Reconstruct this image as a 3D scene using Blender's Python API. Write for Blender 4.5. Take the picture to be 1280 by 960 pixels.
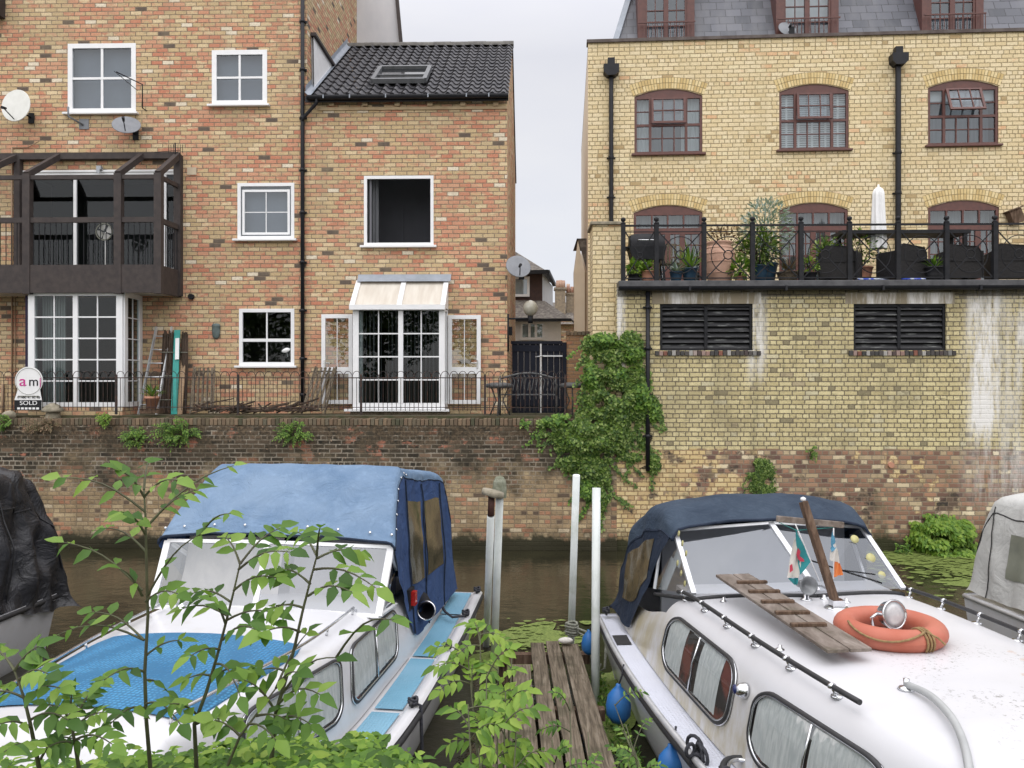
import bpy, math, random
from mathutils import Vector, Matrix, noise
from mathutils.geometry import tessellate_polygon
random.seed(7)
R = math.radians
sc = bpy.context.scene
for o in list(bpy.data.objects): bpy.data.objects.remove(o)

# ------------------------------------------------------------------ camera
FP, CX, HY, EZ = 1035.0, 640.0, 470.0, 3.4      # focal length in photo pixels, centre column, horizon row, eye height
cam = bpy.data.objects.new('camera', bpy.data.cameras.new('camera'))
sc.collection.objects.link(cam); sc.camera = cam
cam.location = (0, 0, EZ); cam.rotation_euler = (R(90), 0, 0)
cam.data.sensor_width = 36; cam.data.lens = 36*FP/1280
cam.data.shift_y = (HY-480)/1280
cam.data.clip_start = .05; cam.data.clip_end = 2000

# ------------------------------------------------------------------ world and sun (overcast)
SUN_EL, SUN_AZ = 42, 184       # azimuth measured clockwise from +Y
w = bpy.data.worlds.new('World'); sc.world = w; w.use_nodes = True
nt = w.node_tree; nt.nodes.clear()
def wn(t, **k):
    n = nt.nodes.new(t)
    for a, b in k.items(): setattr(n, a, b)
    return n
sky = wn('ShaderNodeTexSky', sky_type='NISHITA', sun_disc=False, sun_elevation=R(SUN_EL), sun_rotation=R(SUN_AZ))
bg1 = wn('ShaderNodeBackground'); bg1.inputs[1].default_value = .02
nt.links.new(sky.outputs[0], bg1.inputs[0])
tc = wn('ShaderNodeTexCoord'); sp = wn('ShaderNodeSeparateXYZ'); nt.links.new(tc.outputs['Generated'], sp.inputs[0])
mr = wn('ShaderNodeMapRange'); nt.links.new(sp.outputs['Z'], mr.inputs[0])
mr.inputs[1].default_value = 0.36; mr.inputs[2].default_value = 1; mr.inputs[3].default_value = .69; mr.inputs[4].default_value = 2.1
nz = wn('ShaderNodeTexNoise'); nz.inputs['Scale'].default_value = 2.2; nz.inputs['Detail'].default_value = 5
mp = wn('ShaderNodeMapping'); mp.inputs['Scale'].default_value = (1, 1, 2.6)
nt.links.new(tc.outputs['Generated'], mp.inputs[0]); nt.links.new(mp.outputs[0], nz.inputs[0])
cr = wn('ShaderNodeValToRGB'); cr.color_ramp.elements[0].position = .36; cr.color_ramp.elements[1].position = .62
cr.color_ramp.elements[0].color = (.92, .915, .985, 1); cr.color_ramp.elements[1].color = (1.04, 1.02, 1.03, 1)
nt.links.new(nz.outputs[0], cr.inputs[0])
bg2 = wn('ShaderNodeBackground'); nt.links.new(cr.outputs[0], bg2.inputs[0]); nt.links.new(mr.outputs[0], bg2.inputs[1])
ad = wn('ShaderNodeAddShader'); nt.links.new(bg1.outputs[0], ad.inputs[0]); nt.links.new(bg2.outputs[0], ad.inputs[1])
ow = wn('ShaderNodeOutputWorld'); nt.links.new(ad.outputs[0], ow.inputs[0])
sun = bpy.data.objects.new('sun', bpy.data.lights.new('sun', 'SUN')); sc.collection.objects.link(sun)
sun.data.energy = 1.7; sun.data.angle = R(105); sun.data.color = (1, .97, .92)
az = R(SUN_AZ); el = R(SUN_EL)
sd = Vector((math.sin(az)*math.cos(el), math.cos(az)*math.cos(el), math.sin(el)))
sun.rotation_euler = sd.to_track_quat('Z', 'Y').to_euler()
sun.location = (0, -5, 30)
sc.view_settings.view_transform = 'Standard'; sc.view_settings.look = 'None'
sc.view_settings.gamma = 1; sc.view_settings.exposure = 0.1; sc.view_settings.use_curve_mapping = False
sc.render.engine = 'CYCLES'
sc.cycles.max_bounces = 8; sc.cycles.transparent_max_bounces = 16

# ------------------------------------------------------------------ geometry helpers
def W(px, py, Y): return Vector(((px-CX)/FP*Y, Y, EZ-(py-HY)/FP*Y))     # photo point at distance Y
def Z(px, py, z):                                                          # photo point at height z
    Y = FP*(EZ-z)/(py-HY); return Vector(((px-CX)/FP*Y, Y, z))
class Frame:
    """vertical plane: origin, rotation; L() gives along / height of a photo point on the plane at depth d"""
    def __init__(s, x, y, deg):
        s.o = Vector((x, y)); s.a = R(deg); s.c = Vector((math.cos(s.a), math.sin(s.a))); s.d = Vector((-math.sin(s.a), math.cos(s.a)))
        s.loc = (x, y, 0); s.rot = s.a
    def L(s, px, py, d=0):
        r = Vector(((px-CX)/FP, 1.0)); t = ((s.o + s.d*d).dot(s.d))/r.dot(s.d)
        p = r*t; return ((p-s.o).dot(s.c), EZ-(py-HY)/FP*t)
    def U(s, px, d=0): return s.L(px, 470, d)[0]
    def Wd(s, u, d, z):
        p = s.o + s.c*u + s.d*d; return Vector((p.x, p.y, z))

class MB:
    def __init__(s): s.v = []; s.f = []; s.sm = []
    def vert(s, p): s.v.append(Vector(p)); return len(s.v)-1
    def poly(s, pts, smooth=False):
        i = [s.vert(p) for p in pts]; s.f.append(i); s.sm.append(smooth)
    def box(s, x0, x1, y0, y1, z0, z1, M=None):
        if x0 > x1: x0, x1 = x1, x0
        if y0 > y1: y0, y1 = y1, y0
        if z0 > z1: z0, z1 = z1, z0
        c = [Vector((x, y, z)) for z in (z0, z1) for y in (y0, y1) for x in (x0, x1)]
        if M is not None: c = [M @ p for p in c]
        b = len(s.v); s.v += c
        for q in ((0, 2, 3, 1), (4, 5, 7, 6), (0, 1, 5, 4), (2, 6, 7, 3), (0, 4, 6, 2), (1, 3, 7, 5)):
            s.f.append([b+k for k in q]); s.sm.append(False)
        return s
    def bar(s, a, b, w, h, up=(0, 0, 1)):
        a = Vector(a); b = Vector(b); d = b-a; L = d.length; d.normalize(); up = Vector(up)
        if abs(d.dot(up)) > .98: up = Vector((0, 1, 0))
        x = d.cross(up).normalized(); u = x.cross(d).normalized()
        M = Matrix(((x.x, d.x, u.x, a.x), (x.y, d.y, u.y, a.y), (x.z, d.z, u.z, a.z), (0, 0, 0, 1)))
        return s.box(-w/2, w/2, 0, L, -h/2, h/2, M)
    def tube(s, pts, r, n=8, caps=True, closed=False):
        pts = [Vector(p) for p in pts]; m = len(pts); rr = r if isinstance(r, (list, tuple)) else [r]*m
        base = len(s.v); prev = None
        for i, p in enumerate(pts):
            if closed: t = pts[(i+1) % m]-pts[i-1]
            else: t = pts[min(i+1, m-1)]-pts[max(i-1, 0)]
            if t.length < 1e-9: t = Vector((0, 0, 1))
            t.normalize()
            if prev is None:
                a = Vector((0, 0, 1)) if abs(t.z) < .9 else Vector((1, 0, 0))
                u = (a-t*a.dot(t)).normalized()
            else: u = (prev-t*prev.dot(t)).normalized()
            prev = u; vv = t.cross(u)
            for k in range(n):
                a = 2*math.pi*k/n; s.v.append(p+(u*math.cos(a)+vv*math.sin(a))*rr[i])
        for i in range(m if closed else m-1):
            for k in range(n):
                a = base+i*n+k; b = base+i*n+(k+1) % n; j = (i+1) % m
                s.f.append([a, b, base+j*n+(k+1) % n, base+j*n+k]); s.sm.append(n > 5)
        if caps and not closed:
            s.f.append([base+k for k in range(n)][::-1]); s.sm.append(False)
            s.f.append([base+(m-1)*n+k for k in range(n)]); s.sm.append(False)
        return s
    def lathe(s, prof, c=(0, 0, 0), n=20, M=None, sy=1):
        base = len(s.v); c = Vector(c)
        for r, z in prof:
            for k in range(n):
                a = 2*math.pi*k/n; p = Vector((r*math.cos(a), sy*r*math.sin(a), z))
                if M is not None: p = M @ p
                s.v.append(p+c)
        for i in range(len(prof)-1):
            for k in range(n):
                s.f.append([base+i*n+k, base+i*n+(k+1) % n, base+(i+1)*n+(k+1) % n, base+(i+1)*n+k]); s.sm.append(True)
        for e, i in ((0, 0), (1, len(prof)-1)):
            if prof[i][0] > 1e-4:
                q = [base+i*n+k for k in range(n)]
                s.f.append(q if e else q[::-1]); s.sm.append(False)
        return s
    def surf(s, fn, nu, nv, smooth=True):
        base = len(s.v)
        for i in range(nu+1):
            for j in range(nv+1): s.v.append(Vector(fn(i/nu, j/nv)))
        for i in range(nu):
            for j in range(nv):
                a = base+i*(nv+1)+j; s.f.append([a, a+nv+1, a+nv+2, a+1]); s.sm.append(smooth)
        return s
    def prism(s, pts, y0, y1):
        """outline of (x,z) points extruded from y0 to y1"""
        n = len(pts); b = len(s.v)
        tri = tessellate_polygon([[Vector((p[0], p[1], 0)) for p in pts]])
        for y in (y0, y1):
            for p in pts: s.v.append(Vector((p[0], y, p[1])))
        for t in tri:
            s.f.append([b+k for k in t]); s.sm.append(False)
            s.f.append([b+n+k for k in t][::-1]); s.sm.append(False)
        for k in range(n):
            q = (k+1) % n; s.f.append([b+k, b+q, b+n+q, b+n+k]); s.sm.append(False)
        return s
    def wall(s, outer, holes, y0, rev=.12):
        """front face in the plane y=y0 with openings and their reveals"""
        loops = [outer]+holes; allp = [p for l in loops for p in l]; b = len(s.v)
        for p in allp: s.v.append(Vector((p[0], y0, p[1])))
        for t in tessellate_polygon([[Vector((p[0], p[1], 0)) for p in l] for l in loops]):
            a = [allp[k] for k in t]
            cr_ = (a[1][0]-a[0][0])*(a[2][1]-a[0][1])-(a[1][1]-a[0][1])*(a[2][0]-a[0][0])
            s.f.append([b+k for k in (t if cr_ > 0 else t[::-1])]); s.sm.append(False)
        for h in holes:
            for k in range(len(h)):
                p, q = h[k], h[(k+1) % len(h)]
                s.poly([(p[0], y0, p[1]), (q[0], y0, q[1]), (q[0], y0+rev, q[1]), (p[0], y0+rev, p[1])])
        return s
    def leaf(s, b, d, nrm, L, Wd, fold=.25):
        d = Vector(d).normalized(); nrm = Vector(nrm); sd_ = d.cross(nrm)
        if sd_.length < 1e-4: sd_ = d.cross(Vector((.3, .5, .8)))
        sd_.normalize(); nn = sd_.cross(d); b = Vector(b); k = len(s.v)
        h_ = math.sin(b[0]*913.7+b[1]*517.3+b[2]*331.1); bend = -(.22+.2*h_)*L; Wd = Wd*(1+.22*math.sin(h_*37))
        P = lambda t, x, h: b+d*(L*t)+sd_*x*Wd+nn*(h*Wd+bend*t*t)
        s.v += [P(0, 0, 0), P(.32, -.5, fold), P(.32, 0, 0), P(.32, .5, fold), P(.66, -.38, fold*.8), P(.66, 0, 0), P(.66, .38, fold*.8), P(1, 0, 0)]
        for q in ((0, 2, 1), (0, 3, 2), (1, 2, 5, 4), (2, 3, 6, 5), (4, 5, 7), (5, 6, 7)):
            s.f.append([k+a for a in q]); s.sm.append(True)
    def chip(s, b, d, nrm, L, Wd):
        d = Vector(d).normalized(); sd_ = d.cross(Vector(nrm))
        if sd_.length < 1e-4: sd_ = d.cross(Vector((.3, .5, .8)))
        sd_.normalize(); b = Vector(b); k = len(s.v); nn = sd_.cross(d)
        s.v += [b, b+d*L*.45-sd_*Wd*.5+nn*Wd*.15, b+d*L, b+d*L*.45+sd_*Wd*.5+nn*Wd*.15]
        s.f += [[k, k+3, k+2], [k, k+2, k+1]]; s.sm += [False, False]
    def build(s, name, m, parent=None, world=False, bevel=0, kind=None, label=None, flat=False):
        vs = s.v
        if world and parent is not None:
            I = INV[parent.name]; vs = [I @ p for p in vs]
        me = bpy.data.meshes.new(name)
        me.from_pydata([tuple(p) for p in vs], [], s.f); me.update()
        uv = me.uv_layers.new(name='UVMap'); d = uv.data; lv = me.loops; co = me.vertices
        for p in me.polygons:
            n = p.normal
            if flat and abs(n.y) > .4: t = Vector((1, 0, 0)); b = Vector((0, 0, 1))
            elif abs(n.z) > .93: t = Vector((1, 0, 0)); b = Vector((0, 1, 0))
            else:
                t = Vector((-n.y, n.x, 0)).normalized(); b = n.cross(t)
            for li in p.loop_indices:
                q = co[lv[li].vertex_index].co; d[li].uv = (q.dot(t), q.dot(b))
        me.polygons.foreach_set('use_smooth', s.sm)
        if isinstance(m, (list, tuple)):
            for k in m: me.materials.append(k)
        else: me.materials.append(m)
        o = bpy.data.objects.new(name, me); sc.collection.objects.link(o)
        if parent is not None:
            o.parent = parent; INV[o.name] = INV[parent.name]
        else: INV[o.name] = Matrix.Identity(4)
        if bevel:
            bv = o.modifiers.new('bevel', 'BEVEL'); bv.width = bevel; bv.segments = 2; bv.limit_method = 'ANGLE'
        if kind: o['kind'] = kind
        if label: o['label'] = label
        return o
INV = {}
def tag(o, label, cat, group=None, kind=None):
    if label: o['label'] = label
    if cat: o['category'] = cat
    if group: o['group'] = group
    if kind: o['kind'] = kind
    return o
def thing(name, label, cat, loc=(0, 0, 0), rot=0, group=None):
    o = bpy.data.objects.new(name, None); sc.collection.objects.link(o)
    o.location = loc; o.rotation_euler = (0, 0, rot); o.empty_display_size = .2
    INV[o.name] = (Matrix.Translation(Vector(loc)) @ Matrix.Rotation(rot, 4, 'Z')).inverted()
    return tag(o, label, cat, group)
def copy_tree(o, parent=None):
    c = o.copy(); sc.collection.objects.link(c)
    if parent is not None: c.parent = parent
    for ch in [x for x in bpy.data.objects if x.parent == o]: copy_tree(ch, c)
    return c
def text(body, size, name, m, parent, loc, rotx=90, rotz=0, align='CENTER', sx=1, th=.002):
    cu = bpy.data.curves.new(name, 'FONT'); cu.body = body; cu.size = size; cu.align_x = align; cu.align_y = 'CENTER'; cu.extrude = th
    t = bpy.data.objects.new(name, cu); sc.collection.objects.link(t); bpy.context.view_layer.update()
    me = bpy.data.meshes.new_from_object(t); bpy.data.objects.remove(t)
    me.transform(Matrix.Translation(Vector(loc)) @ Matrix.Rotation(R(rotz), 4, 'Z') @ Matrix.Rotation(R(rotx), 4, 'X') @ Matrix.Diagonal((sx, 1, 1, 1)))
    me.materials.clear(); me.materials.append(m)
    o = bpy.data.objects.new(name, me); sc.collection.objects.link(o); o.parent = parent; INV[o.name] = INV[parent.name]
    return o
def nz3(p, s=1.0): return noise.noise(Vector(p)*s)
def lerp(a, b, t): return a+(b-a)*t
def ip(x, tab):
    """piecewise smooth interpolation in a table of (x, y)"""
    tab = sorted(tab)
    if x <= tab[0][0]: return tab[0][1]
    if x >= tab[-1][0]: return tab[-1][1]
    for k in range(len(tab)-1):
        if x <= tab[k+1][0]:
            x0, y0 = tab[k]; x1, y1 = tab[k+1]
            m0 = (y1-tab[k-1][1])/(x1-tab[k-1][0]) if k > 0 else (y1-y0)/(x1-x0)
            m1 = (tab[k+2][1]-y0)/(tab[k+2][0]-x0) if k+2 < len(tab) else (y1-y0)/(x1-x0)
            h = x1-x0; t = (x-x0)/h
            return (2*t**3-3*t*t+1)*y0+(t**3-2*t*t+t)*h*m0+(-2*t**3+3*t*t)*y1+(t**3-t*t)*h*m1

# ------------------------------------------------------------------ material helpers
class N:
    def __init__(s, name):
        s.m = bpy.data.materials.new(name); s.m.use_nodes = True; s.t = s.m.node_tree; s.t.nodes.clear()
        s.out = s.t.nodes.new('ShaderNodeOutputMaterial')
    def n(s, t, **k):
        x = s.t.nodes.new(t)
        for a, b in k.items(): setattr(x, a, b)
        return x
    def link(s, a, b): s.t.links.new(a, b)
    def put(s, sock, v):
        if isinstance(v, bpy.types.NodeSocket): s.link(v, sock)
        elif isinstance(v, (tuple, list)) and len(v) == 3 and sock.type == 'RGBA': sock.default_value = (*v, 1)
        else: sock.default_value = v
    def math(s, op, a, b=None, c=None, clamp=False):
        x = s.n('ShaderNodeMath', operation=op, use_clamp=clamp); s.put(x.inputs[0], a)
        if b is not None: s.put(x.inputs[1], b)
        if c is not None: s.put(x.inputs[2], c)
        return x.outputs[0]
    def mix(s, f, a, b, blend='MIX'):
        x = s.n('ShaderNodeMix', data_type='RGBA', blend_type=blend)
        s.put(x.inputs[0], f); s.put(x.inputs[6], a); s.put(x.inputs[7], b); return x.outputs[2]
    def mr(s, v, a, b, c=0, d=1, smooth=False):
        x = s.n('ShaderNodeMapRange')
        if smooth: x.interpolation_type = 'SMOOTHSTEP'
        s.put(x.inputs[0], v)
        for i, q in enumerate((a, b, c, d)): s.put(x.inputs[i+1], q)
        return x.outputs[0]
    def ramp(s, v, stops, const=False):
        x = s.n('ShaderNodeValToRGB'); e = x.color_ramp.elements
        if const: x.color_ramp.interpolation = 'CONSTANT'
        while len(e) < len(stops): e.new(.5)
        for q, (p, c) in zip(e, stops): q.position = p; q.color = (*c, 1)
        s.put(x.inputs[0], v); return x.outputs[0]
    def noise(s, vec, scale, detail=4, rough=.55, dist=0):
        x = s.n('ShaderNodeTexNoise'); s.link(vec, x.inputs['Vector']); x.inputs['Scale'].default_value = scale
        x.inputs['Detail'].default_value = detail; x.inputs['Roughness'].default_value = rough; x.inputs['Distortion'].default_value = dist
        return x.outputs[0]
    def obj(s): return s.n('ShaderNodeTexCoord').outputs['Object']
    def uv(s): return s.n('ShaderNodeTexCoord').outputs['UV']
    def scl(s, v, sc_):
        x = s.n('ShaderNodeMapping'); s.link(v, x.inputs[0]); x.inputs['Scale'].default_value = sc_; return x.outputs[0]
    def xyz(s, v):
        x = s.n('ShaderNodeSeparateXYZ'); s.link(v, x.inputs[0]); return x.outputs
    def comb(s, a, b, c=0.0):
        x = s.n('ShaderNodeCombineXYZ'); s.put(x.inputs[0], a); s.put(x.inputs[1], b); s.put(x.inputs[2], c); return x.outputs[0]
    def bump(s, h, st=.3, dist=.01):
        x = s.n('ShaderNodeBump'); x.inputs['Strength'].default_value = st; x.inputs['Distance'].default_value = dist
        s.link(h, x.inputs['Height']); return x.outputs[0]
    def bsdf(s, col, rough=.6, metal=0, nrm=None, spec=.5, coat=0, alpha=None, trans=None):
        x = s.n('ShaderNodeBsdfPrincipled'); s.put(x.inputs['Base Color'], col); s.put(x.inputs['Roughness'], rough)
        x.inputs['Metallic'].default_value = metal; x.inputs['Specular IOR Level'].default_value = spec; x.inputs['Coat Weight'].default_value = coat
        if nrm is not None: s.link(nrm, x.inputs['Normal'])
        s.link(x.outputs[0], s.out.inputs[0]); return x
def pm(name, c1, c2=None, scale=6, rough=.6, metal=0, bump=0, bscale=None, stretch=(1, 1, 1), spec=.5, coat=0, lo=.35, hi=.65, grime=None, gscale=1.5):
    n = N(name); o = n.scl(n.obj(), stretch)
    c2 = c2 or tuple(x*.8 for x in c1)
    f = n.noise(o, scale, 6)
    col = n.mix(n.mr(f, lo, hi), c1, c2)
    if grime:
        g = n.noise(n.obj(), gscale, 8, .7); col = n.mix(n.mr(g, .52, .75, 0, grime[1]), col, grime[0])
    nr = n.bump(n.noise(o, bscale or scale*4, 5), bump, .01) if bump else None
    n.bsdf(col, rough, metal, nr, spec, coat); return n.m
def brick_core(n, bw, bh, mj, wob=0.0, hdr=False):
    uv = n.uv()
    if wob:
        wv = n.n('ShaderNodeTexNoise'); n.link(uv, wv.inputs[0]); wv.inputs['Scale'].default_value = 2.5; wv.inputs['Detail'].default_value = 3
        vm = n.n('ShaderNodeVectorMath', operation='MULTIPLY_ADD'); n.link(wv.outputs['Color'], vm.inputs[0]); vm.inputs[1].default_value = (wob, wob, 0); n.link(uv, vm.inputs[2]); uv2 = vm.outputs[0]
    else: uv2 = uv
    x, y, _ = n.xyz(uv2)
    r = n.math('DIVIDE', y, bh); row = n.math('FLOOR', r); fr = n.math('FRACT', r)
    off = n.math('MULTIPLY', n.math('FLOORED_MODULO', row, 2.0), .5)
    wr = n.n('ShaderNodeTexWhiteNoise', noise_dimensions='1D'); n.link(row, wr.inputs['W'])
    off = n.math('ADD', off, n.math('MULTIPLY', wr.outputs['Value'], .22))
    if hdr:
        od = n.math('FLOORED_MODULO', row, 2.0) if hdr == 1 else n.math('GREATER_THAN', wr.outputs['Value'], .6)
        bwe = n.math('MULTIPLY', n.math('SUBTRACT', 1.0, n.math('MULTIPLY', od, .5)), bw)
    else: bwe = bw
    c = n.math('ADD', n.math('DIVIDE', x, bwe), off); col = n.math('FLOOR', c); fc = n.math('FRACT', c)
    dy = n.math('MULTIPLY', n.math('MINIMUM', fr, n.math('SUBTRACT', 1.0, fr)), bh)
    dx = n.math('MULTIPLY', n.math('MINIMUM', fc, n.math('SUBTRACT', 1.0, fc)), bwe)
    d = n.math('MINIMUM', dx, dy)
    jn = n.noise(uv, 24, 5, .7); d = n.math('ADD', d, n.mr(jn, .3, .7, -mj*.45, mj*.45))
    brk = n.mr(d, mj*.3, mj*.85)           # 1 on brick, 0 on mortar
    cell = n.comb(col, row); w_ = n.n('ShaderNodeTexWhiteNoise', noise_dimensions='2D'); n.link(cell, w_.inputs['Vector'])
    rnd = n.n('ShaderNodeSeparateColor'); n.link(w_.outputs['Color'], rnd.inputs[0])
    cellm = n.comb(n.math('MULTIPLY', col, bw), n.math('MULTIPLY', row, bh*1.6))
    return uv, brk, rnd.outputs, cellm
def brick(name, buff, red, dark, pale, mortar, p_red=.5, p_dark=.05, p_pale=.06, bw=.225, bh=.0815, mj=.012, patch=1.1, grime=(.14, .11, .08), gam=.35, extra=None, wob=0, jit=.25, hdr=False, soft=0.0):
    n = N(name); uv, brk, rnd, cell = brick_core(n, bw, bh, mj, wob, hdr)
    base = n.ramp(rnd[0], [(0, buff[0]), (.5, buff[1]), (1, buff[2])])
    pn = n.noise(cell, patch, 4, .6)
    if soft: pn = n.math('ADD', n.math('MULTIPLY', pn, 1-soft), n.math('MULTIPLY', n.noise(n.scl(uv, (1, 1.9, 1)), 3.4, 5, .65), soft))
    redm = n.mr(n.math('ADD', pn, n.math('MULTIPLY', rnd[1], jit)), p_red+jit*.5-soft*.03, p_red+jit*.5+.03+soft*.06)
    redc = n.ramp(rnd[2], [(0, red[0]), (1, red[1])])
    col = n.mix(redm, base, redc)
    pn2 = n.noise(n.scl(cell, (1.0, 1.0, 1)), patch*2.3, 2)
    dk = n.math('GREATER_THAN', n.math('ADD', n.math('MULTIPLY', rnd[1], .8), n.math('MULTIPLY', pn2, .4)), 1.0-p_dark)
    col = n.mix(dk, col, dark)
    wn2 = n.n('ShaderNodeTexWhiteNoise', noise_dimensions='3D'); n.link(cell, wn2.inputs[0])
    pl = n.math('GREATER_THAN', wn2.outputs['Value'], 1.0-p_pale); col = n.mix(pl, col, pale)
    fine = n.noise(uv, 38, 5, .75); col = n.mix(n.mr(fine, .42, .62, 0, .5), col, n.mix(1.0, col, (.55, .5, .44), 'MULTIPLY')); col = n.mix(n.mr(n.noise(uv, 21, 4, .7), .52, .68, 0, .45), col, n.mix(1.0, col, (1.3, 1.3, 1.25), 'MULTIPLY'))
    gb = n.noise(n.scl(uv, (1, 2.2, 1)), 4.5, 4, .6); col = n.mix(n.mr(gb, .60, .70, 0, .6), col, grime)
    mor = n.mix(n.mr(n.noise(uv, 9, 4), .3, .7), mortar, tuple(q*.7 for q in mortar))
    col = n.mix(brk, mor, col)
    vs_ = n.noise(n.scl(uv, (1, .1, 1)), 1.7, 6, .65); col = n.mix(n.mr(vs_, .52, .72, 0, .42), col, grime)
    g = n.noise(uv, .55, 7, .68); col = n.mix(n.mr(g, .5, .8, 0, gam), col, grime)
    if extra: col = extra(n, uv, rnd, brk, col)
    hb = n.math('ADD', brk, n.math('MULTIPLY', fine, .6))
    n.bsdf(col, .92, 0, n.bump(hb, .55, .008), spec=.25); return n.m

M = {}
M['brick_house'] = brick('mottled_brick', [(.66, .50, .29), (.56, .42, .24), (.76, .61, .39)], [(.57, .235, .15), (.66, .37, .24)], (.14, .11, .09), (.80, .71, .56), (.26, .20, .14), p_red=.488, p_dark=.016, p_pale=.028, grime=(.32, .26, .17), gam=.6, patch=1.15, jit=.20, bw=.245, bh=.0893, mj=.0145, soft=.55)
M['brick_yellow'] = brick('yellow_brick', [(.75, .61, .365), (.80, .67, .425), (.85, .73, .50)], [(.74, .45, .26), (.78, .53, .32)], (.50, .37, .2), (.84, .73, .48), (.36, .28, .16), p_red=.615, p_dark=.006, p_pale=.05, grime=(.52, .42, .24), gam=.38, patch=.55, mj=.0165, bw=.245, bh=.0935, jit=.2, hdr=2, soft=.3)
M['voussoir_brick'] = None
def isl(name, cols, rough=.9, bump=.2, spec=.3):
    n = N(name); g = n.n('ShaderNodeNewGeometry'); c = n.ramp(g.outputs['Random Per Island'], [(i/(len(cols)-1), k) for i, k in enumerate(cols)])
    f = n.noise(n.obj(), 25, 4); c = n.mix(n.mr(f, .4, .8, 0, .4), c, n.mix(1.0, c, (.5, .5, .5), 'MULTIPLY'))
    n.bsdf(c, rough, 0, n.bump(f, bump, .01), spec); return n.m
M['voussoir_brick'] = isl('voussoir_brick', [(.60, .44, .2), (.72, .56, .28), (.8, .66, .38)])
M['coping_brick'] = isl('coping_brick', [(.10, .08, .055), (.19, .13, .085), (.13, .12, .085), (.24, .17, .11), (.08, .08, .05)])
def wall_left_x(n, uv, rnd, brk, col):
    x, y, _ = n.xyz(uv)
    zz = n.math('ADD', y, n.mr(n.noise(uv, 1.3, 6, .65), .2, .8, -1.1, 1.1))
    dk = n.mr(zz, 1.0, 2.0)
    b = n.ramp(rnd[1], [(0, (.026, .023, .018)), (.6, (.06, .05, .036)), (.9, (.11, .08, .055)), (1, (.18, .12, .08))])
    dc = n.mix(brk, n.mix(n.mr(n.noise(uv, 1.6, 3), .42, .6), (.30, .265, .21), (.10, .085, .06)), b)
    col = n.mix(dk, col, dc)
    rp_ = n.noise(n.scl(uv, (1, 1.5, 1)), 2.1, 5, .6); dc = n.mix(n.math('MULTIPLY', n.mr(rp_, .585, .63), .85), dc, n.mix(brk, (.3, .22, .17), (.42, .17, .11)))
    col = n.mix(dk, col, dc)
    deb = n.noise(uv, 5, 6, .75); top = n.mr(y, 1.75, 2.35, 0, .95)
    col = n.mix(n.math('MULTIPLY', n.mr(deb, .42, .52), top), col, n.mix(n.mr(n.noise(uv, 17, 4, .7), .42, .6), (.05, .038, .026), (.15, .11, .07)))
    deb2 = n.noise(uv, 11, 4, .7); col = n.mix(n.math('MULTIPLY', n.mr(deb2, .64, .68), n.mr(y, .9, 1.6, .15, .8)), col, (.42, .29, .2))
    wet = n.mr(n.math('ADD', y, n.mr(n.noise(uv, 3, 4), .3, .7, -.13, .13)), .42, .2)
    return n.mix(wet, col, (.035, .032, .018))
M['canal_left'] = brick('old_canal_brick', [(.46, .34, .20), (.34, .25, .15), (.56, .44, .27)], [(.42, .20, .12), (.46, .27, .17)], (.15, .11, .08), (.6, .5, .35), (.30, .23, .15), p_red=.56, p_dark=.04, p_pale=.05, patch=1.6, grime=(.09, .07, .045), gam=.7, extra=wall_left_x, wob=.013, bh=.086, bw=.235, mj=.018, hdr=2)
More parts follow.
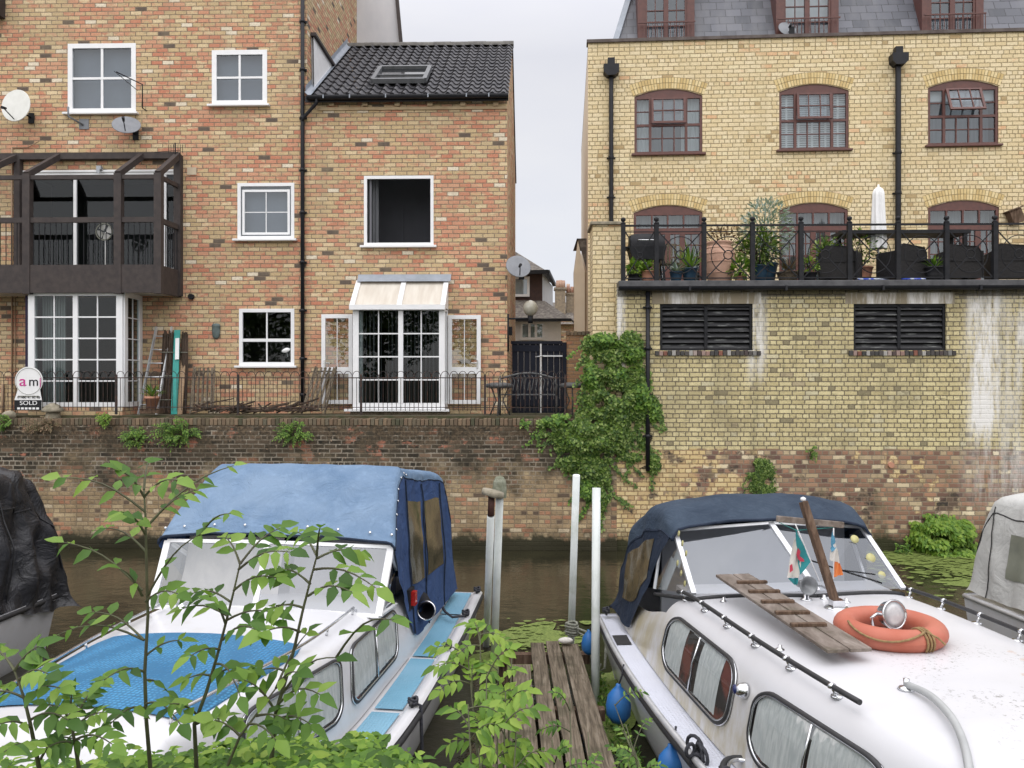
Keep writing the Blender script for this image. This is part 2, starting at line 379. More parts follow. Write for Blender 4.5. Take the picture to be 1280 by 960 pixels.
def wall_right_x(n, uv, rnd, brk, col):
    x, y, _ = n.xyz(uv)
    # lower band of older patched brick, below about 2.0 m
    big = n.noise(uv, .95, 5, .6); med = n.noise(uv, 2.2, 4, .6)
    sel = n.math('ADD', n.math('ADD', big, n.math('MULTIPLY', med, .35)), n.mr(x, 3.0, 5.2, -.08, .17))
    sel = n.math('ADD', sel, n.math('MULTIPLY', rnd[1], .12))
    cream = n.ramp(rnd[2], [(0, (.62, .46, .22)), (.6, (.74, .6, .34)), (1, (.5, .34, .17))])
    cream = n.mix(brk, (.30, .2, .11), cream)
    red = n.ramp(rnd[0], [(0, (.14, .085, .07)), (.3, (.28, .16, .11)), (.55, (.40, .22, .14)), (.75, (.36, .26, .17)), (.9, (.48, .37, .23)), (1, (.80, .68, .47))])
    red = n.mix(brk, (.25, .2, .145), red)
    dkb = n.mix(brk, (.2, .15, .11), n.ramp(rnd[1], [(0, (.045, .04, .035)), (1, (.16, .11, .08))]))
    low = n.mix(n.mr(sel, .745, .785), cream, red)
    low = n.mix(n.mr(n.noise(uv, 1.5, 5, .65), .57, .63), low, dkb)
    low = n.mix(n.mr(n.noise(uv, 4.2, 6, .7), .54, .66, 0, .7), low, (.2, .16, .1))
    edge = n.mr(n.math('ADD', y, n.mr(rnd[0], 0, 1, -.02, .02)), 1.99, 1.96)
    col = n.mix(edge, col, low)
    # damp and lime stains running down from the gutter
    st = n.noise(n.scl(uv, (1, .12, 1)), 2.6, 5, .65)
    col = n.mix(n.mr(st, .55, .72, 0, .6), col, (.13, .12, .075))
    ln = n.noise(n.scl(uv, (1, .16, 1)), 5.5, 6, .7); lm = None
    for (a, b, z0, k, sft) in ((8.85, 9.45, 2.2, 1.15, .1), (9.75, 10.2, 2.9, .9, .1), (4.62, 4.95, 3.5, .9, .08), (6.75, 8.3, 4.95, 1.0, .1), (2.08, 2.25, 3.3, .9, .04), (3.0, 4.3, 4.98, .6, .1), (8.9, 10.2, 1.0, .45, .3)):
        q = n.math('MULTIPLY', n.mr(x, a-sft, a+sft), n.mr(x, b+sft, b-sft))
        q = n.math('MULTIPLY', n.math('MULTIPLY', q, n.mr(y, z0-.35, z0+.35)), k)
        lm = q if lm is None else n.math('MAXIMUM', lm, q)
    lm = n.math('MULTIPLY', lm, n.mr(ln, .38, .58), clamp=True)
    col = n.mix(lm, col, (.80, .78, .75))
    wet = n.mr(n.math('ADD', y, n.mr(n.noise(uv, 3, 4), .3, .7, -.13, .13)), .42, .2)
    return n.mix(wet, col, (.04, .04, .02))
M['canal_right'] = brick('weathered_yellow_brick', [(.56, .475, .26), (.66, .57, .32), (.74, .65, .38)], [(.46, .38, .24), (.5, .42, .27)], (.30, .26, .16), (.66, .6, .4), (.20, .17, .115), p_red=.7, p_dark=.015, p_pale=.04, patch=1, grime=(.20, .17, .105), gam=.9, extra=wall_right_x, wob=.006, mj=.018, bw=.25, bh=.089, hdr=1)
M['render_cream'] = pm('cream_render', (.80, .70, .55), (.74, .63, .48), 2, .9)
M['render_white'] = pm('white_render', (.60, .60, .62), (.52, .53, .56), 2.5, .9, stretch=(1, 1, .4), bump=.1)
M['render_tan'] = pm('tan_render', (.42, .31, .20), (.36, .26, .17), 3, .9)
M['upvc'] = pm('white_plastic', (.84, .84, .85), (.78, .79, .8), 4, .35, spec=.5, bump=0)
M['brownwood'] = pm('red_brown_paint', (.125, .045, .035), (.09, .034, .028), 12, .45)
M['darkbeam'] = pm('dark_stained_timber', (.035, .027, .026), (.055, .042, .038), 8, .7, stretch=(1, 1, 1), bump=.2)
M['black'] = pm('black_paint', (.011, .012, .015), (.02, .02, .023), 10, .6, spec=.25)
M['blackpipe'] = pm('black_plastic_pipe', (.010, .011, .015), (.017, .017, .021), 10, .5, spec=.3)
M['lead'] = pm('lead_flashing', (.30, .33, .38), (.24, .27, .31), 5, .5, bump=.3)
M['gate'] = pm('navy_black_boards', (.008, .010, .018), (.014, .016, .026), 8, .7, stretch=(8, 1, .5), spec=.2)
def tilemat():
    n = N('dark_pantiles'); o = n.obj(); g = n.n('ShaderNodeNewGeometry')
    f = n.noise(o, 3, 7, .7); c = n.mix(n.mr(f, .4, .7), (.035, .035, .042), (.085, .082, .088))
    c = n.mix(n.mr(n.noise(o, 14, 5, .7), .58, .7, 0, .75), c, (.22, .21, .19))
    n.bsdf(c, .62, 0, n.bump(n.noise(o, 30, 4), .3, .01), .4); return n.m
M['tiles'] = tilemat()
def slate():
    n = N('grey_slate'); uv, brk, rnd, cell = brick_core(n, .36, .235, .012)
    c = n.ramp(rnd[0], [(0, (.065, .07, .085)), (.5, (.10, .105, .125)), (1, (.135, .14, .165))])
    c = n.mix(brk, (.035, .035, .04), c)
    c = n.mix(n.mr(n.noise(n.scl(uv, (1, .3, 1)), 2, 5), .45, .7, 0, .45), c, (.19, .19, .2))
    n.bsdf(c, .55, 0, n.bump(brk, .4, .01), .45); return n.m
M['slate'] = slate()
M['rooftile_far'] = pm('lichened_roof_tiles', (.10, .085, .075), (.2, .18, .15), 9, .9, bump=.4, lo=.45, hi=.6)
def glassm(name, tint=(.8, .85, .86), base=.10, ior=1.55, rough=.01, wav=.0):
    n = N(name); tr = n.n('ShaderNodeBsdfTransparent'); tr.inputs[0].default_value = (*tint, 1)
    gl = n.n('ShaderNodeBsdfGlossy'); gl.inputs['Roughness'].default_value = rough; gl.inputs[0].default_value = (.92, .96, 1, 1)
    ge = n.n('ShaderNodeNewGeometry'); dt = n.n('ShaderNodeVectorMath', operation='DOT_PRODUCT'); n.link(ge.outputs['Normal'], dt.inputs[0]); n.link(ge.outputs['Incoming'], dt.inputs[1])
    f0 = ((ior-1)/(ior+1))**2; cs = n.math('SUBTRACT', 1.0, n.math('ABSOLUTE', dt.outputs['Value']), clamp=True); fz = n.math('ADD', n.math('MULTIPLY', n.math('POWER', cs, 5.0), (1-f0)*(.35 if ior < 1.2 else 1)), f0)
    if wav:
        b = n.bump(n.noise(n.obj(), 2.5, 2), wav, .02); n.link(b, gl.inputs['Normal'])
    mx = n.n('ShaderNodeMixShader'); n.link(n.math('ADD', fz, base, clamp=True), mx.inputs[0])
    n.link(tr.outputs[0], mx.inputs[1]); n.link(gl.outputs[0], mx.inputs[2]); n.link(mx.outputs[0], n.out.inputs[0]); return n.m
M['glass'] = glassm('window_glass', (.66, .72, .75), .05, 1.5)
M['glass_dark'] = glassm('dark_window_glass', (.45, .5, .5), .0, 1.42)
M['glass_boat'] = glassm('boat_windscreen_glass', (.76, .77, .79), .15, 1.4, .03)
M['glass_open'] = glassm('clear_glass', (.5, .5, .52), 0, 1.12, .03)
M['vinyl'] = glassm('clear_vinyl', (.45, .40, .32), .05, 1.45, .12, .4)
M['room'] = pm('room_wall', (.10, .095, .09), (.07, .07, .068), 1.5, .9)
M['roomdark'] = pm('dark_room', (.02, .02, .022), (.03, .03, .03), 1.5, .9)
M['curtain'] = pm('net_curtain', (.62, .63, .62), (.45, .47, .47), 8, .9, stretch=(6, 6, .3))
M['blind'] = pm('white_blind', (.78, .78, .76), (.7, .7, .7), 5, .8)
M['vblind'] = pm('grey_vertical_blind', (.20, .21, .22), (.13, .14, .15), 6, .8)
M['purple'] = pm('purple_curtain', (.03, .02, .05), (.02, .015, .035), 6, .9)
M['white'] = pm('white_paint', (.84, .84, .84), (.78, .78, .78), 6, .5)
M['gelcoat'] = pm('white_gelcoat', (.64, .64, .66), (.585, .585, .605), 1.2, .3, coat=.25, grime=((.46, .43, .35), .5), gscale=2.2)
M['chrome'] = pm('chrome', (.75, .76, .78), (.6, .61, .63), 9, .18, metal=1)
M['alloy'] = pm('aluminium_frame', (.72, .73, .75), (.6, .61, .63), 9, .38, metal=.6)
M['rubber'] = pm('black_rubber', (.02, .02, .022), (.03, .03, .032), 20, .55)
M['rope_dark'] = pm('dark_rope', (.02, .022, .03), (.05, .05, .06), 60, .9)
M['rope_grey'] = pm('grey_green_rope', (.16, .17, .13), (.28, .28, .24), 50, .9)
M['stone'] = pm('weathered_stone', (.34, .30, .23), (.2, .18, .13), 9, .95, bump=.5)
M['terracotta'] = pm('terracotta', (.52, .25, .16), (.45, .23, .16), 6, .8)
M['terracotta_pale'] = pm('pale_terracotta', (.60, .38, .28), (.5, .3, .22), 4, .85)
M['bluepot'] = pm('blue_glazed_pot', (.02, .05, .09), (.03, .07, .11), 6, .25)
M['wood_grey'] = None
def woodm(name, a, b, c, axis=(14, .8, 14), rough=.85, st=.5):
    n = N(name); o = n.scl(n.obj(), axis); f = n.noise(o, 3, 8, .65, .6); g = n.n('ShaderNodeNewGeometry')
    col = n.ramp(f, [(.3, a), (.5, b), (.7, c)])
    col = n.mix(n.mr(g.outputs['Random Per Island'], 0, 1, 0, .35), col, n.mix(1.0, col, (.55, .52, .5), 'MULTIPLY'))
    blot = n.noise(n.obj(), 3.5, 5); col = n.mix(n.mr(blot, .52, .68, 0, .55), col, (a[0]*.8, a[1]*.95, a[2]*.7))
    n.bsdf(col, rough, 0, n.bump(f, st, .02), .3); return n.m
M['wood_grey'] = woodm('weathered_grey_planks', (.045, .036, .024), (.15, .12, .085), (.28, .235, .18))
M['wood_brown'] = woodm('brown_wood', (.05, .03, .02), (.12, .075, .05), (.2, .14, .1), (8, 8, 1))
M['wood_plank'] = woodm('gangplank_wood', (.09, .07, .055), (.2, .165, .14), (.3, .26, .23), (3, 1, 3))
M['willow'] = woodm('willow_screen', (.03, .022, .015), (.08, .055, .04), (.16, .12, .09), (30, 30, .6))
M['teal'] = pm('teal_wrap', (.02, .25, .22), (.03, .32, .28), 8, .5)
def canvas(name, a, b, bscale=60, fold=.5, rough=.85):
    n = N(name); o = n.obj(); f = n.noise(o, 1.6, 6, .6); c = n.mix(n.mr(f, .35, .65), a, b)
    c = n.mix(n.mr(n.noise(o, 9, 6, .7), .5, .75, 0, .3), c, tuple(min(1, q*1.5+.02) for q in b))
    wv = n.noise(n.scl(o, (1, 1, 1)), 3.2, 4, .6, 1.2)
    h = n.math('ADD', n.math('MULTIPLY', wv, 1.0), n.math('MULTIPLY', n.noise(o, bscale, 2), .05))
    n.bsdf(c, rough, 0, n.bump(h, fold, .05), .25 if rough > .6 else .5); return n.m
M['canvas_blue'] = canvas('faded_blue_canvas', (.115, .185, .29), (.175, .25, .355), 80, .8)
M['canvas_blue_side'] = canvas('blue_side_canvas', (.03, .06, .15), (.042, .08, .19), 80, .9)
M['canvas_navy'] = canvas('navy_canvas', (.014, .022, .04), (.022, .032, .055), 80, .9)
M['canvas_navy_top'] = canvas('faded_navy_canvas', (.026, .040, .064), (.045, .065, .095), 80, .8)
M['canvas_black'] = canvas('black_tarpaulin', (.012, .012, .014), (.022, .022, .026), 80, 1.0, .42)
M['canvas_grey'] = canvas('grey_canvas', (.42, .42, .41), (.5, .5, .48), 80, .6)
def nonslip(name, a, b, dots=True):
    n = N(name); o = n.obj(); f = n.noise(o, 1.4, 5); c = n.mix(n.mr(f, .4, .65), a, b)
    v = n.n('ShaderNodeTexVoronoi'); v.inputs['Scale'].default_value = 36; v.inputs['Randomness'].default_value = .25; n.link(n.scl(o, (1, .8, 1)), v.inputs[0])
    d = n.mr(v.outputs['Distance'], .2, .5)
    if dots: c = n.mix(n.math('MULTIPLY', d, .75), c, tuple(q*.45 for q in a))
    n.bsdf(c, .5, 0, n.bump(n.math('SUBTRACT', 1.0, d), .5, .01), .4); return n.m
M['blue_mat'] = nonslip('blue_bubble_cover', (.04, .22, .44), (.07, .29, .52))
M['blue_deck'] = nonslip('pale_blue_deck_mat', (.15, .34, .47), (.20, .39, .52), False)
M['grey_deck'] = nonslip('pale_grey_deck_paint', (.58, .6, .68), (.62, .64, .72), False)
def gel2():
    n = N('stained_white_gelcoat'); o = n.obj(); x, y, z_ = n.xyz(o)
    c = n.mix(n.mr(n.noise(o, 1.3, 5), .4, .65), (.625, .625, .65), (.575, .575, .595))
    alg = n.math('MULTIPLY', n.mr(n.noise(n.scl(o, (1, 1, .35)), 4, 7, .7), .36, .58), n.mr(z_, 1.40, .95))
    c = n.mix(n.math('MULTIPLY', alg, .85), c, (.40, .34, .19))
    # patches of black speckle and bare pinkish filler towards the bow
    reg = n.math('MULTIPLY', n.mr(n.noise(o, 1.9, 3), .42, .54), n.mr(y, -3.6, -4.0))
    reg = n.math('MULTIPLY', reg, n.mr(x, -.55, -.1))
    sp_ = n.mr(n.noise(o, 34, 5, .75), .575, .61)
    c = n.mix(n.math('MULTIPLY', reg, n.math('MULTIPLY', sp_, .8)), c, (.12, .11, .09))
    dd = n.math('ADD', n.math('ADD', n.math('MULTIPLY', n.math('ABSOLUTE', n.math('SUBTRACT', x, .62)), 1.0), n.math('MULTIPLY', n.math('ABSOLUTE', n.math('ADD', y, 4.45)), .7)), n.mr(n.noise(o, 4, 6, .7), .3, .7, -.28, .28))
    br = n.mr(dd, .27, .23); c = n.mix(n.math('MULTIPLY', br, .6), c, (.52, .38, .29))
    n.bsdf(c, .35, 0, n.bump(n.noise(o, 5, 4), .03, .02), .5, coat=.15); return n.m
M['gel2'] = gel2()
def leafm(name, cols, tr=.35, rough=.5):
    n = N(name); g = n.n('ShaderNodeNewGeometry'); c = n.ramp(g.outputs['Random Per Island'], [(i/(len(cols)-1), k) for i, k in enumerate(cols)])
    c = n.mix(n.mr(n.noise(n.obj(), 18, 3), .3, .7, 0, .3), c, n.mix(1.0, c, (.6, .65, .5), 'MULTIPLY'))
    b = n.n('ShaderNodeBsdfPrincipled'); n.link(c, b.inputs['Base Color']); b.inputs['Roughness'].default_value = rough; b.inputs['Specular IOR Level'].default_value = .35
    t = n.n('ShaderNodeBsdfTranslucent'); n.link(n.mix(1.0, c, (1.25, 1.3, .6), 'MULTIPLY'), t.inputs[0])
    mx = n.n('ShaderNodeMixShader'); mx.inputs[0].default_value = tr; n.link(b.outputs[0], mx.inputs[1]); n.link(t.outputs[0], mx.inputs[2])
    n.link(mx.outputs[0], n.out.inputs[0]); return n.m
M['leaf'] = leafm('green_leaves', [(.045, .11, .02), (.08, .175, .028), (.125, .24, .036), (.18, .31, .05), (.26, .39, .075)])
M['leaf_dark'] = leafm('ivy_leaves', [(.03, .07, .014), (.06, .12, .02), (.10, .18, .03), (.17, .26, .045), (.32, .40, .14)], .25)
M['leaf_light'] = leafm('bright_leaves', [(.09, .19, .028), (.145, .27, .036), (.22, .35, .05), (.29, .41, .07)])
M['leaf_grey'] = leafm('silver_leaves', [(.2, .27, .23), (.28, .35, .32), (.35, .4, .36)], .2)
M['leaf_brown'] = leafm('dry_leaves', [(.14, .09, .05), (.22, .14, .08), (.1, .1, .04)], .1)
M['stem'] = pm('green_brown_stem', (.09, .10, .045), (.06, .055, .03), 12, .7)
M['bark'] = pm('bark', (.06, .045, .03), (.035, .03, .02), 12, .9)
M['duckweed'] = None
def duck():
    n = N('duckweed_mat'); o = n.obj(); f = n.noise(o, 40, 5, .7); c = n.ramp(f, [(.3, (.07, .10, .025)), (.5, (.15, .20, .05)), (.7, (.24, .29, .08))])
    n.bsdf(c, .7, 0, n.bump(f, .5, .01), .3); return n.m
M['duckweed'] = duck()
def waterm():
    n = N('murky_water'); o = n.obj()
    c = n.mix(n.mr(n.noise(o, .8, 5), .35, .65), (.020, .019, .011), (.034, .032, .018))
    h = n.math('ADD', n.math('MULTIPLY', n.noise(n.scl(o, (1, 1.3, 1)), 3.2, 4, .6), 1.0), n.math('MULTIPLY', n.noise(o, 13, 3), .18))
    fl = n.mr(n.noise(o, 26, 3, .7), .70, .73); c = n.mix(fl, c, (.28, .24, .13))
    n.bsdf(c, .05, 0, n.bump(h, .38, .03), .55); return n.m
M['water'] = waterm()
M['earth'] = pm('earth_and_litter', (.10, .075, .045), (.05, .06, .025), 5, .95, bump=.6)
M['paving'] = pm('yard_paving', (.3, .27, .23), (.22, .2, .17), 4, .9)
M['blackmetal'] = M['black']
M['satgrey'] = pm('grey_dish', (.22, .23, .25), (.17, .18, .2), 6, .55)
M['satwhite'] = pm('white_dish', (.78, .78, .74), (.7, .7, .66), 6, .5)
# ================================================================== SETTING
FL = Frame(0, 17.6, -1.55)        # left house fronts (and, 1.4 m nearer, the canal wall)
FR = Frame(7, 18.7, -3.8)         # yellow warehouse front
GZ = 2.6                          # yard level behind the canal wall
CW = -1.4                         # canal wall face in FL depth
def bank_top(x):                  # near bank: where it starts to fall and where it meets the water
    t = max(0, min(1, (x-.2)/.9)); t = t*t*(3-2*t); return lerp(2.5, 1.6, t), lerp(3.5, 2.3, t)
mb = MB()
xs = [-600, -200, -60, -25]+[-14+i*.5 for i in range(57)]+[25, 60, 200, 600]
rows = []
for x in xs:
    t0, t1 = bank_top(x); r = []
    for (y, z) in ((-600, 1.7), (-60, 1.7), (-10, 1.7), (0, 1.7), (t0-.8, 1.7), (t0, 1.6), ((t0+t1)/2, .9), (t1, -.3), (t1+.8, -1.2), (10, -1.3), (FL.Wd(x, CW+.25, 0).y, -1.3), (FL.Wd(x, CW+.26, 0).y, GZ), (30, GZ), (60, GZ), (600, GZ)):
        if 0 < y < 5: z += nz3((x*.7, y, 3), 1.3)*.12; y += nz3((x, y*.5, 9), .8)*.12
        r.append((x, y, z))
    rows.append(r)
b = 0
for r in rows: mb.v += [Vector(p) for p in r]
m_ = len(rows[0])
for i in range(len(rows)-1):
    for j in range(m_-1): mb.f.append([i*m_+j, (i+1)*m_+j, (i+1)*m_+j+1, i*m_+j+1]); mb.sm.append(False)
tag(mb.build('ground', M['earth']), 'brown earth of the bank and yard', 'ground', kind='structure')
mb = MB(); mb.poly([(-500, 1.5, 0), (500, 1.5, 0), (500, FL.Wd(500, CW+.2, 0).y, 0), (-500, FL.Wd(-500, CW+.2, 0).y, 0)])
tag(mb.build('water', M['water']), 'murky brown canal water', 'water', kind='structure')

# duckweed rafts
def raft(mb, cx, cy, rx, ry, seed, z=.006):
    n = 26; pts = []
    for k in range(n):
        a = 2*math.pi*k/n; q = 1+.45*nz3((math.cos(a)*1.2+seed, math.sin(a)*1.2, seed*1.7))+.25*nz3((math.cos(a)*4+seed, math.sin(a)*4, seed))
        pts.append((cx+rx*q*math.cos(a), cy+ry*q*math.sin(a), z))
    mb.poly(pts)
mb = MB(); h = 0
for (px, py, rx, ry) in ((1140, 700, .75, .75), (1185, 697, .9, .8), (1230, 712, .7, .7), (1275, 706, .6, .9), (1205, 728, .55, .35), (1162, 716, .35, .14), (1120, 693, .5, .5), (668, 792, .5, .55), (700, 800, .35, .3), (640, 800, .5, .45), (738, 779, .18, .1), (630, 830, .5, .5), (760, 900, .3, .9), (775, 870, .25, .8)):
    p = Z(px, py, 0); rx *= .85; ry *= .75; raft(mb, p.x, p.y, rx, ry, px*.37, .003+.0011*h); h += 1
for k in range(500):
    p = Z(random.gauss(1185, 55), 690+abs(random.gauss(0, 22)), 0)
    r = random.uniform(.012, .05); raft(mb, p.x, p.y, r*1.5, r, k*.9, .019+k*.00001)
for k in range(140):
    p = Z(random.gauss(680, 35), random.uniform(775, 830), 0); r = random.uniform(.01, .04); raft(mb, p.x, p.y, r*1.5, r, k*.9, .025+k*.00001)
tag(mb.build('duckweed', M['duckweed']), 'bright green duckweed floating in rafts on the canal', 'duckweed', kind='stuff')

# ================================================================== canal walls
def copings(mb, u0, u1, d0, d1, z0, z1, step=.082):
    u = u0; k = 0
    while u < u1:
        j = random.uniform(-.006, .006)
        mb.box(u, u+step-.012, d0+j, d1, z0, z1+random.uniform(-.012, .008)); u += step; k += 1
uL = FL.U(0, CW)-3; uM = FL.U(771, CW); uR = FL.U(1280, CW)+3
cwl = thing('canal_wall', 'dark mossy old brick canal wall below the arched iron railing', 'wall', FL.loc, FL.rot)
mb = MB()
zt = 2.55-.12
def cwfn(a, b):
    u = lerp(uL, uM, a); z = lerp(-.6, zt, b)
    e = .035*nz3((u*1.3, z*2.2, 4))+.018*nz3((u*5, z*6, 1))
    return (u, CW-.005+e-(.05 if z < .25 else 0), z)
mb.surf(cwfn, 180, 40)
mb.poly([(uL, CW, zt), (uM, CW, zt), (uM, CW+.36, zt), (uL, CW+.36, zt)])
mb.build('brickwork', M['canal_left'], cwl, flat=True)
mb = MB(); copings(mb, uL, uM-.02, CW-.01, CW+.34, zt, 2.56)
mb.build('coping', M['coping_brick'], cwl, bevel=.006)

ZG = 5.24     # terrace level
twl = thing('terrace_wall', 'stained yellow brick wall carrying the roof terrace, with two louvred vents', 'wall', FL.loc, FL.rot)
def Lc(px, py): return FL.L(px, py, CW)
louv = [(825, 380, 941, 438), (1067, 380, 1183, 438)]
holes = []
for (a, t, c_, b_) in louv:
    u0, z1 = Lc(a, t); u1, z0 = Lc(c_, b_); holes.append([(u0, z0), (u1, z0), (u1, z1), (u0, z1)])
mb = MB(); mb.wall([(uM, -.6), (uR, -.6), (uR, ZG-.12), (uM, ZG-.12)], holes, CW, .25)
mb.poly([(uM, CW, -.6), (uM, CW, ZG-.12), (uM, CW+2.6, ZG-.12), (uM, CW+2.6, -.6)])
mb.poly([(uM, CW+.6, 1.0), (uR, CW+.6, 1.0), (uR, CW+.6, ZG-.15), (uM, CW+.6, ZG-.15)])
mb.build('brickwork', M['canal_right'], twl)
# slightly proud plinth ledge where the old band starts
mb = MB()
for h in holes:
    (u0, z0), (u1, _), (_, z1), _ = h
    mb2 = MB(); y = CW+.04
    for (a, b_, c_, d_) in ((u0, u0+.05, z0, z1), (u1-.05, u1, z0, z1), ((u0+u1)/2-.03, (u0+u1)/2+.03, z0, z1), (u0+.05, u1-.05, z1-.05, z1), (u0+.05, u1-.05, z0, z0+.04)):
        mb2.box(a, b_, y, y+.08, c_, d_)
    fr = mb2.build('louvred_vent', M['black'], twl)
    mb3 = MB(); n = 8
    for k in range(n):
        zc = z0+.09+(z1-z0-.15)*k/(n-1)
        for (a, b_) in ((u0+.05, (u0+u1)/2-.03), ((u0+u1)/2+.03, u1-.05)):
            mb3.poly([(a, y+.085, zc+.035), (b_, y+.085, zc+.035), (b_, y+.015, zc-.04), (a, y+.015, zc-.04)])
            mb3.poly([(a, y+.015, zc-.04), (b_, y+.015, zc-.04), (b_, y+.015, zc-.048), (a, y+.015, zc-.048)])
    mb3.build('slats', pm('weathered_louvre_slat', (.035, .035, .038), (.28, .29, .28), 6, .6, stretch=(.5, 1, 3), lo=.55, hi=.75) if 'lsl' not in M else M['lsl'], fr)
    mb4 = MB(); mb4.poly([(u0, CW+.26, z0), (u1, CW+.26, z0), (u1, CW+.26, z1), (u0, CW+.26, z1)]); mb4.build('backing', M['roomdark'], fr)
    mb5 = MB(); copings(mb5, u0-.1, u1+.1, CW-.05, CW+.1, z0-.10, z0-.004)
    mb5.build('sill', isl('vent_sill_brick', [(.05, .045, .045), (.1, .09, .085), (.06, .06, .06), (.45, .43, .4), (.25, .1, .07), (.08, .07, .07)]), twl, bevel=.004)
# concrete lintel patches above the vents
for h in holes:
    (u0, z0), (u1, _), (_, z1), _ = h
    mb = MB(); mb.box(u0-.16, u1+.16, CW-.004, CW+.03, z1+.002, z1+.22)
    n_ = N('limed_lintel'); o_ = n_.obj(); st_ = n_.mr(n_.noise(n_.scl(o_, (1, 1, .15)), 4, 5, .7), .46, .6)
    n_.bsdf(n_.mix(st_, (.30, .255, .18), (.72, .70, .67)), .9)
    mb.build('lintel', n_.m, twl)
# gutter and fascia along the terrace edge
mb = MB(); ug0 = FL.U(773, CW-.1)
mb.box(ug0, uR, CW-.16, CW+.3, ZG-.115, ZG+.0)
mb.build('terrace_edge', pm('dark_leaded_edge', (.045, .045, .05), (.09, .09, .095), 5, .5, bump=.3), twl, bevel=.01)
mb = MB()
mb.surf(lambda a, b_: (lerp(ug0, uR, a), CW-.19+.075*math.cos(math.pi*(b_+1)), ZG-.12+.075*math.sin(math.pi*(b_+1))), 1, 10)
mb.surf(lambda a, b_: (lerp(ug0, uR, a), CW-.19+.066*math.cos(math.pi*(b_+1)), ZG-.12+.066*math.sin(math.pi*(b_+1))), 1, 10)
for u in [ug0+1.35+i*1.83 for i in range(8)]: mb.box(u-.02, u+.02, CW-.275, CW-.11, ZG-.205, ZG-.11)
mb.build('gutter', M['blackpipe'], twl)
mb = MB(); up = FL.U(810, CW-.1)
mb.tube([(up, CW-.08, ZG-.2), (up, CW-.08, Lc(810, 588)[1])], .042, 10)
for zz in (4.7, 3.9, 3.0, 2.2): mb.tube([(up, CW-.08, zz), (up, CW-.08, zz+.07)], .052, 10); mb.box(up-.09, up+.09, CW-.05, CW+.01, zz+.02, zz+.05)
mb.build('downpipe', M['blackpipe'], twl)
mb = MB(); mb.tube([(Lc(1113, 581)[0], CW-.06, Lc(1113, 581)[1]), (Lc(1113, 581)[0], CW+.1, Lc(1113, 581)[1])], .055, 12); mb.build('drain_pipe', M['terracotta'], twl)
mb = MB(); mb.box(uM+.01, uR, CW+.0, 3.0, ZG-.3, ZG-.118); tf = mb.build('terrace_floor', M['paving'], twl)

# ================================================================== window builder
def window(parent, u0, u1, z0, z1, d, cols, rowsz, mf='upvc', mg='glass', fw=.06, mw=.022, sill=.1, name='window', dp=.06, mid=None, arch=0, thick=()):
    """frame with bars at the fractions cols (across) and rowsz (up); sub-parts pane and sill"""
    mb = MB()
    mb.box(u0, u0+fw, d, d+dp, z0, z1); mb.box(u1-fw, u1, d, d+dp, z0, z1)
    mb.box(u0+fw, u1-fw, d, d+dp, z0, z0+fw)
    if arch:
        n = 14; pts = [(u0, z1)]+[(lerp(u0, u1, k/n), z1+arch*(1-(2*k/n-1)**2)) for k in range(1, n)]+[(u1, z1)]
        pts = [(u1-.002, z1-fw), (u0+.002, z1-fw)]+[(u0, z1)]+pts[1:-1]+[(u1, z1)]
        mb.prism(pts[::-1], d+.004, d+dp-.004)
    else: mb.box(u0+fw, u1-fw, d, d+dp, z1-fw, z1)
    a0, a1, b0, b1 = u0+fw, u1-fw, z0+fw, z1-fw
    for k, c in enumerate(cols):
        x = lerp(a0, a1, c); t = mw*(2.2 if ('c', k) in thick else 1)
        mb.box(x-t/2, x+t/2, d+.012, d+dp-.012, b0, b1)
    for k, r in enumerate(rowsz):
        z = lerp(b0, b1, r); t = mw*(2.4 if ('r', k) in thick else 1)
        mb.box(a0, a1, d+.009, d+dp-.009, z-t/2, z+t/2)
    f = mb.build(name, M[mf], parent)
    mg_ = MB(); mg_.poly([(a0, d+dp*.6, b0), (a1, d+dp*.6, b0), (a1, d+dp*.6, b1), (a0, d+dp*.6, b1)]); mg_.build('pane', M[mg], f)
    if sill:
        ms = MB(); ms.box(u0-.07, u1+.07, d-sill, d-.003, z0-.045, z0+.0); ms.build('sill', M[mf], f, bevel=.006)
    return f
def rect(u0, u1, z0, z1): return [(u0, z0), (u1, z0), (u1, z1), (u0, z1)]
def R4(F, x0, y0, x1, y1, d=0):
    u0, z1 = F.L(x0, y0, d); u1, z0 = F.L(x1, y1, d); return u0, u1, z0, z1

# ================================================================== LEFT BRICK HOUSE
uB = FL.U(384, 0)                  # corner between tall house and low wing
uE = FL.U(634, 0)                  # right-hand corner of the wing
ZT = 14.5
hA = thing('brick_house', 'tall mottled brick house with four white windows, at the far left', 'house', FL.loc, FL.rot)
WA = [R4(FL, 85, 55, 170, 141), R4(FL, 265, 63, 334, 131), R4(FL, 297, 229, 368, 299), R4(FL, 299, 386, 368, 457)]
patio = R4(FL, 27, 216, 222, 338); bayo = R4(FL, 46, 372, 168, 508)
mb = MB()
mb.wall([(uL-1, GZ-.2), (uB, GZ-.2), (uB, ZT), (uL-1, ZT)], [rect(*q) for q in WA]+[rect(*patio), rect(*bayo)], 0, .1)
D2 = 4.95
mb.poly([(uB, 0, GZ-.2), (uB, D2, GZ-.2), (uB, D2, ZT), (uB, 0, ZT)])
mb.poly([(uL-1, 0, ZT), (uB, 0, ZT), (uB, 9, ZT), (uL-1, 9, ZT)])
mb.poly([(uL-1, 9, GZ-.2), (uB, 9, GZ-.2), (uB, 9, ZT), (uL-1, 9, ZT)])
mb.poly([(uL-1, 0, GZ-.2), (uL-1, 9, GZ-.2), (uL-1, 9, ZT), (uL-1, 0, ZT)])
mb.build('wall', M['brick_house'], hA)
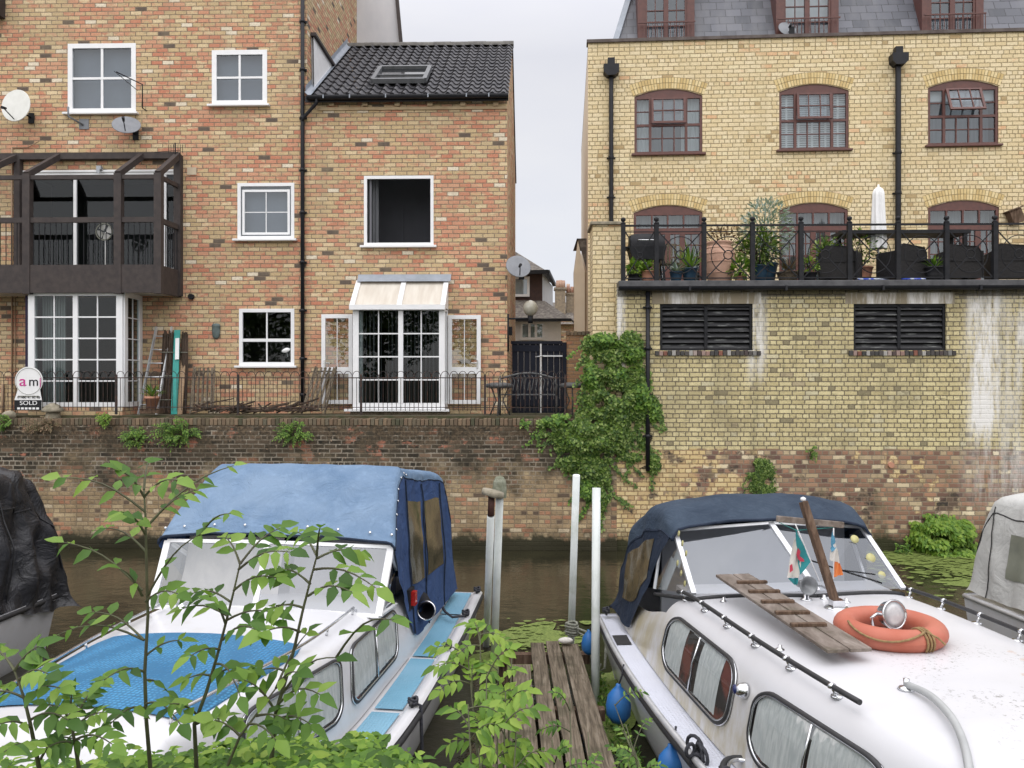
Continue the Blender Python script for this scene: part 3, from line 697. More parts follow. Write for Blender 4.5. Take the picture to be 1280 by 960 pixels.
# rooms behind the openings
mb = MB(); mb.box(uL, uB-.02, 1.9, 2.0, GZ, ZT-.2)
for zf in (GZ+.0, FL.L(0, 340, 0)[1]-.25, 7.9, 10.7): mb.box(uL, uB-.02, .12, 1.9, zf, zf+.12)
for uu in (FL.U(250), FL.U(380)): mb.box(uu-.05, uu, .12, 1.9, GZ, ZT-.2)
mb.build('interior', M['room'], hA)
mb = MB(); mb.box(patio[0]-.1, patio[1]+.1, 1.3, 1.35, patio[2]-.1, patio[3]+.2); mb.box(patio[0]-.1, patio[1]+.1, .13, 1.3, patio[3]+.02, patio[3]+.08); mb.box(patio[0]-.1, patio[1]+.1, .13, 1.3, patio[2]-.08, patio[2]-.02); mb.build('room_lining', M['roomdark'], hA)
(a, b_, c_, d_) = WA[0]; window(hA, a, b_, c_, d_, -.012, (.5,), (.5,), fw=.1, mw=.05, sill=.1)
(a, b_, c_, d_) = WA[1]; window(hA, a, b_, c_, d_, -.012, (.5,), (.5,), fw=.1, mw=.045, sill=.1)
(a, b_, c_, d_) = WA[2]; wf = window(hA, a, b_, c_, d_, -.012, (), (), fw=.07, sill=.12)
mb = MB(); q = .07
def ring(mb, u0, u1, z0, z1, y0, y1, w_):
    mb.box(u0, u0+w_, y0, y1, z0, z1); mb.box(u1-w_, u1, y0, y1, z0, z1); mb.box(u0+w_, u1-w_, y0, y1, z0, z0+w_); mb.box(u0+w_, u1-w_, y0, y1, z1-w_, z1)
ring(mb, a+.1, b_-.1, c_+.1, d_-.14, -.0, .045, .05); um = (a+b_)/2; zm = (c_+d_)/2
mb.box(um-.009, um+.009, .01, .03, c_+.15, d_-.19); mb.box(a+.15, b_-.15, .01, .03, zm-.03, zm-.012)
mb.build('casement', M['upvc'], wf)
(a, b_, c_, d_) = WA[3]; wf = window(hA, a, b_, c_, d_, -.012, (.5,), (.44,), mg='glass_dark', fw=.075, mw=.028, sill=.11, thick=(('r', 0),))
# blinds and curtains in the upper windows
for q in (WA[0], WA[1], WA[2]):
    mb = MB(); mb.box(q[0], q[1], .16, .17, q[2]-.1, q[3]+.1); mb.build('blind', pm('grey_roller_blind', (.19, .205, .235), (.16, .17, .2), 2, .8), hA)
# small china bird on the inside sill of the ground-floor window
bd = W(357, 439, 17.66)
mb = MB(); mb.lathe([(.001, -.10), (.03, -.085), (.05, -.03), (.048, .01), (.03, .05), (.024, .07), (.028, .09), (.018, .115), (.001, .12)], (0, 0, 0), 10)
bird = thing('bird_ornament', 'small white bird ornament standing inside the ground-floor sash window', 'ornament', (bd.x, bd.y+.12, bd.z-.02))
mb = MB()
mb.surf(lambda a, b_: (lambda t, r: (-.13+.24*t, r*math.cos(b_*2*math.pi), .02+.05*t+r*math.sin(b_*2*math.pi)))(a, .002+.055*math.sin(math.pi*min(1, a*1.05))**.8), 10, 10)
mb.lathe([(.001, -.03), (.024, -.012), (.026, .01), (.014, .03), (.001, .036)], (.10, 0, .115), 8)
mb.poly([(.12, -.005, .125), (.165, 0, .112), (.12, .005, .112)])
mb.poly([(-.1, -.03, .03), (-.2, -.02, .045), (-.2, .02, .045), (-.1, .03, .03)])
mb.tube([(.0, 0, -.02), (.01, 0, -.10)], .006, 5)
mb.build('body', M['white'], bird)

# patio glazing on the balcony
(a, b_, c_, d_) = patio
pf = window(hA, a, b_, c_, d_, .0, (.335, .62, .93), (), fw=.055, mw=.065, sill=0, name='patio_doors', dp=.07, mg='glass_dark')
mb = MB(); mb.box(a-.02, b_+.02, -.03, -.002, d_+.002, d_+.045); mb.build('trim', M['upvc'], hA)
# ---- balcony: dark stained timber frame on its bracketed deck
bal = -1.0
mb = MB()
zb0 = FL.L(100, 366, bal)[1]; zb1 = FL.L(100, 333, bal)[1]; zr = FL.L(100, 275, bal)[1]; zp = FL.L(100, 217, bal)[1]; zl = FL.L(100, 196, 0)[1]
X3 = FL.U(198, bal); X2 = FL.U(148, bal); X1 = FL.U(34, bal); X0 = FL.U(-60, bal)
XE = FL.U(225, 0)
bl = mb
for q in ((X0-.075, X0+.075, bal-.05, bal+.09, zb0-.02, zp), (X1-.075, X1+.075, bal-.05, bal+.09, zb0-.02, zp), (X2-.075, X2+.075, bal-.05, bal+.09, zb0-.02, zp), (X3-.075, X3+.075, bal-.05, bal+.09, zb0-.02, zp), (XE-.08, XE+.07, -.14, -.004, zb0+.02, zl), (FL.U(22, 0), FL.U(22, 0)+.13, -.14, -.004, zb1, zl)):
    mb = MB(); mb.box(*q); mb.build('balcony_post', M['darkbeam'], hA)
mb = MB(); mb.box(X0, X3, bal-.02, bal+.05, zr-.05, zr+.055); mb.bar((X3, bal, zr), (XE, -.05, zr-.0), .07, .105); mb.build('handrail', M['darkbeam'], hA)
mb = MB(); mb.box(X0, X3, bal-.025, bal+.05, zp-.115, zp-.03); mb.box(X0, XE, -.14, -.006, zl-.08, zl+.05)
mb.bar((X3, bal, zp-.06), (XE, -.05, zp-.06), .06, .09)
for (xf, xb) in ((X0, FL.U(-20, 0)), (X1, FL.U(77, 0)), (X2, FL.U(180, 0)), (X3, XE)): mb.bar((xf, bal-.02, zp-.02), (xb, -.07, zl), .11, .12)
mb.bar((FL.U(-30, bal), bal, zp-.02), (FL.U(24, 0), -.05, zl), .11, .12)
mb.build('rafter', M['darkbeam'], hA)
mb = MB(); mb.box(X0, X3, bal-.035, bal+.02, zb0, zb1+.03); mb.bar((X3-.02, bal, (zb0+zb1)/2+.015), (XE, -.02, (zb0+zb1)/2+.015), .06, zb1-zb0+.03)
mb.build('fascia', M['darkbeam'], hA)
mb = MB()
mb.prism([(X0, 0), (X3, 0), (X3, .01), (X0, .01)], 0, .01); mb.v = []; mb.f = []; mb.sm = []
mb.poly([(X0, bal, zb1-.04), (X3, bal, zb1-.04), (XE, 0, zb1-.04), (X0, 0, zb1-.04)]); mb.poly([(X0, bal, zb0+.03), (X0, -.01, zb0+.03), (XE-.03, -.01, zb0+.03), (X3-.03, bal+.02, zb0+.03)])
mb.build('balcony_floor', pm('painted_soffit', (.6, .58, .53), (.5, .48, .43), 3, .8), hA)
mb = MB()
x = X0+.08
while x < X3-.05:
    if min(abs(x-q) for q in (X1, X2, X3)) > .09: mb.tube([(x, bal+.01, zb1), (x, bal+.01, zr-.04)], .009, 6, False)
    x += .115
for k in range(1, 9):
    t = k/9; p = Vector((lerp(X3, XE, t), lerp(bal, -.05, t), 0)); mb.tube([(p.x, p.y, zb1), (p.x, p.y, zr-.04)], .009, 6, False)
mb.build('balusters', M['black'], hA)
# round fan ornament on the balcony railing
cpt = FL.L(131, 290, bal+.3)
fan = thing('pedestal_fan', 'round white garden spinner on a thin pole on the balcony', 'ornament', FL.Wd(cpt[0], bal+.3, zb1-.03), FL.rot)
hh = cpt[1]-zb1+.03
mb = MB(); mb.tube([(0, .03, 0), (0, .03, hh)], .012, 8); mb.lathe([(.12, 0), (.1, .02), (.02, .03)], (0, .03, 0), 14); mb.build('pole', M['white'], fan)
mb = MB()
for rr in (.175, .165): mb.tube([(rr*math.cos(a), -.03, hh+rr*math.sin(a)) for a in [2*math.pi*k/28 for k in range(28)]], .008, 6, closed=True)
mb.build('rim', M['rope_grey'], fan)
mb = MB()
for k in range(4):
    a0 = k*math.pi/2+.4
    mb.surf(lambda a, b_: (((.02+.13*a)*math.cos(a0+(b_-.5)*1.25*min(1, a*2+.2))), -.01+.03*(b_-.5), hh+(.02+.13*a)*math.sin(a0+(b_-.5)*1.25*min(1, a*2+.2))), 5, 5)
mb.build('blade', pm('frosted_blade', (.5, .5, .48), (.42, .42, .4), 5, .4), fan)

# ---- ground-floor bay window
mb = MB(); by = -.92; a = FL.U(35, by); b_ = FL.U(153, by); e = FL.U(177, 0); zt_ = zb0+.02; zb_ = FL.L(90, 509, by)[1]
mb.box(a, a+.13, by, by+.1, zb_, zt_); mb.box(b_-.13, b_, by, by+.1, zb_, zt_)
um = (a+b_)/2; mb.box(um-.05, um+.05, by, by+.08, zb_+.06, zt_-.06)
mb.box(a+.13, b_-.13, by+.003, by+.08, zt_-.07, zt_); mb.box(a+.13, b_-.13, by+.003, by+.08, zb_, zb_+.1)
for c in ((a+.13+um-.05)/2, (um+.05+b_-.13)/2): mb.box(c-.012, c+.012, by+.02, by+.055, zb_+.1, zt_-.07)
for k in range(1, 5): z = lerp(zb_+.1, zt_-.07, k/5); mb.box(a+.13, b_-.13, by+.018, by+.057, z-.014, z+.014)
# canted side
A = Vector((b_, by+.05, 0)); B = Vector((e, -.02, 0))
for t0, t1 in ((0, .16), (.84, 1)): mb.bar(lerp(A, B, t0)+Vector((0, 0, (zb_+zt_)/2)), lerp(A, B, t1)+Vector((0, 0, (zb_+zt_)/2)), .06, zt_-zb_)
for z in [zb_+.05, zt_-.04]: mb.bar(lerp(A, B, .16)+Vector((0, 0, z)), lerp(A, B, .84)+Vector((0, 0, z)), .055, .1)
for k in range(1, 5): z = lerp(zb_+.1, zt_-.07, k/5); mb.bar(lerp(A, B, .16)+Vector((0, 0, z)), lerp(A, B, .84)+Vector((0, 0, z)), .03, .02)
C_ = lerp(A, B, .5); mb.bar(C_+Vector((0, 0, zb_)), C_+Vector((0, 0, zt_)), .02, .02)
f = mb.build('bay_window', M['upvc'], hA)
mb = MB(); mb.poly([(a+.1, by+.04, zb_), (b_-.1, by+.04, zb_), (b_-.1, by+.04, zt_), (a+.1, by+.04, zt_)]); mb.poly([A+Vector((0, 0, zb_)), B+Vector((0, 0, zb_)), B+Vector((0, 0, zt_)), A+Vector((0, 0, zt_))]); mb.build('pane', M['glass_dark'], f)
mb = MB(); mb.box(a-.12, a-.01, by+.1, -.01, zb_, zt_-.05); mb.build('side_panel', M['purple'], f)
mb = MB(); mb.poly([(a, by, GZ-.1), (b_, by, GZ-.1), (b_, by, zb_), (a, by, zb_)]); mb.poly([(b_, by, GZ-.1), (e, 0, GZ-.1), (e, 0, zb_), (b_, by, zb_)]); mb.poly([(a, by, zb_), (b_, by, zb_), (e, 0, zb_), (a, 0, zb_)]); mb.build('plinth', M['brick_house'], f)
mb = MB()
for k in range(9): mb.box(a+.12+k*.055, a+.16+k*.055, by+.3, by+.33, zb_+.1, zt_)
mb.build('curtain', M['curtain'], f)
# ---- downpipe between the two fronts
mb = MB(); ux = FL.U(378, -.08)
mb.tube([(ux, -.07, ZT), (ux, -.07, GZ+.15)], .043, 10)
for py in (30, 90, 150, 215, 268, 330, 390, 450, 495):
    z = FL.L(378, py, 0)[1]; mb.tube([(ux, -.07, z), (ux, -.07, z+.06)], .054, 10); mb.box(ux-.08, ux+.08, -.04, -.003, z+.01, z+.05)
mb.build('downpipe', M['blackpipe'], hA)
mb = MB(); u, z = FL.L(240, 214, 0); mb.box(u-.1, u+.1, -.02, .0, z-.08, z+.08); mb.build('vent_grille', pm('cream_vent', (.6, .5, .36), None, 5, .7), hA)
mb = MB(); u, z = FL.L(240, 371, 0); mb.tube([(u, -.09, z), (u, .05, z)], .06, 12); mb.build('flue', M['black'], hA)
mb = MB(); u, z = FL.L(16, 350, 0)
for k, (dx, zz0, zz1, mm) in enumerate(((0, GZ, FL.L(0, 185, 0)[1], .018), (.07, GZ, zb0, .012), (-.2, GZ, FL.L(0, 480, 0)[1], .03))): mb.tube([(u+dx, -.03, zz0), (u+dx, -.03, zz1)], mm, 6)
zz1 = FL.L(0, 185, 0)[1]; mb.tube([(u, -.03, zz1), (u+.35, -.03, zz1), (u+.65, -.1, zz1+.12)], .012, 6)
mb.build('conduit', pm('tan_conduit', (.4, .27, .17), None, 5, .7), hA)
mb = MB(); u, z = FL.L(126, 212, 0); mb.box(u-.05, u+.05, -.1, -.002, z-.02, z+.06); mb.box(u-.035, u+.035, -.12, -.1, z-.1, z-.01); mb.build('security_light', pm('grey_plastic', (.4, .42, .45), None, 5, .5), hA)
mb = MB(); u, z = FL.L(4, 18, 0); mb.box(u-1.2, u+.05, -.35, -.003, z-.1, z+.5); mb.build('corner_eave', M['darkbeam'], hA)

# wall-hung bits that are things of their own
def dish(name, label, px, py, rpx, F, d, m, az=0, tilt=15, group=None, arm=True):
    u, z = F.L(px, py, d); Y = F.Wd(u, d, z).y; r = rpx/FP*Y
    t = thing(name, label, 'satellite dish', F.Wd(u, d, z), F.rot, group)
    Mx = Matrix.Rotation(R(az), 4, 'Z') @ Matrix.Rotation(R(90-tilt), 4, 'X')
    prof = [(r*k/10, .22*r*(k/10)**2-.2*r) for k in range(11)]
    mb = MB(); mb.lathe(prof, (0, 0, 0), 28, Mx @ Matrix.Diagonal((1, 1, 1, 1))); mb.lathe([(p[0], p[1]-.012) for p in prof[::-1]]+[], (0, 0, 0), 28, Mx); mb.lathe([(r-.001, .02*r-.012), (r+.008, .02*r-.006), (r-.001, .02*r+.004)], (0, 0, 0), 28, Mx)
    mb.build('reflector', m, t)
    mb = MB(); a = Mx @ Vector((0, -r*.9, .03)); f = Mx @ Vector((-.1*r, -r*.5, r*.85)); mb.tube([a, f], .012, 6)
    mb.build('feed_arm', M['black'], t)
    mb = MB(); mb.tube([f+(Mx.to_3x3() @ Vector((0, .0, .05))), f-(Mx.to_3x3() @ Vector((0, -.02, .06)))], [.032, .024], 10); mb.build('receiver', M['black'], t)
    mb = MB(); mb.tube([(0, .06, 0), (0, .12, -.05), (.05, -d-.02, -.12)], .018, 8); mb.box(0, .12, -d-.03, -d-.004, -.24, -.02); mb.build('bracket', M['black'], t)
    return t
dish('satellite_dish', 'large white satellite dish beside the top left window', 20, 132, 20, FL, -.45, M['satwhite'], az=-8, tilt=4)
dish('satellite_dish', 'small dark grey satellite dish below the top left window', 158, 156, 16.5, FL, -.3, M['satgrey'], az=20, tilt=38)
def aerial(label, px, py, d, pts, els, mat_):
    u, z = FL.L(px, py, d); t = thing('aerial', label, 'aerial', FL.Wd(u, d, z), FL.rot)
    mb = MB(); mb.tube(pts, .013, 6); mb.build('mast', M['black'], t)
    mb = MB()
    for (p, q) in els: mb.tube([p, q], .006, 5)
    mb.build('elements', M['black'], t)
e_ = []
for k in range(9):
    t_ = k/8; p = Vector((-.04-t_*.42, -.2, .33+t_*.35)); e_.append((p+Vector((0, -.09, -.0)), p+Vector((0, .09, 0))))
aerial('thin black aerial pointing left across the top left window', 178, 135, -.2, [(0, .19, 0), (0, 0, 0), (0, 0, .5), (-.46, -.2, .7)], e_, None)
e_ = [((-.14+k*.05, 0, .08), (-.14+k*.05, 0, .26)) for k in range(7)]+[((-.45, 0, .1), (.1, 0, .14))]
aerial('short spiky black aerial on the end of the balcony frame', 219, 196, -.2, [(0, .18, -.05), (0, 0, -.05), (0, 0, .3)], e_, None)
u, z = FL.L(104, 155, -.02); t = thing('wall_bracket', 'empty grey dish bracket under the top left window', 'bracket', FL.Wd(u, -.02, z), FL.rot)
mb = MB(); mb.box(-.09, .12, 0, .015, -.11, .11); mb.build('plate', M['satgrey'], t); mb = MB(); mb.tube([(0, 0, -.02), (-.2, -.22, .1), (-.2, -.22, .3)], .022, 8); mb.build('arm', M['satgrey'], t)
u, z = FL.L(270, 414, -.03); t = thing('wall_plaque', 'small green-grey wall lantern on the brickwork beside the sash window', 'wall lamp', FL.Wd(u, -.03, z), FL.rot)
mb = MB(); mb.lathe([(.001, -.17), (.075, -.13), (.09, 0), (.085, .1), (.1, .11), (.07, .16), (.001, .17)], (0, 0, 0), 12, None, .35); mb.build('body', pm('grey_green_metal', (.13, .17, .16), (.09, .12, .12), 12, .6), t)

# ================================================================== LOW BRICK WING
hB = thing('brick_house', 'lower brick wing with dark pantile roof, skylight and lean-to patio bay', 'house', FL.loc, FL.rot)
ze = FL.L(500, 124, 0)[1]; zrg = W(640, 57, 21.4).z; dr = 3.8
W5 = R4(FL, 455, 220, 542, 307); DO = R4(FL, 446, 385, 556, 512)
mb = MB(); mb.wall([(uB, GZ-.2), (uE, GZ-.2), (uE, ze+.02), (uB, ze+.02)], [rect(*W5), rect(*DO)], 0, .1)
mb.poly([(uE, 0, GZ-.2), (uE, 2*dr, GZ-.2), (uE, 2*dr, ze), (uE, dr, zrg-.05), (uE, 0, ze)])
mb.poly([(uB, 2*dr, GZ-.2), (uE, 2*dr, GZ-.2), (uE, 2*dr, ze), (uB, 2*dr, ze)])
mb.build('wall', M['brick_house'], hB)
mb = MB(); mb.box(uB+.02, uE-.15, 2.0, 2.1, GZ, ze); mb.box(uB+.02, uE-.15, .12, 2, 5.55, 5.7); mb.box(uB+.02, uE-.15, .12, 2, GZ, GZ+.05); mb.box(uB+.02, uE-.15, .12, 2, ze-.1, ze); mb.box(uE-.15, uE-.1, .12, 2, GZ, ze); mb.build('interior', M['roomdark'], hB)
mb = MB(); mb.box(W5[0]-.4, W5[1]+.4, 1.5, 1.55, W5[2]-.3, W5[3]+.3); mb.box(W5[0]+.55, W5[0]+.62, 1.44, 1.5, W5[2]-.3, W5[3]-.25); mb.build('room_wall', pm('dim_painted_wall', (.34, .35, .38), (.28, .29, .31), 1.2, .9), hB)
mb = MB(); mb.surf(lambda a, b_: (lerp(W5[0]+.02, W5[0]+.26, a), .3+.03*math.sin(a*22), lerp(W5[2]-.1, W5[3]+.1, b_)), 20, 1); mb.build('curtain', M['curtain'], hB)
# string course and dentils
mb = MB(); zs = FL.L(500, 137, 0)[1]; mb.box(uB+.25, uE-.0, -.035, -.002, zs-.012, zs+.05)
for px in (415, 457, 497, 538, 579, 620):
    u, z = FL.L(px, 128, 0); mb.box(u-.055, u+.055, -.07, -.002, z-.09, z+.1)
mb.build('corbel_course', pm('corbel_brick', (.52, .40, .25), (.42, .3, .18), 5, .9), hB)
# pantile roof
def pan(u, s_, lift=0):
    """roof surface: u along, s_ 0 at the eave and 1 at the ridge"""
    base = Vector((u, lerp(-.16, dr, s_), lerp(ze+.0, zrg, s_)))
    a = (u/.235 % 1.0); prof = .055*max(0, math.sin(2*math.pi*a))**.8 if a < .5 else -.022*math.sin(math.pi*(a-.5)*2)
    return base+Vector((0, -.45, .89))*(prof+lift)
uRr = uE+.03; mb = MB(); ncr = 15; nu = int((uRr-uB-.03)/.235*10)
for c in range(ncr):
    mb.surf(lambda a, b_, c=c: pan(lerp(uRr, uB+.03, a), (c+b_*1.06)/ncr, .035*(1-b_)), nu, 1)
    mb.surf(lambda a, b_, c=c: pan(lerp(uRr, uB+.03, a), c/ncr, .035*b_-.012), nu, 1, False)
mb.surf(lambda a, b_: (lerp(uRr, uB+.03, a), lerp(dr, 2*dr+.2, b_), lerp(zrg, ze, b_)+.0), 1, 1)
rf = mb.build('roof', M['tiles'], hB)
mb = MB()
k = 0; u = uB
while u < uRr:
    mb.surf(lambda a, b_, u=u, k=k: (lerp(u, min(u+.46, uRr+.01), a), dr+.13*math.cos(math.pi*b_), zrg-.02+.13*math.sin(math.pi*b_)+.006*(k % 2)), 1, 8); u += .45; k += 1
mb.build('ridge', pm('grey_ridge_tile', (.10, .095, .09), (.17, .165, .15), 6, .85, bump=.3), rf)
mb = MB(); mb.surf(lambda a, b_: pan(lerp(uB+.005, uB+.14, a), b_*1.0, .07-.0*a)*1.0, 6, 1); mb.poly([(uB+.01, -.16, ze+.05), (uB+.01, dr, zrg+.05), (uB+.01, dr, zrg+.25), (uB+.01, -.16, ze+.25)])
mb.build('flashing', M['lead'], rf)
# skylight
def rp(px, py):
    """photo point on the roof slope"""
    best = None
    for k in range(200):
        s_ = k/199; d = lerp(-.16, dr, s_); z = lerp(ze, zrg, s_); u, zz = FL.L(px, py, d)
        if best is None or abs(zz-z) < best[0]: best = (abs(zz-z), u, s_)
    return best[1], best[2]
(ua, sa) = rp(470, 108); (ub, sb) = rp(538, 91); (uc, _) = rp(476, 91)
ua = (ua+uc)/2-.02
def rq(u, s_, l): return Vector((u, lerp(-.16, dr, s_), lerp(ze, zrg, s_)))+Vector((0, -.56, .83))*l
mb = MB()
for (p, q) in (((ua, sa), (ub, sa)), ((ua, sb), (ub, sb)), ((ua, sa), (ua, sb)), ((ub, sa), (ub, sb))): mb.bar(rq(*p, .12), rq(*q, .12), .09, .1, (0, -.56, .83))
mb.bar(rq(ua+.05, lerp(sa, sb, .35), .13), rq(ub-.05, lerp(sa, sb, .35), .13), .03, .05, (0, -.56, .83))
sk = mb.build('skylight', pm('grey_metal_trim', (.14, .145, .155), (.10, .105, .11), 6, .5), rf)
mb = MB(); mb.poly([rq(ua, sa, .1), rq(ub, sa, .1), rq(ub, sb, .1), rq(ua, sb, .1)]); mb.build('pane', pm('dark_skylight_glass', (.02, .022, .025), None, 5, .08), sk)
# gutter
mb = MB(); g0 = FL.U(384, -.2); zg = ze+.0
mb.surf(lambda a, b_: (lerp(g0, uRr, a), -.23+.06*math.cos(math.pi*(b_+1)), zg-.01+.06*math.sin(math.pi*(b_+1))), 1, 8)
mb.box(g0, uRr, -.295, -.28, zg-.02, zg+.01); mb.box(g0, g0+.01, -.29, -.17, zg-.06, zg)
mb.box(uB, uRr, -.16, -.13, zg-.1, zg+.02)
mb.tube([(g0+.2, -.23, zg-.05), (g0+.2, -.2, zg-.13), (ux+.02, -.1, zg-.42), (ux, -.07, zg-.5)], .036, 8)
mb.build('gutter', M['blackpipe'], hB)
mb = MB()
for px in (404, 437, 482, 535, 583, 611): u = FL.U(px, -.29); mb.box(u-.012, u+.012, -.304, -.29, zg-.06, zg+.015)
mb.build('gutter_bracket', M['lead'], hB)
(a, b_, c_, d_) = W5; wf = window(hB, a, b_, c_, d_, -.012, (), (), fw=.065, sill=.1, mg='glass_open')
mb = MB(); mb.box(a+.1, a+.14, .1, .14, c_+.06, d_-.06); mb.build('casement', M['upvc'], wf)
# ---- lean-to glazed bay
ly = -.62
u0 = FL.U(441, ly); u1 = FL.U(556, ly); zt_ = FL.L(500, 385, ly)[1]; zb_ = FL.L(500, 511, ly)[1]; ztt = FL.L(500, 352, 0)[1]; zfl = FL.L(500, 343, 0)[1]
mb = MB()
mb.box(u0, u0+.12, ly, ly+.1, zb_, zt_); mb.box(u1-.12, u1, ly, ly+.1, zb_, zt_); mb.box(u0+.12, u1-.12, ly+.002, ly+.08, zb_, zb_+.12); mb.box(u0+.12, u1-.12, ly+.002, ly+.08, zt_-.05, zt_)
um = (u0+u1)/2+.04; mb.box(um-.05, um+.05, ly-.005, ly+.075, zb_+.12, zt_-.05)
for (p, q) in ((u0+.12, um-.05), (um+.05, u1-.12)):
    c = (p+q)/2; mb.box(c-.011, c+.011, ly+.02, ly+.05, zb_+.12, zt_-.05)
    for k in range(1, 4): z = lerp(zb_+.12, zt_-.05, k/4); mb.box(p, q, ly+.018, ly+.052, z-.013, z+.013)
for x in (u0+.05, u1-.05): mb.box(x-.05, x+.05, ly+.1, -.002, zb_, zb_+.12); mb.box(x-.05, x+.05, -.1, -.002, zb_+.12, zt_); mb.box(x-.04, x+.04, ly+.1, -.1, zt_-.05, zt_)
mb.box(u0-.16, u1+.10, ly-.1, ly-.0, zb_-.05, zb_-.002)
lt = mb.build('lean_to_bay', M['upvc'], hB)
mb = MB(); mb.poly([(u0+.1, ly+.035, zb_), (u1-.1, ly+.035, zb_), (u1-.1, ly+.035, zt_), (u0+.1, ly+.035, zt_)])
for x in (u0+.05, u1-.05): mb.poly([(x, ly+.1, zb_+.1), (x, -.1, zb_+.1), (x, -.1, zt_), (x, ly+.1, zt_)])
mb.build('pane', M['glass_dark'], lt)
mb = MB(); f0 = u0-.05; f1 = u1+.02
A0, A1 = (ly-.09, zt_+.02), (-.02, ztt)
for x in (f0+.05, um-.02, f1-.05): mb.bar((x, A0[0], A0[1]), (x, A1[0], A1[1]), .1, .07)
mb.box(f0, f1, ly-.13, ly-.02, zt_-.04, zt_+.06)
mb.poly([(f0+.01, ly, zt_), (f0+.01, -.01, zt_), (f0+.01, -.01, ztt)]); mb.poly([(f1-.01, ly, zt_), (f1-.01, -.01, zt_), (f1-.01, -.01, ztt)])
fr_ = mb.build('lean_to_roof', M['upvc'], hB)
mb = MB(); mb.poly([(f0+.05, A0[0], A0[1]), (f1-.05, A0[0], A0[1]), (f1-.05, A1[0], A1[1]), (f0+.05, A1[0], A1[1])]); mb.build('panel', pm('cream_roof_panel', (.64, .60, .53), (.55, .50, .43), 3, .5, stretch=(3, .5, .5)), fr_)
mb = MB(); mb.surf(lambda a, b_: (lerp(f0+.03, f1+.05, a), lerp(-.012, -.14, b_**1.5), lerp(zfl, ztt-.01, b_)+.01*nz3((a*20, b_, 2))), 20, 4); mb.build('flashing', M['lead'], fr_)
mb = MB()
k = u0+.16
while k < u1-.15:
    if random.random() < .93: mb.bar((k, ly+.22, zb_+.1), (k, ly+.22, zt_-.03), .045, .006, (1, random.uniform(-.5, .5), 0))
    k += .078
mb.build('vertical_blinds', M['vblind'], lt)
mb = MB(); mb.box(u0-.05, u1+.05, ly-.02, -.01, GZ-.05, zb_-.052); mb.build('base', M['wood_grey'], lt)
def leafdoor(x0, y0, x1, y1, hx):
    a, b_, c_, d_ = R4(FL, x0, y0, x1, y1, -.1)
    mb = MB(); zm = FL.L(0, 462, -.1)[1]
    ring(mb, a, b_, c_, d_, -.13, -.07, .085); mb.box(a+.085, b_-.085, -.128, -.072, zm-.09, zm+.05); mb.box(a+.085, b_-.085, -.132, -.068, zm-.03, zm-.02)
    c = (a+b_)/2; mb.box(c-.008, c+.008, -.11, -.09, c_+.085, d_-.085)
    o = mb.build('open_door', M['upvc'], hB, bevel=.004)
    mb = MB(); mb.poly([(a+.07, -.1, c_+.07), (b_-.07, -.1, c_+.07), (b_-.07, -.1, d_-.07), (a+.07, -.1, d_-.07)]); mb.build('pane', glassm('door_glass', (.8, .82, .78), .05) if 'dg' not in M else M['dg'], o)
    s_ = 1 if hx < c else -1
    mb = MB(); mb.box(hx-.015, hx+.015, -.145, -.13, zm+.02, zm+.2); mb.bar((hx, -.16, zm+.14), (hx+.13*s_, -.17, zm+.14), .02, .02); mb.box(hx-.012, hx+.012, -.17, -.14, zm+.125, zm+.155); mb.build('handle', M['chrome'], o)
a, _ = FL.L(406, 400, -.1); leafdoor(402, 393, 441, 505, a)
a, _ = FL.L(597, 400, -.1); leafdoor(560, 394, 601, 505, a)
mb = MB(); u, z = FL.L(636, 413, -.0); mb.box(uE+.002, uE+.1, .15, .35, z-.09, z+.09); mb.build('junction_box', M['black'], hB)
dish('satellite_dish', 'grey satellite dish on the right-hand corner of the low brick wing', 648, 333, 15.5, FL, -.3, M['satgrey'], az=15, tilt=25)
# tall render gable block behind, and the white triangle beside the roof
mb = MB(); (xa, za) = FL.L(446, 60, D2); (xb, _) = FL.L(502, 58, D2); (xc, zc) = FL.L(496, 0, D2)
sl = (xb-xc)/(za-zc); mb.prism([(xa, GZ), (xb, GZ), (xb, za), (xc+(ZT-zc)*sl, ZT), (xa, ZT)], D2, D2+.3)
mb.build('rendered_gable', M['render_white'], hA)
mb = MB(); mb.bar((xb+.02, D2-.03, za-.2), (xc+.02+(ZT-zc)*sl, D2-.03, ZT), .09, .1); mb.build('verge', M['darkbeam'], hA)
def onside(px, py, off=.015):
    k = (px-CX)/FP; u = uB+off; lo, hi = -.2, 9
    for _ in range(50):
        m = (lo+hi)/2; p = FL.Wd(u, m, 0)
        if p.x/p.y < k: lo = m
        else: hi = m
    p = FL.Wd(u, lo, 0); return Vector((u, lo, EZ-(py-HY)/FP*p.y))
t3 = [onside(389, 46), onside(416, 86), onside(390, 112)]
mb = MB(); mb.poly(t3); mb.poly([p+Vector((.05, 0, 0)) for p in t3]); mb.build('white_cheek', M['white'], hA)
mb = MB(); mb.bar(t3[0]+Vector((.05, -.03, .05)), t3[1]+Vector((.05, .05, .0)), .12, .07); mb.build('cheek_verge', M['darkbeam'], hA)
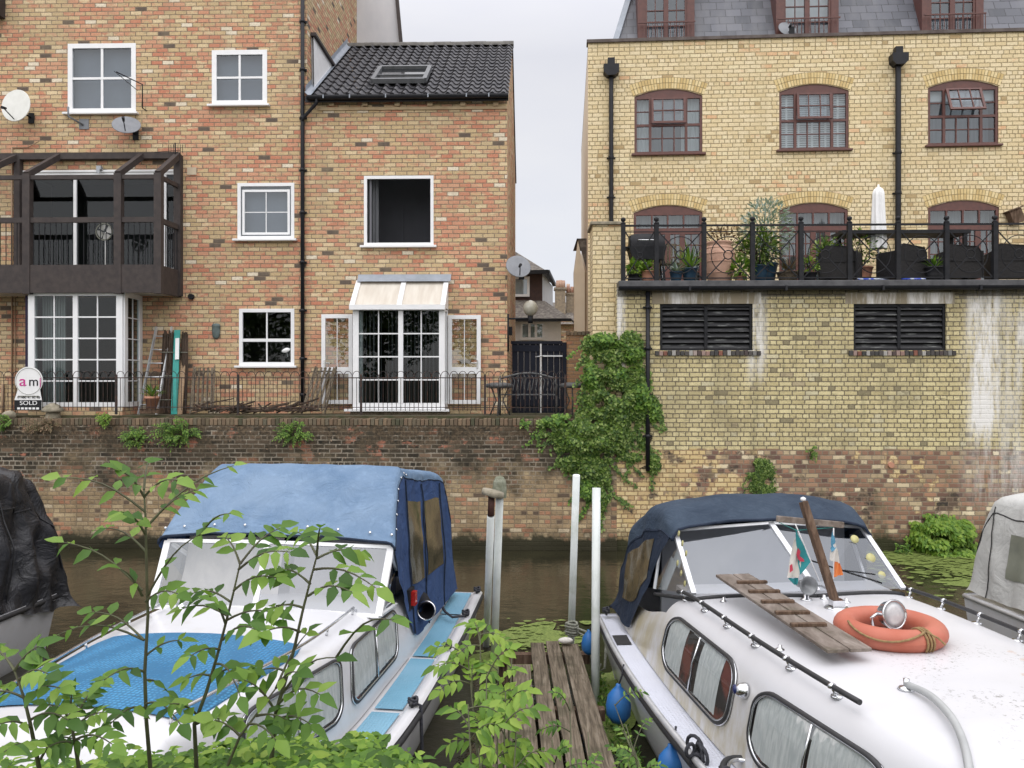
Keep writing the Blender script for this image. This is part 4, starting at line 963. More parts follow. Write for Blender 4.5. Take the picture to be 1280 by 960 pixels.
# ================================================================== YELLOW BRICK WAREHOUSE
wh = thing('warehouse', 'yellow brick warehouse with arched brown windows and slate mansard roof', 'building', FR.loc, FR.rot)
uW0 = FR.U(735); uW1 = FR.U(1280)+4; ztop = FR.L(735, 54)[1]
def archhole(u0, u1, z0, z1, r, n=14):
    return [(u0, z0), (u1, z0), (u1, z1)]+[(lerp(u1, u0, k/n), z1+r*(1-(2*k/n-1)**2)) for k in range(1, n)]+[(u0, z1)]
WW = []; DD = []
for (x0, ys, x1, yb) in ((793, 121, 878, 192), (974, 115, 1061, 187), (1160, 110, 1248, 181)):
    u0, z1 = FR.L(x0, ys); u1, _ = FR.L(x1, ys); _, z0 = FR.L((x0+x1)/2, yb); WW.append((u0, u1, z0, z1))
for (x0, ys, x1) in ((792, 266, 878), (974, 263, 1060), (1160, 260, 1249)):
    u0, z1 = FR.L(x0, ys); u1, _ = FR.L(x1, ys); DD.append((u0, u1, ZG+.02, z1))
AR = .16
mb = MB(); mb.wall([(uW0, GZ-.2), (uW1, GZ-.2), (uW1, ztop), (uW0, ztop)], [archhole(*q, AR) for q in WW]+[archhole(*q, AR) for q in DD], 0, .11)
mb.poly([(uW1, 0, GZ), (uW1, 9, GZ), (uW1, 9, ztop), (uW1, 0, ztop)]); mb.poly([(uW0, 9, GZ), (uW1, 9, GZ), (uW1, 9, ztop), (uW0, 9, ztop)])
mb.build('wall', M['brick_yellow'], wh)
mb = MB(); mb.poly([(uW0, 0, GZ-.2), (uW0, 9, GZ-.2), (uW0, 9, ztop), (uW0, 0, ztop)]); mb.build('side_wall', M['render_cream'], wh)
mb = MB(); mb.box(uW0+.02, uW1-.02, 2.2, 2.3, ZG, ztop); mb.box(uW0+.02, uW1-.02, .13, 2.2, ZG-.1, ZG); mb.box(uW0+.02, uW1-.02, .13, 2.2, 7.9, 8.05); mb.box(uW0, uW1, .12, 9, ztop-.1, ztop-.01)
for u in (FR.U(925), FR.U(1110)): mb.box(u, u+.1, .13, 2.2, ZG, ztop)
mb.build('interior', M['room'], wh)
mb = MB(); mb.box(uW0-.03, uW1, -.05, .25, ztop, ztop+.07); mb.build('parapet_cap', pm('dark_brown_capping', (.07, .05, .045), (.12, .1, .09), 5, .7), wh)
M['arch_mortar'] = pm('arch_mortar', (.30, .225, .12), (.24, .18, .1), 9, .95)
# brick arches over every opening
for (u0, u1, z0, z1) in WW+DD:
    mb = MB(); m2 = [(lerp(u0-.02, u1+.02, k/16), z1+AR*(1-(2*k/16-1)**2)+.005) for k in range(17)]; m3 = [(lerp(u0-.12, u1+.12, k/16), z1+AR*(1-(2*k/16-1)**2)+.272) for k in range(16, -1, -1)]; mb.prism(m2+m3, -.003, .02); mb.build('arch_mortar', M['arch_mortar'], wh)
    mb = MB(); n = 26; a = u0-.03; b_ = u1+.03
    for k in range(n):
        for ring_, (h0, h1) in enumerate(((.015, .135), (.147, .26))):
            p = []
            for (t, h) in ((k+.1, h0), (k+.9, h0), (k+.9, h1), (k+.1, h1)):
                t = t/n; x = lerp(a, b_, t); z = z1+AR*(1-(2*t-1)**2); nx = (2*t-1)*.36; p.append((x+nx*h, z+h))
            mb.prism(p, -.009, .03)
    mb.build('window_arch', M['voussoir_brick'], wh)
def wwin(q, op, inner):
    u0, u1, z0, z1 = q; W_ = u1-u0
    f = window(wh, u0, u1, z0, z1, .02, (), (), mf='brownwood', fw=.055, sill=.1, arch=AR, mg='glass')
    a, b_, c_, d_ = u0+.055, u1-.055, z0+.055, z1-.055+.02; zm = lerp(c_, d_, .5)
    mb = MB(); m1 = a+(b_-a)*.215; m2 = a+(b_-a)*.785
    for m in (m1, m2): mb.box(m-.03, m+.03, .025, .075, c_, d_)
    mb.box(a, b_, .023, .077, zm-.035, zm+.02)
    for z in (lerp(c_, zm, .5), ): mb.box(a, b_, .035, .065, z-.011, z+.011)
    zq = lerp(zm, d_, .5); mb.box(a, m1, .035, .065, zq-.011, zq+.011); mb.box(m2, b_, .035, .065, zq-.011, zq+.011)
    for t in (1/3, 2/3): x = lerp(m1, m2, t); mb.box(x-.014, x+.014, .033, .067, c_, zm)
    mb.build('glazing_bar', M['brownwood'], f)
    Mx = Matrix.Translation((0, .02, d_-.01)) @ Matrix.Rotation(R(op), 4, 'X') ; mb = MB(); h = d_-.01-zm
    A, B = m1+.02, m2-.02
    for (p, q_, r, s_) in ((A, A+.05, -h, 0), (B-.05, B, -h, 0), (A+.05, B-.05, -h, -h+.05), (A+.05, B-.05, -.04, 0), (A+.05, B-.05, -h/2-.011, -h/2+.011)): mb.box(p, q_, -.05, -.01, r, s_, Mx)
    for t in (1/3, 2/3): x = lerp(A, B, t); mb.box(x-.011, x+.011, -.045, -.015, -h, 0, Mx)
    cs = mb.build('casement', M['brownwood'], f)
    mb = MB(); mb.poly([Mx @ Vector(p) for p in ((A+.04, -.03, -h+.04), (B-.04, -.03, -h+.04), (B-.04, -.03, -.03), (A+.04, -.03, -.03))]); mb.build('pane', M['glass'], cs)
    if inner == 'blind':
        mb = MB(); z = c_
        while z < d_: mb.box(u0+.02, u1-.02, .16, .185, z, z+.028); z += .05
        for x in (lerp(a, b_, t) for t in (.1, .29, .5, .71, .9)): mb.box(x-.022, x+.022, .15, .16, c_, d_)
        mb.build('venetian_blind', M['blind'], f)
    elif inner == 'net':
        for (x0, x1) in ((a, lerp(a, b_, .25)), (lerp(a, b_, .72), b_)):
            mb = MB(); mb.surf(lambda s_, t: (lerp(x0, x1, s_), .2+.02*math.sin(s_*30), lerp(c_-.05, d_+.1, t)), 24, 1); mb.build('curtain', M['curtain'], f)
    else:
        mb = MB(); mb.box(u0+.02, u1-.02, .17, .18, d_-.22, d_+.1); mb.build('blind', M['blind'], f)
    mb = MB(); mb.box(u0, u1, .45, .47, z0-.05, z1+.2); mb.build('inner_curtain', pm('grey_inner_curtain', (.22, .23, .25), (.16, .17, .185), 4, .9, stretch=(6, 1, .3)), f)
    return f
wwin(WW[0], -6, 'net'); wwin(WW[1], -6, 'blind'); wwin(WW[2], -24, 'none')
for q in DD:
    u0, u1, z0, z1 = q; f = window(wh, u0, u1, z0, z1, .02, (), (), mf='brownwood', fw=.06, sill=0, arch=AR, mg='glass', name='terrace_door')
    a, b_ = u0+.06, u1-.06; mb = MB(); zt = z1-.36
    mb.box(a, b_, .022, .078, zt-.14, zt)
    for t in (.25, .5, .75): x = lerp(a, b_, t); mb.box(x-.018, x+.018, .025, .075, zt, z1-.05)
    for t in (.27, .5, .73): x = lerp(a, b_, t); mb.box(x-.06, x+.06, .024, .076, z0, zt-.14)
    mb.box(a, b_, .026, .074, z0, z0+.25)
    for r in (.38, .62, .82): z = lerp(z0, zt-.14, r); mb.box(a, b_, .035, .065, z-.012, z+.012)
    for t in (.13, .385, .615, .87): x = lerp(a, b_, t); mb.box(x-.01, x+.01, .037, .063, z0, zt-.14)
    mb.build('glazing_bar', M['brownwood'], f)
    mb = MB(); mb.surf(lambda s_, t: (lerp(a, b_, s_), .3+.03*math.sin(s_*40), lerp(z0, z1+.1, t)), 40, 1); mb.build('curtain', pm('pale_door_curtain', (.34, .36, .37), (.2, .22, .23), 4, .9, stretch=(6, 1, .3)), f)
# rainwater pipes with hoppers
for (px, yt, yb) in ((764, 73, 275), (1123, 59, 280)):
    u, zt = FR.L(px, yt, -.1); zb = ZG+.02; mb = MB(); rr = .05 if px < 900 else .062
    mb.tube([(u, -.09, zb), (u, -.09, zt-.3)], rr, 10)
    for zz in (zb+.8, zb+2.2, zb+3.1): mb.tube([(u, -.09, zz), (u, -.09, zz+.07)], rr+.012, 10); mb.box(u-.1, u+.1, -.05, -.003, zz+.02, zz+.05)
    mb.prism([(u-.09, zt-.42), (u+.09, zt-.42), (u+.17, zt-.34), (u+.17, zt-.17), (u-.17, zt-.17), (u-.17, zt-.34)], -.24, -.003)
    mb.box(u-.08, u+.08, -.17, -.003, zt-.17, zt)
    mb.build('downpipe', M['blackpipe'], wh, bevel=.004)
# mansard
mb = MB(); mz = ztop+2.9; hx = 1.35; a0 = FR.U(768)
mb.poly([(a0, .3, ztop+.0), (uW1, .3, ztop), (uW1, .3+hx, mz), (a0+.8, .3+hx, mz)])
mb.poly([(a0, 9, ztop), (a0, .3, ztop), (a0+.8, .3+hx, mz), (a0+.8, 9, mz)]); mb.poly([(a0+.8, .3+hx, mz), (uW1, .3+hx, mz), (uW1, 9, mz), (a0+.8, 9, mz)])
mr_ = mb.build('mansard_roof', M['slate'], wh)
mb = MB(); mb.bar((a0, .28, ztop), (a0+.8, .28+hx, mz), .14, .05, (-.3, -1, .3)); mb.box(a0, uW1, .26, .31, ztop-.0, ztop+.12); mb.build('flashing', M['lead'], mr_)
for (x0, x1) in ((797, 868), (970, 1048), (1152, 1229)):
    u0 = FR.U(x0, .35); u1 = FR.U(x1, .35); z0 = ztop+.05; z1 = ztop+2.2; mb = MB()
    pw = .17
    mb.box(u0, u0+pw, .33, 1.4, z0, z1); mb.box(u1-pw, u1, .33, 1.4, z0, z1); mb.box(u0+pw, u1-pw, .34, .42, z1-.25, z1); um = (u0+u1)/2; mb.box(um-.055, um+.055, .335, .41, z0, z1-.25); mb.box(u0+pw, u1-pw, .34, .41, z0, z0+.08)
    mb.box(u0+pw, u0+pw+.05, .35, .40, z0, z1-.25); mb.box(u1-pw-.05, u1-pw, .35, .40, z0, z1-.25)
    for (p, q) in ((u0+pw+.05, um-.055), (um+.055, u1-pw-.05)):
        mb.box((p+q)/2-.01, (p+q)/2+.01, .36, .39, z0+.08, z1-.25)
        for k in range(1, 5): z = lerp(z0+.08, z1-.25, k/5); mb.box(p, q, .358, .392, z-.011, z+.011)
    mb.box(u0-.08, u1+.08, .22, 1.5, z1, z1+.1)
    f = mb.build('dormer', M['brownwood'], mr_)
    mb = MB(); mb.poly([(u0+pw, .38, z0), (u1-pw, .38, z0), (u1-pw, .38, z1), (u0+pw, .38, z1)]); mb.build('pane', M['glass'], f)
    mb = MB(); mb.box(u0+pw, u1-pw, .6, .62, z0, z1)
    mb.build('blind', M['blind'] if x0 == 970 else pm('dark_inner_curtain', (.16, .17, .18), None, 4, .9), f)
    mb = MB(); r0, r1 = u0-.0, u1+.0
    mb.box(r0, r1, .2, .23, z0+.46, z0+.49); mb.box(r0, r1, .2, .23, z0+.1, z0+.125)
    x = r0+.04
    while x < r1: mb.box(x-.007, x+.007, .208, .222, z0+.1, z0+.46); x += .1
    mb.build('balconette', M['brownwood'], f)
dish('satellite_dish', 'dark grey satellite dish on the slate roof by the middle dormer', 984, 36, 11, FR, .15, M['satgrey'], az=12, tilt=25)
dish_o = bpy.data.objects[-1]

# brick pier at the terrace corner
pr = thing('brick_pier', 'yellow brick pier with stone cap at the left end of the terrace railing', 'pier', FL.loc, FL.rot)
dP = CW+.25; p0 = FL.U(741, dP); p1 = FL.U(777, dP); zp_ = FL.L(760, 281, dP)[1]
mb = MB(); mb.box(p0, p1, dP, dP+.9, GZ-.2, zp_); mb.build('pillar', M['brick_yellow'], pr)
mb = MB(); mb.box(p0-.05, p1+.05, dP-.06, dP+.96, zp_, zp_+.06); mb.build('cap', M['stone'], pr, bevel=.01)

# ---- terrace railing
tr = thing('terrace_railing', 'black iron terrace railing with crossed bars and round centres', 'railing', FL.loc, FL.rot)
dR = CW-.02; zR = FL.L(1000, 281, dR)[1]; zR2 = FL.L(1000, 289, dR)[1]
pts = [779, 820.5]+[880+60.6*k for k in range(10)]
us = [FL.U(p, dR) for p in pts]
for u in us:
    mb = MB(); mb.box(u-.042, u+.042, dR-.042, dR+.042, ZG, zR+.03)
    mb.lathe([(.05, 0), (.05, .02), (.025, .035), (.025, .045), (.045, .065), (.052, .09), (.04, .12), (.001, .135)], (u, dR, zR+.03), 12); mb.build('post', M['black'], tr)
for k in range(len(us)-1):
    a, b_ = us[k]+.042, us[k+1]-.042; mb = MB(); zc0 = ZG+.06; zc1 = zR2
    mb.box(a, b_, dR-.02, dR+.02, zR-.02, zR+.015); mb.box(a, b_, dR-.01, dR+.01, zR2-.009, zR2+.009); mb.box(a, b_, dR-.01, dR+.01, zc0-.01, zc0+.012)
    c = (a+b_)/2; zc = (zc0+zc1)/2; rr = .085 if k else .05
    for (x, z) in ((a, zc0), (b_, zc0), (a, zc1), (b_, zc1)):
        v = Vector((x-c, 0, z-zc)).normalized(); mb.bar((x, dR, z), (c+v.x*rr, dR, zc+v.z*rr), .014, .022)
    mb.tube([(c+rr*math.cos(t), dR, zc+rr*math.sin(t)) for t in [2*math.pi*i/20 for i in range(20)]], .011, 6, closed=True)
    if k:
        for s_ in (-1, 1):
            mb.tube([(c+s_*(.36-.36*math.sin(t)*.0)*1*(1 if 1 else 0)-s_*.0+s_*(-.36+.36*0)+s_*.33*math.cos(t), dR+.004, zc+.36*math.sin(t)) for t in [math.pi*(i/12-.5) for i in range(13)]], .009, 5)
    mb.build('railing_panel', M['black'], tr)

# ---- things on the terrace
def TP(px, py, d): u, z = FL.L(px, py, d); return FL.Wd(u, d, z)
def pot_plant(name, label, px, d, potr, poth, potm, H, Rr, n, lm, llen, lw, style='bush', group=None, base=ZG+.003, cat='potted plant'):
    p = TP(px, 300, d); t = thing(name, label, cat, (p.x, p.y, base), FL.rot, group)
    mb = MB(); mb.lathe([(potr*.7, 0), (potr*.85, poth*.5), (potr, poth*.93), (potr*1.08, poth*.94), (potr*1.08, poth), (potr*.93, poth), (potr*.9, poth*.88), (.001, poth*.88)], (0, 0, 0), 18); mb.build('pot', potm, t)
    mb = MB(); ms = MB(); rnd = random.Random(px*7)
    if style == 'spike':
        for k in range(n):
            a = rnd.uniform(0, 6.28); e = rnd.uniform(.5, 1.45); L = llen*rnd.uniform(.6, 1.1); d0 = Vector((math.cos(a)*math.cos(e), math.sin(a)*math.cos(e), math.sin(e)))
            mb.leaf((0, 0, poth*.88), d0, (-d0.x, -d0.y, 1), L, lw, .1)
    else:
        for k in range(9): 
            a = rnd.uniform(0, 6.28); q = Vector((math.cos(a)*Rr*.6, math.sin(a)*Rr*.6, poth+(H-poth)*rnd.uniform(.5, .95))); ms.tube([(0, 0, poth*.85), (q.x*.3, q.y*.3, (poth+q.z)/2), q], [.012, .009, .004], 5)
        for k in range(n):
            v = Vector((rnd.gauss(0, 1), rnd.gauss(0, 1), rnd.gauss(0, 1))).normalized(); rr = rnd.random()**.4
            q = Vector((v.x*Rr*rr, v.y*Rr*rr, poth+(H-poth)*.5+v.z*(H-poth)*.52*rr)); q *= 1
            if noise.noise(q*7+Vector((px, 0, 0))) < -.22: continue
            mb.leaf(q, v+Vector((rnd.uniform(-.5, .5), rnd.uniform(-.5, .5), rnd.uniform(-.1, .6))), Vector((rnd.uniform(-1, 1), rnd.uniform(-1, 1), 1)), llen*rnd.uniform(.7, 1.3), lw)
        ms.build('stem', M['bark'], t)
    mb.build('foliage', M[lm], t); return t
# covered barbecue
p = TP(808, 340, -.9); bq = thing('barbecue', 'black kettle-lid barbecue cart at the left end of the terrace', 'barbecue', (p.x, p.y, ZG+.003), FL.rot)
mb = MB(); mb.surf(lambda a, b_: (-.34+.68*a+.04*nz3((a*6, b_*6, 1)), -.22*math.cos(b_*math.pi)*1.0, .72+.30*math.sin(b_*math.pi)*(1-.15*abs(2*a-1)**3)), 12, 12)
for s_ in (-1, 1): mb.prism([(s_*.34, .72), (s_*.33, .95), (s_*.345, .95), (s_*.35, .72)], -.15, .15)
mb.build('lid', M['black'], bq)
mb = MB(); mb.prism([(-.36, .72), (.36, .72), (.3, .48), (-.3, .48)], -.22, .22); mb.box(-.55, -.36, -.2, .2, .70, .73); mb.build('firebox', M['black'], bq, bevel=.01)
for (x, y) in ((-.3, -.18), (.3, -.18), (-.3, .18), (.3, .18)): mb = MB(); mb.bar((x*.95, y, .5), (x*1.15, y, 0), .035, .035); mb.build('leg', M['black'], bq)
mb = MB(); mb.tube([(-.2, -.26, .82), (-.2, -.3, .84), (.2, -.3, .84), (.2, -.26, .82)], .012, 6); mb.build('handle', M['chrome'], bq)
pot_plant('herb_pot', 'orange clay pot in front of the barbecue', 809, -1.1, .13, .24, M['terracotta'], .42, .16, 90, 'leaf_light', .09, .05)
pot_plant('potted_plant', 'low leafy green plant at the very left corner of the terrace', 793, -1.15, .13, .16, M['black'], .42, .2, 160, 'leaf_light', .10, .06)
pot_plant('spiky_plant', 'spiky grass-like plant in dark blue pot left of the big urn', 862, -1.0, .16, .3, M['bluepot'], .9, .3, 70, 'leaf', .62, .035, 'spike')
pot_plant('potted_plant', 'small agave-like plant in a round dark pot beside the spiky plant', 845, -1.12, .13, .22, M['bluepot'], .5, .2, 30, 'leaf_grey', .3, .05, 'spike')
pot_plant('potted_plant', 'dark red-leaved plant spilling behind the big terracotta urn', 905, -.5, .2, .5, M['terracotta'], 1.25, .5, 300, 'leaf_brown', .09, .05)
p = TP(899, 340, -.95); ur = thing('terracotta_urn', 'very large pale terracotta urn behind the railing', 'urn', (p.x, p.y, ZG+.003), FL.rot)
mb = MB(); mb.lathe([(.17, 0), (.21, .03), (.28, .2), (.325, .42), (.315, .58), (.26, .72), (.22, .77), (.255, .80), (.255, .83), (.215, .83), (.19, .75), (.001, .7)], (0, 0, 0), 30); mb.build('body', M['terracotta_pale'], ur)
mb = MB()
for zz, rr in ((.2, .284), (.42, .33), (.58, .32), (.70, .272)): mb.tube([(rr*math.cos(t), rr*math.sin(t), zz) for t in [2*math.pi*i/30 for i in range(30)]], .008, 6, closed=True)
mb.build('raised_band', M['terracotta_pale'], ur)
p = TP(834, 340, -.7); bn = thing('garden_bench', 'small grey slatted garden chair between barbecue and urn', 'chair', (p.x, p.y, ZG+.003), FL.rot)
mb = MB()
for k in range(6): mb.box(-.2+k*.075, -.16+k*.075, .18, .2, .42, .85)
mb.box(-.22, .22, .175, .205, .82, .87); mb.build('backrest', M['wood_grey'], bn)
mb = MB()
for k in range(5): mb.box(-.22, .22, -.22+k*.08, -.16+k*.08, .41, .43)
mb.build('seat', M['wood_grey'], bn)
for (x, y) in ((-.2, -.2), (.2, -.2), (-.2, .19), (.2, .19)): mb = MB(); mb.box(x-.02, x+.02, y-.02, y+.02, 0, .41); mb.build('leg', M['wood_grey'], bn)
pot_plant('potted_shrub', 'tall silver-leaved shrub in a dark blue pot, the highest plant on the terrace', 957, -.75, .24, .42, M['bluepot'], 1.75, .52, 1500, 'leaf_grey', .085, .035)
pot_plant('potted_shrub', 'dark green bushy shrub in front of the silver shrub', 948, -1.0, .2, .35, M['bluepot'], 1.05, .42, 900, 'leaf_dark', .10, .04)
pot_plant('potted_plant', 'bright green leafy plant low between the urn and the blue pot', 925, -1.12, .12, .12, M['terracotta'], .45, .24, 160, 'leaf_light', .13, .06)
pot_plant('planter_box_plant', 'low brown planter of thin grasses right of the silver shrub', 985, -1.0, .22, .22, M['wood_grey'], .6, .3, 60, 'leaf_brown', .5, .02, 'spike', cat='planter')
pot_plant('potted_plant', 'small yellow flowering plant by the fifth railing post', 1012, -1.05, .14, .2, M['black'], .5, .2, 130, 'leaf_light', .07, .04)
pot_plant('potted_plant', 'dark green plant in front of the middle terrace door', 1032, -.6, .16, .3, M['black'], .95, .3, 320, 'leaf_dark', .10, .05)
pot_plant('potted_shrub', 'olive green bush behind the closed white parasol', 1078, -.35, .2, .4, M['terracotta'], 1.15, .45, 420, 'leaf', .08, .04)
pot_plant('potted_plant', 'green grassy plant in a large grey pot among the black chairs', 1168, -1.08, .17, .3, pm('charcoal_pot', (.03, .03, .033), None, 5, .6), .65, .2, 60, 'leaf', .3, .025, 'spike')
# closed parasol
p = TP(1098, 340, -.55); pa = thing('parasol', 'closed white parasol standing on the terrace', 'parasol', (p.x, p.y, ZG+.003), FL.rot)
mb = MB(); mb.lathe([(.25, 0), (.25, .05), (.04, .08)], (0, 0, 0), 18); mb.build('base', M['black'], pa)
mb = MB(); mb.tube([(0, 0, .05), (0, 0, 2.05)], .02, 8); mb.build('pole', M['white'], pa)
def par(a, b_):
    z = lerp(.75, 2.02, a); r = lerp(.15, .10, a)*(1 if a < .93 else max(.05, (1-a)/.07)); th = 2*math.pi*b_
    return (r*(1+.16*math.sin(th*8+2*a))*math.cos(th), r*(1+.16*math.sin(th*8+2*a))*math.sin(th), z)
mb = MB(); mb.surf(par, 18, 48); mb.build('canopy', M['white'], pa)
# dark rattan furniture
RAT = isl('black_rattan', [(.012, .012, .014), (.03, .028, .028)], .7, .8)
def armchair(label, px, d, rot, wd=.62):
    p = TP(px, 340, d); t = thing('rattan_armchair', label, 'armchair', (p.x, p.y, ZG+.003), FL.rot+R(rot), 'black rattan armchairs on the terrace')
    mb = MB(); mb.prism([(-wd/2, .12), (wd/2, .12), (wd/2, .4), (-wd/2, .4)], -.3, .28); mb.build('seat', RAT, t, bevel=.02)
    mb = MB(); mb.prism([(-wd/2, .12), (wd/2, .12), (wd/2, .66), (wd/2-.1, .74), (-wd/2+.06, .70), (-wd/2, .6)], .2, .27); mb.build('backrest', RAT, t, bevel=.02)
    for s_ in (-1, 1): mb = MB(); mb.box(s_*wd/2-.06, s_*wd/2+.06, -.3, .25, .1, .62); mb.build('armrest', RAT, t, bevel=.02)
    return t
armchair('black rattan armchair nearest the closed parasol, low behind the railing', 1050, -.8, 150)
armchair('black rattan armchair with its back to the railing right of the parasol', 1128, -.85, 200, .66)
armchair('black rattan armchair with tall side beside the right-hand terrace door', 1198, -.8, 170, .66)
armchair('black rattan armchair at the far right end of the terrace', 1262, -.9, 165, .66)
p = TP(1110, 340, -.45); tb = thing('terrace_table', 'long black terrace table behind the railing right of the parasol', 'table', (p.x+.3, p.y, ZG+.003), FL.rot)
mb = MB(); mb.box(-1.35, 1.2, -.35, .3, 1.02, 1.09); mb.build('tabletop', M['black'], tb)
for (x, y) in ((-1.2, -.3), (1.1, -.3), (-1.2, .25), (1.1, .25)): mb = MB(); mb.box(x-.035, x+.035, y-.035, y+.035, 0, 1.02); mb.build('leg', M['black'], tb)
p = TP(1155, 340, -.75); tb = thing('rattan_table', 'square black rattan coffee table between the armchairs', 'table', (p.x, p.y, ZG+.003), FL.rot)
mb = MB(); mb.box(-.45, .45, -.3, .3, .42, .47); mb.build('tabletop', RAT, tb, bevel=.01); mb = MB(); mb.box(-.4, .4, -.26, .26, 0, .42); mb.build('base', RAT, tb)
p = TP(1090, 345, -1.2); bo = thing('folded_windbreak', 'flat bright blue and white inflatable lying behind the railing', 'inflatable', (p.x, p.y, ZG+.01), FL.rot)
mb = MB(); mb.surf(lambda a, b_: (-.3+1.3*a, -.1+.2*b_, .03+.05*math.sin(math.pi*b_)*(.6+.5*math.sin(a*9))), 20, 6); mb.build('sheet', pm('blue_vinyl', (.02, .06, .45), (.5, .55, .65), 9, .35, lo=.5, hi=.55), bo)
u, z = FR.L(1269, 271, -.12); t = thing('wall_planter', 'tilted brown wooden box hung on the yellow brick wall at the far right', 'nest box', FR.Wd(u, -.12, z), FR.rot)
mb = MB(); mb.box(-.13, .13, -.11, .11, -.15, .15, Matrix.Rotation(R(-20), 4, 'Y')); mb.build('box', M['wood_brown'], t, bevel=.01); mb = MB(); mb.box(-.16, .16, -.15, .12, .15, .18, Matrix.Rotation(R(-20), 4, 'Y')); mb.build('lid', M['wood_brown'], t)

# ================================================================== gap between the buildings
dG = .35
gt = thing('yard_gate', 'tall navy black boarded double gate between the buildings', 'gate', FL.loc, FL.rot)
g0, zt = FL.L(640, 428, dG); g1, _ = FL.L(703, 428, dG); gm = FL.U(676, dG)
for (a, b_) in ((g0, gm-.02), (gm+.02, g1)):
    mb = MB(); x = a
    while x < b_-.01: x2 = min(x+.13, b_); mb.box(x+.003, x2-.003, dG, dG+.03, GZ-.0, zt-.03); x = x2
    mb.box(a, b_, dG-.02, dG+.001, zt-.2, zt-.06); mb.box(a, b_, dG-.02, dG+.001, GZ+.15, GZ+.28); mb.build('gate_leaf', M['gate'], gt)
mb = MB(); mb.box(g0-.02, g1, dG-.03, dG+.05, zt-.035, zt+.03); mb.box(g1, g1+.09, dG-.03, dG+.06, GZ-.1, zt); mb.build('frame', M['gate'], gt)
mb = MB(); mb.box(gm-.012, gm+.012, dG-.035, dG-.022, GZ, zt-.03); u, z = FL.L(690, 445, dG); mb.box(gm, g1, dG-.045, dG-.022, z-.015, z+.015); mb.tube([(gm+.05, dG-.05, z), (gm-.12, dG-.05, z-.02)], .012, 6); mb.build('latch', M['alloy'], gt)
bw = thing('brick_wall', 'plain brown brick wall right of the navy gate', 'wall', FL.loc, FL.rot)
u1 = FL.U(745, dG); zt2 = FL.L(720, 419, dG)[1]; mb = MB(); mb.box(g1+.09, u1, dG, dG+.22, GZ-.2, zt2); mb.build('brickwork', brick('brown_brick', [(.34, .2, .11), (.42, .26, .14), (.3, .17, .1)], [(.38, .18, .1), (.42, .22, .14)], (.14, .1, .08), (.5, .4, .28), (.26, .2, .14), p_red=.5), bw)
mb = MB(); copings(mb, g1+.09, u1, dG-.03, dG+.25, zt2, zt2+.09); mb.build('coping', M['coping_brick'], bw, bevel=.005)
# globe lamp on a bracket at the corner of the wing
u, z = FL.L(663, 386, -.1); gl = thing('globe_lamp', 'unlit frosted globe lamp on a black bracket at the corner of the low wing', 'lamp', FL.Wd(u, .0, z), FL.rot)
mb = MB(); mb.lathe([(.001, -.17)]+[(.155*math.cos(t), .155*math.sin(t)) for t in [math.pi*(k/12-.5) for k in range(1, 12)]]+[(.001, .16)], (0, 0, .02), 20, Matrix.Diagonal((1, 1, 1.08, 1))); mb.build('globe', pm('frosted_globe', (.42, .40, .34), (.3, .28, .22), 6, .3), gl)
mb = MB(); mb.tube([(0, 0, -.14), (0, 0, -.3)], [.06, .05], 10); mb.tube([(0, 0, -.2), (uE-u+.01, 0, -.2)], .02, 6); mb.tube([(uE-u+.02, 0, -.1), (uE-u+.02, 0, -.9)], .02, 6); mb.build('bracket', M['black'], gl)

# ---- white house beyond
def BG(Y): return Frame(0, Y, -1.55)
wt = BG(29); hC = thing('white_house', 'white house with dark tiled roofs seen through the gap', 'house', wt.loc, wt.rot)
def pt(F, px, py, d=0): u, z = F.L(px, py, d); return (u, z)
mb = MB(); a, z1 = pt(wt, 600, 398); b_, _ = pt(wt, 701, 398); mb.box(a, b_, 0, 4, GZ, z1); mb.build('lower_wall', M['white'], hC)
q = R4(wt, 650, 402, 681, 425); window(hC, *q, -.09, (.35, .68), (), fw=.09, mw=.09, sill=0, mg='glass')
mb = MB(); mb.poly([(a-.5, -.45, z1-.05), (b_+.35, -.45, z1-.05), (pt(wt, 681, 376, 1.6)[0], 1.6, pt(wt, 681, 376, 1.6)[1]), (a-.5, 1.6, pt(wt, 640, 374, 1.6)[1])])
mb.poly([(b_+.35, -.45, z1-.05), (b_+1.2, 3.5, z1-.4), (pt(wt, 681, 376, 1.6)[0], 1.6, pt(wt, 681, 376, 1.6)[1])])
mb.build('lower_roof', M['rooftile_far'], hC)
mb = MB(); mb.box(a-.5, b_+.35, -.5, -.4, z1-.14, z1-.04); mb.build('gutter', M['black'], hC)
mb = MB(); c0 = pt(wt, 600, 376, 1.7)[0]; c1, zu0 = pt(wt, 678, 378, 1.7); _, zu1 = pt(wt, 678, 342, 1.7); mb.box(c0, c1, 1.7, 6, zu0-.6, zu1); mb.build('upper_wall', pm('dark_brown_tile_hanging', (.085, .05, .045), (.06, .04, .038), 8, .85), hC)
mb = MB(); e1 = pt(wt, 691, 350, 3.8); mb.poly([(c1, 1.7, zu0-.6), (e1[0], 3.8, zu0-.6), (e1[0], 3.8, zu1-.25), (c1, 1.7, zu1+.0)]); mb.build('side_wall', M['render_white'], hC)
q = R4(wt, 636, 346, 662, 371, 1.7); window(hC, *q, 1.61, (), (), fw=.09, sill=0, mg='glass')
for q in (R4(wt, 650, 402, 681, 425),): mb = MB(); mb.box(q[0], q[1], -.012, -.004, q[2], q[3]); mb.build('net_curtain', M['curtain'], hC)
q = R4(wt, 636, 346, 662, 371, 1.7); mb = MB(); mb.box(q[0], q[1], 1.690, 1.696, q[2], q[3]); mb.build('net_curtain', M['curtain'], hC)
mb = MB(); r0 = pt(wt, 600, 285, 4); r1 = pt(wt, 644, 312, 4); A = (c0-.3, 1.3, zu1-.05); B = (c1+.2, 1.3, zu1+.02)
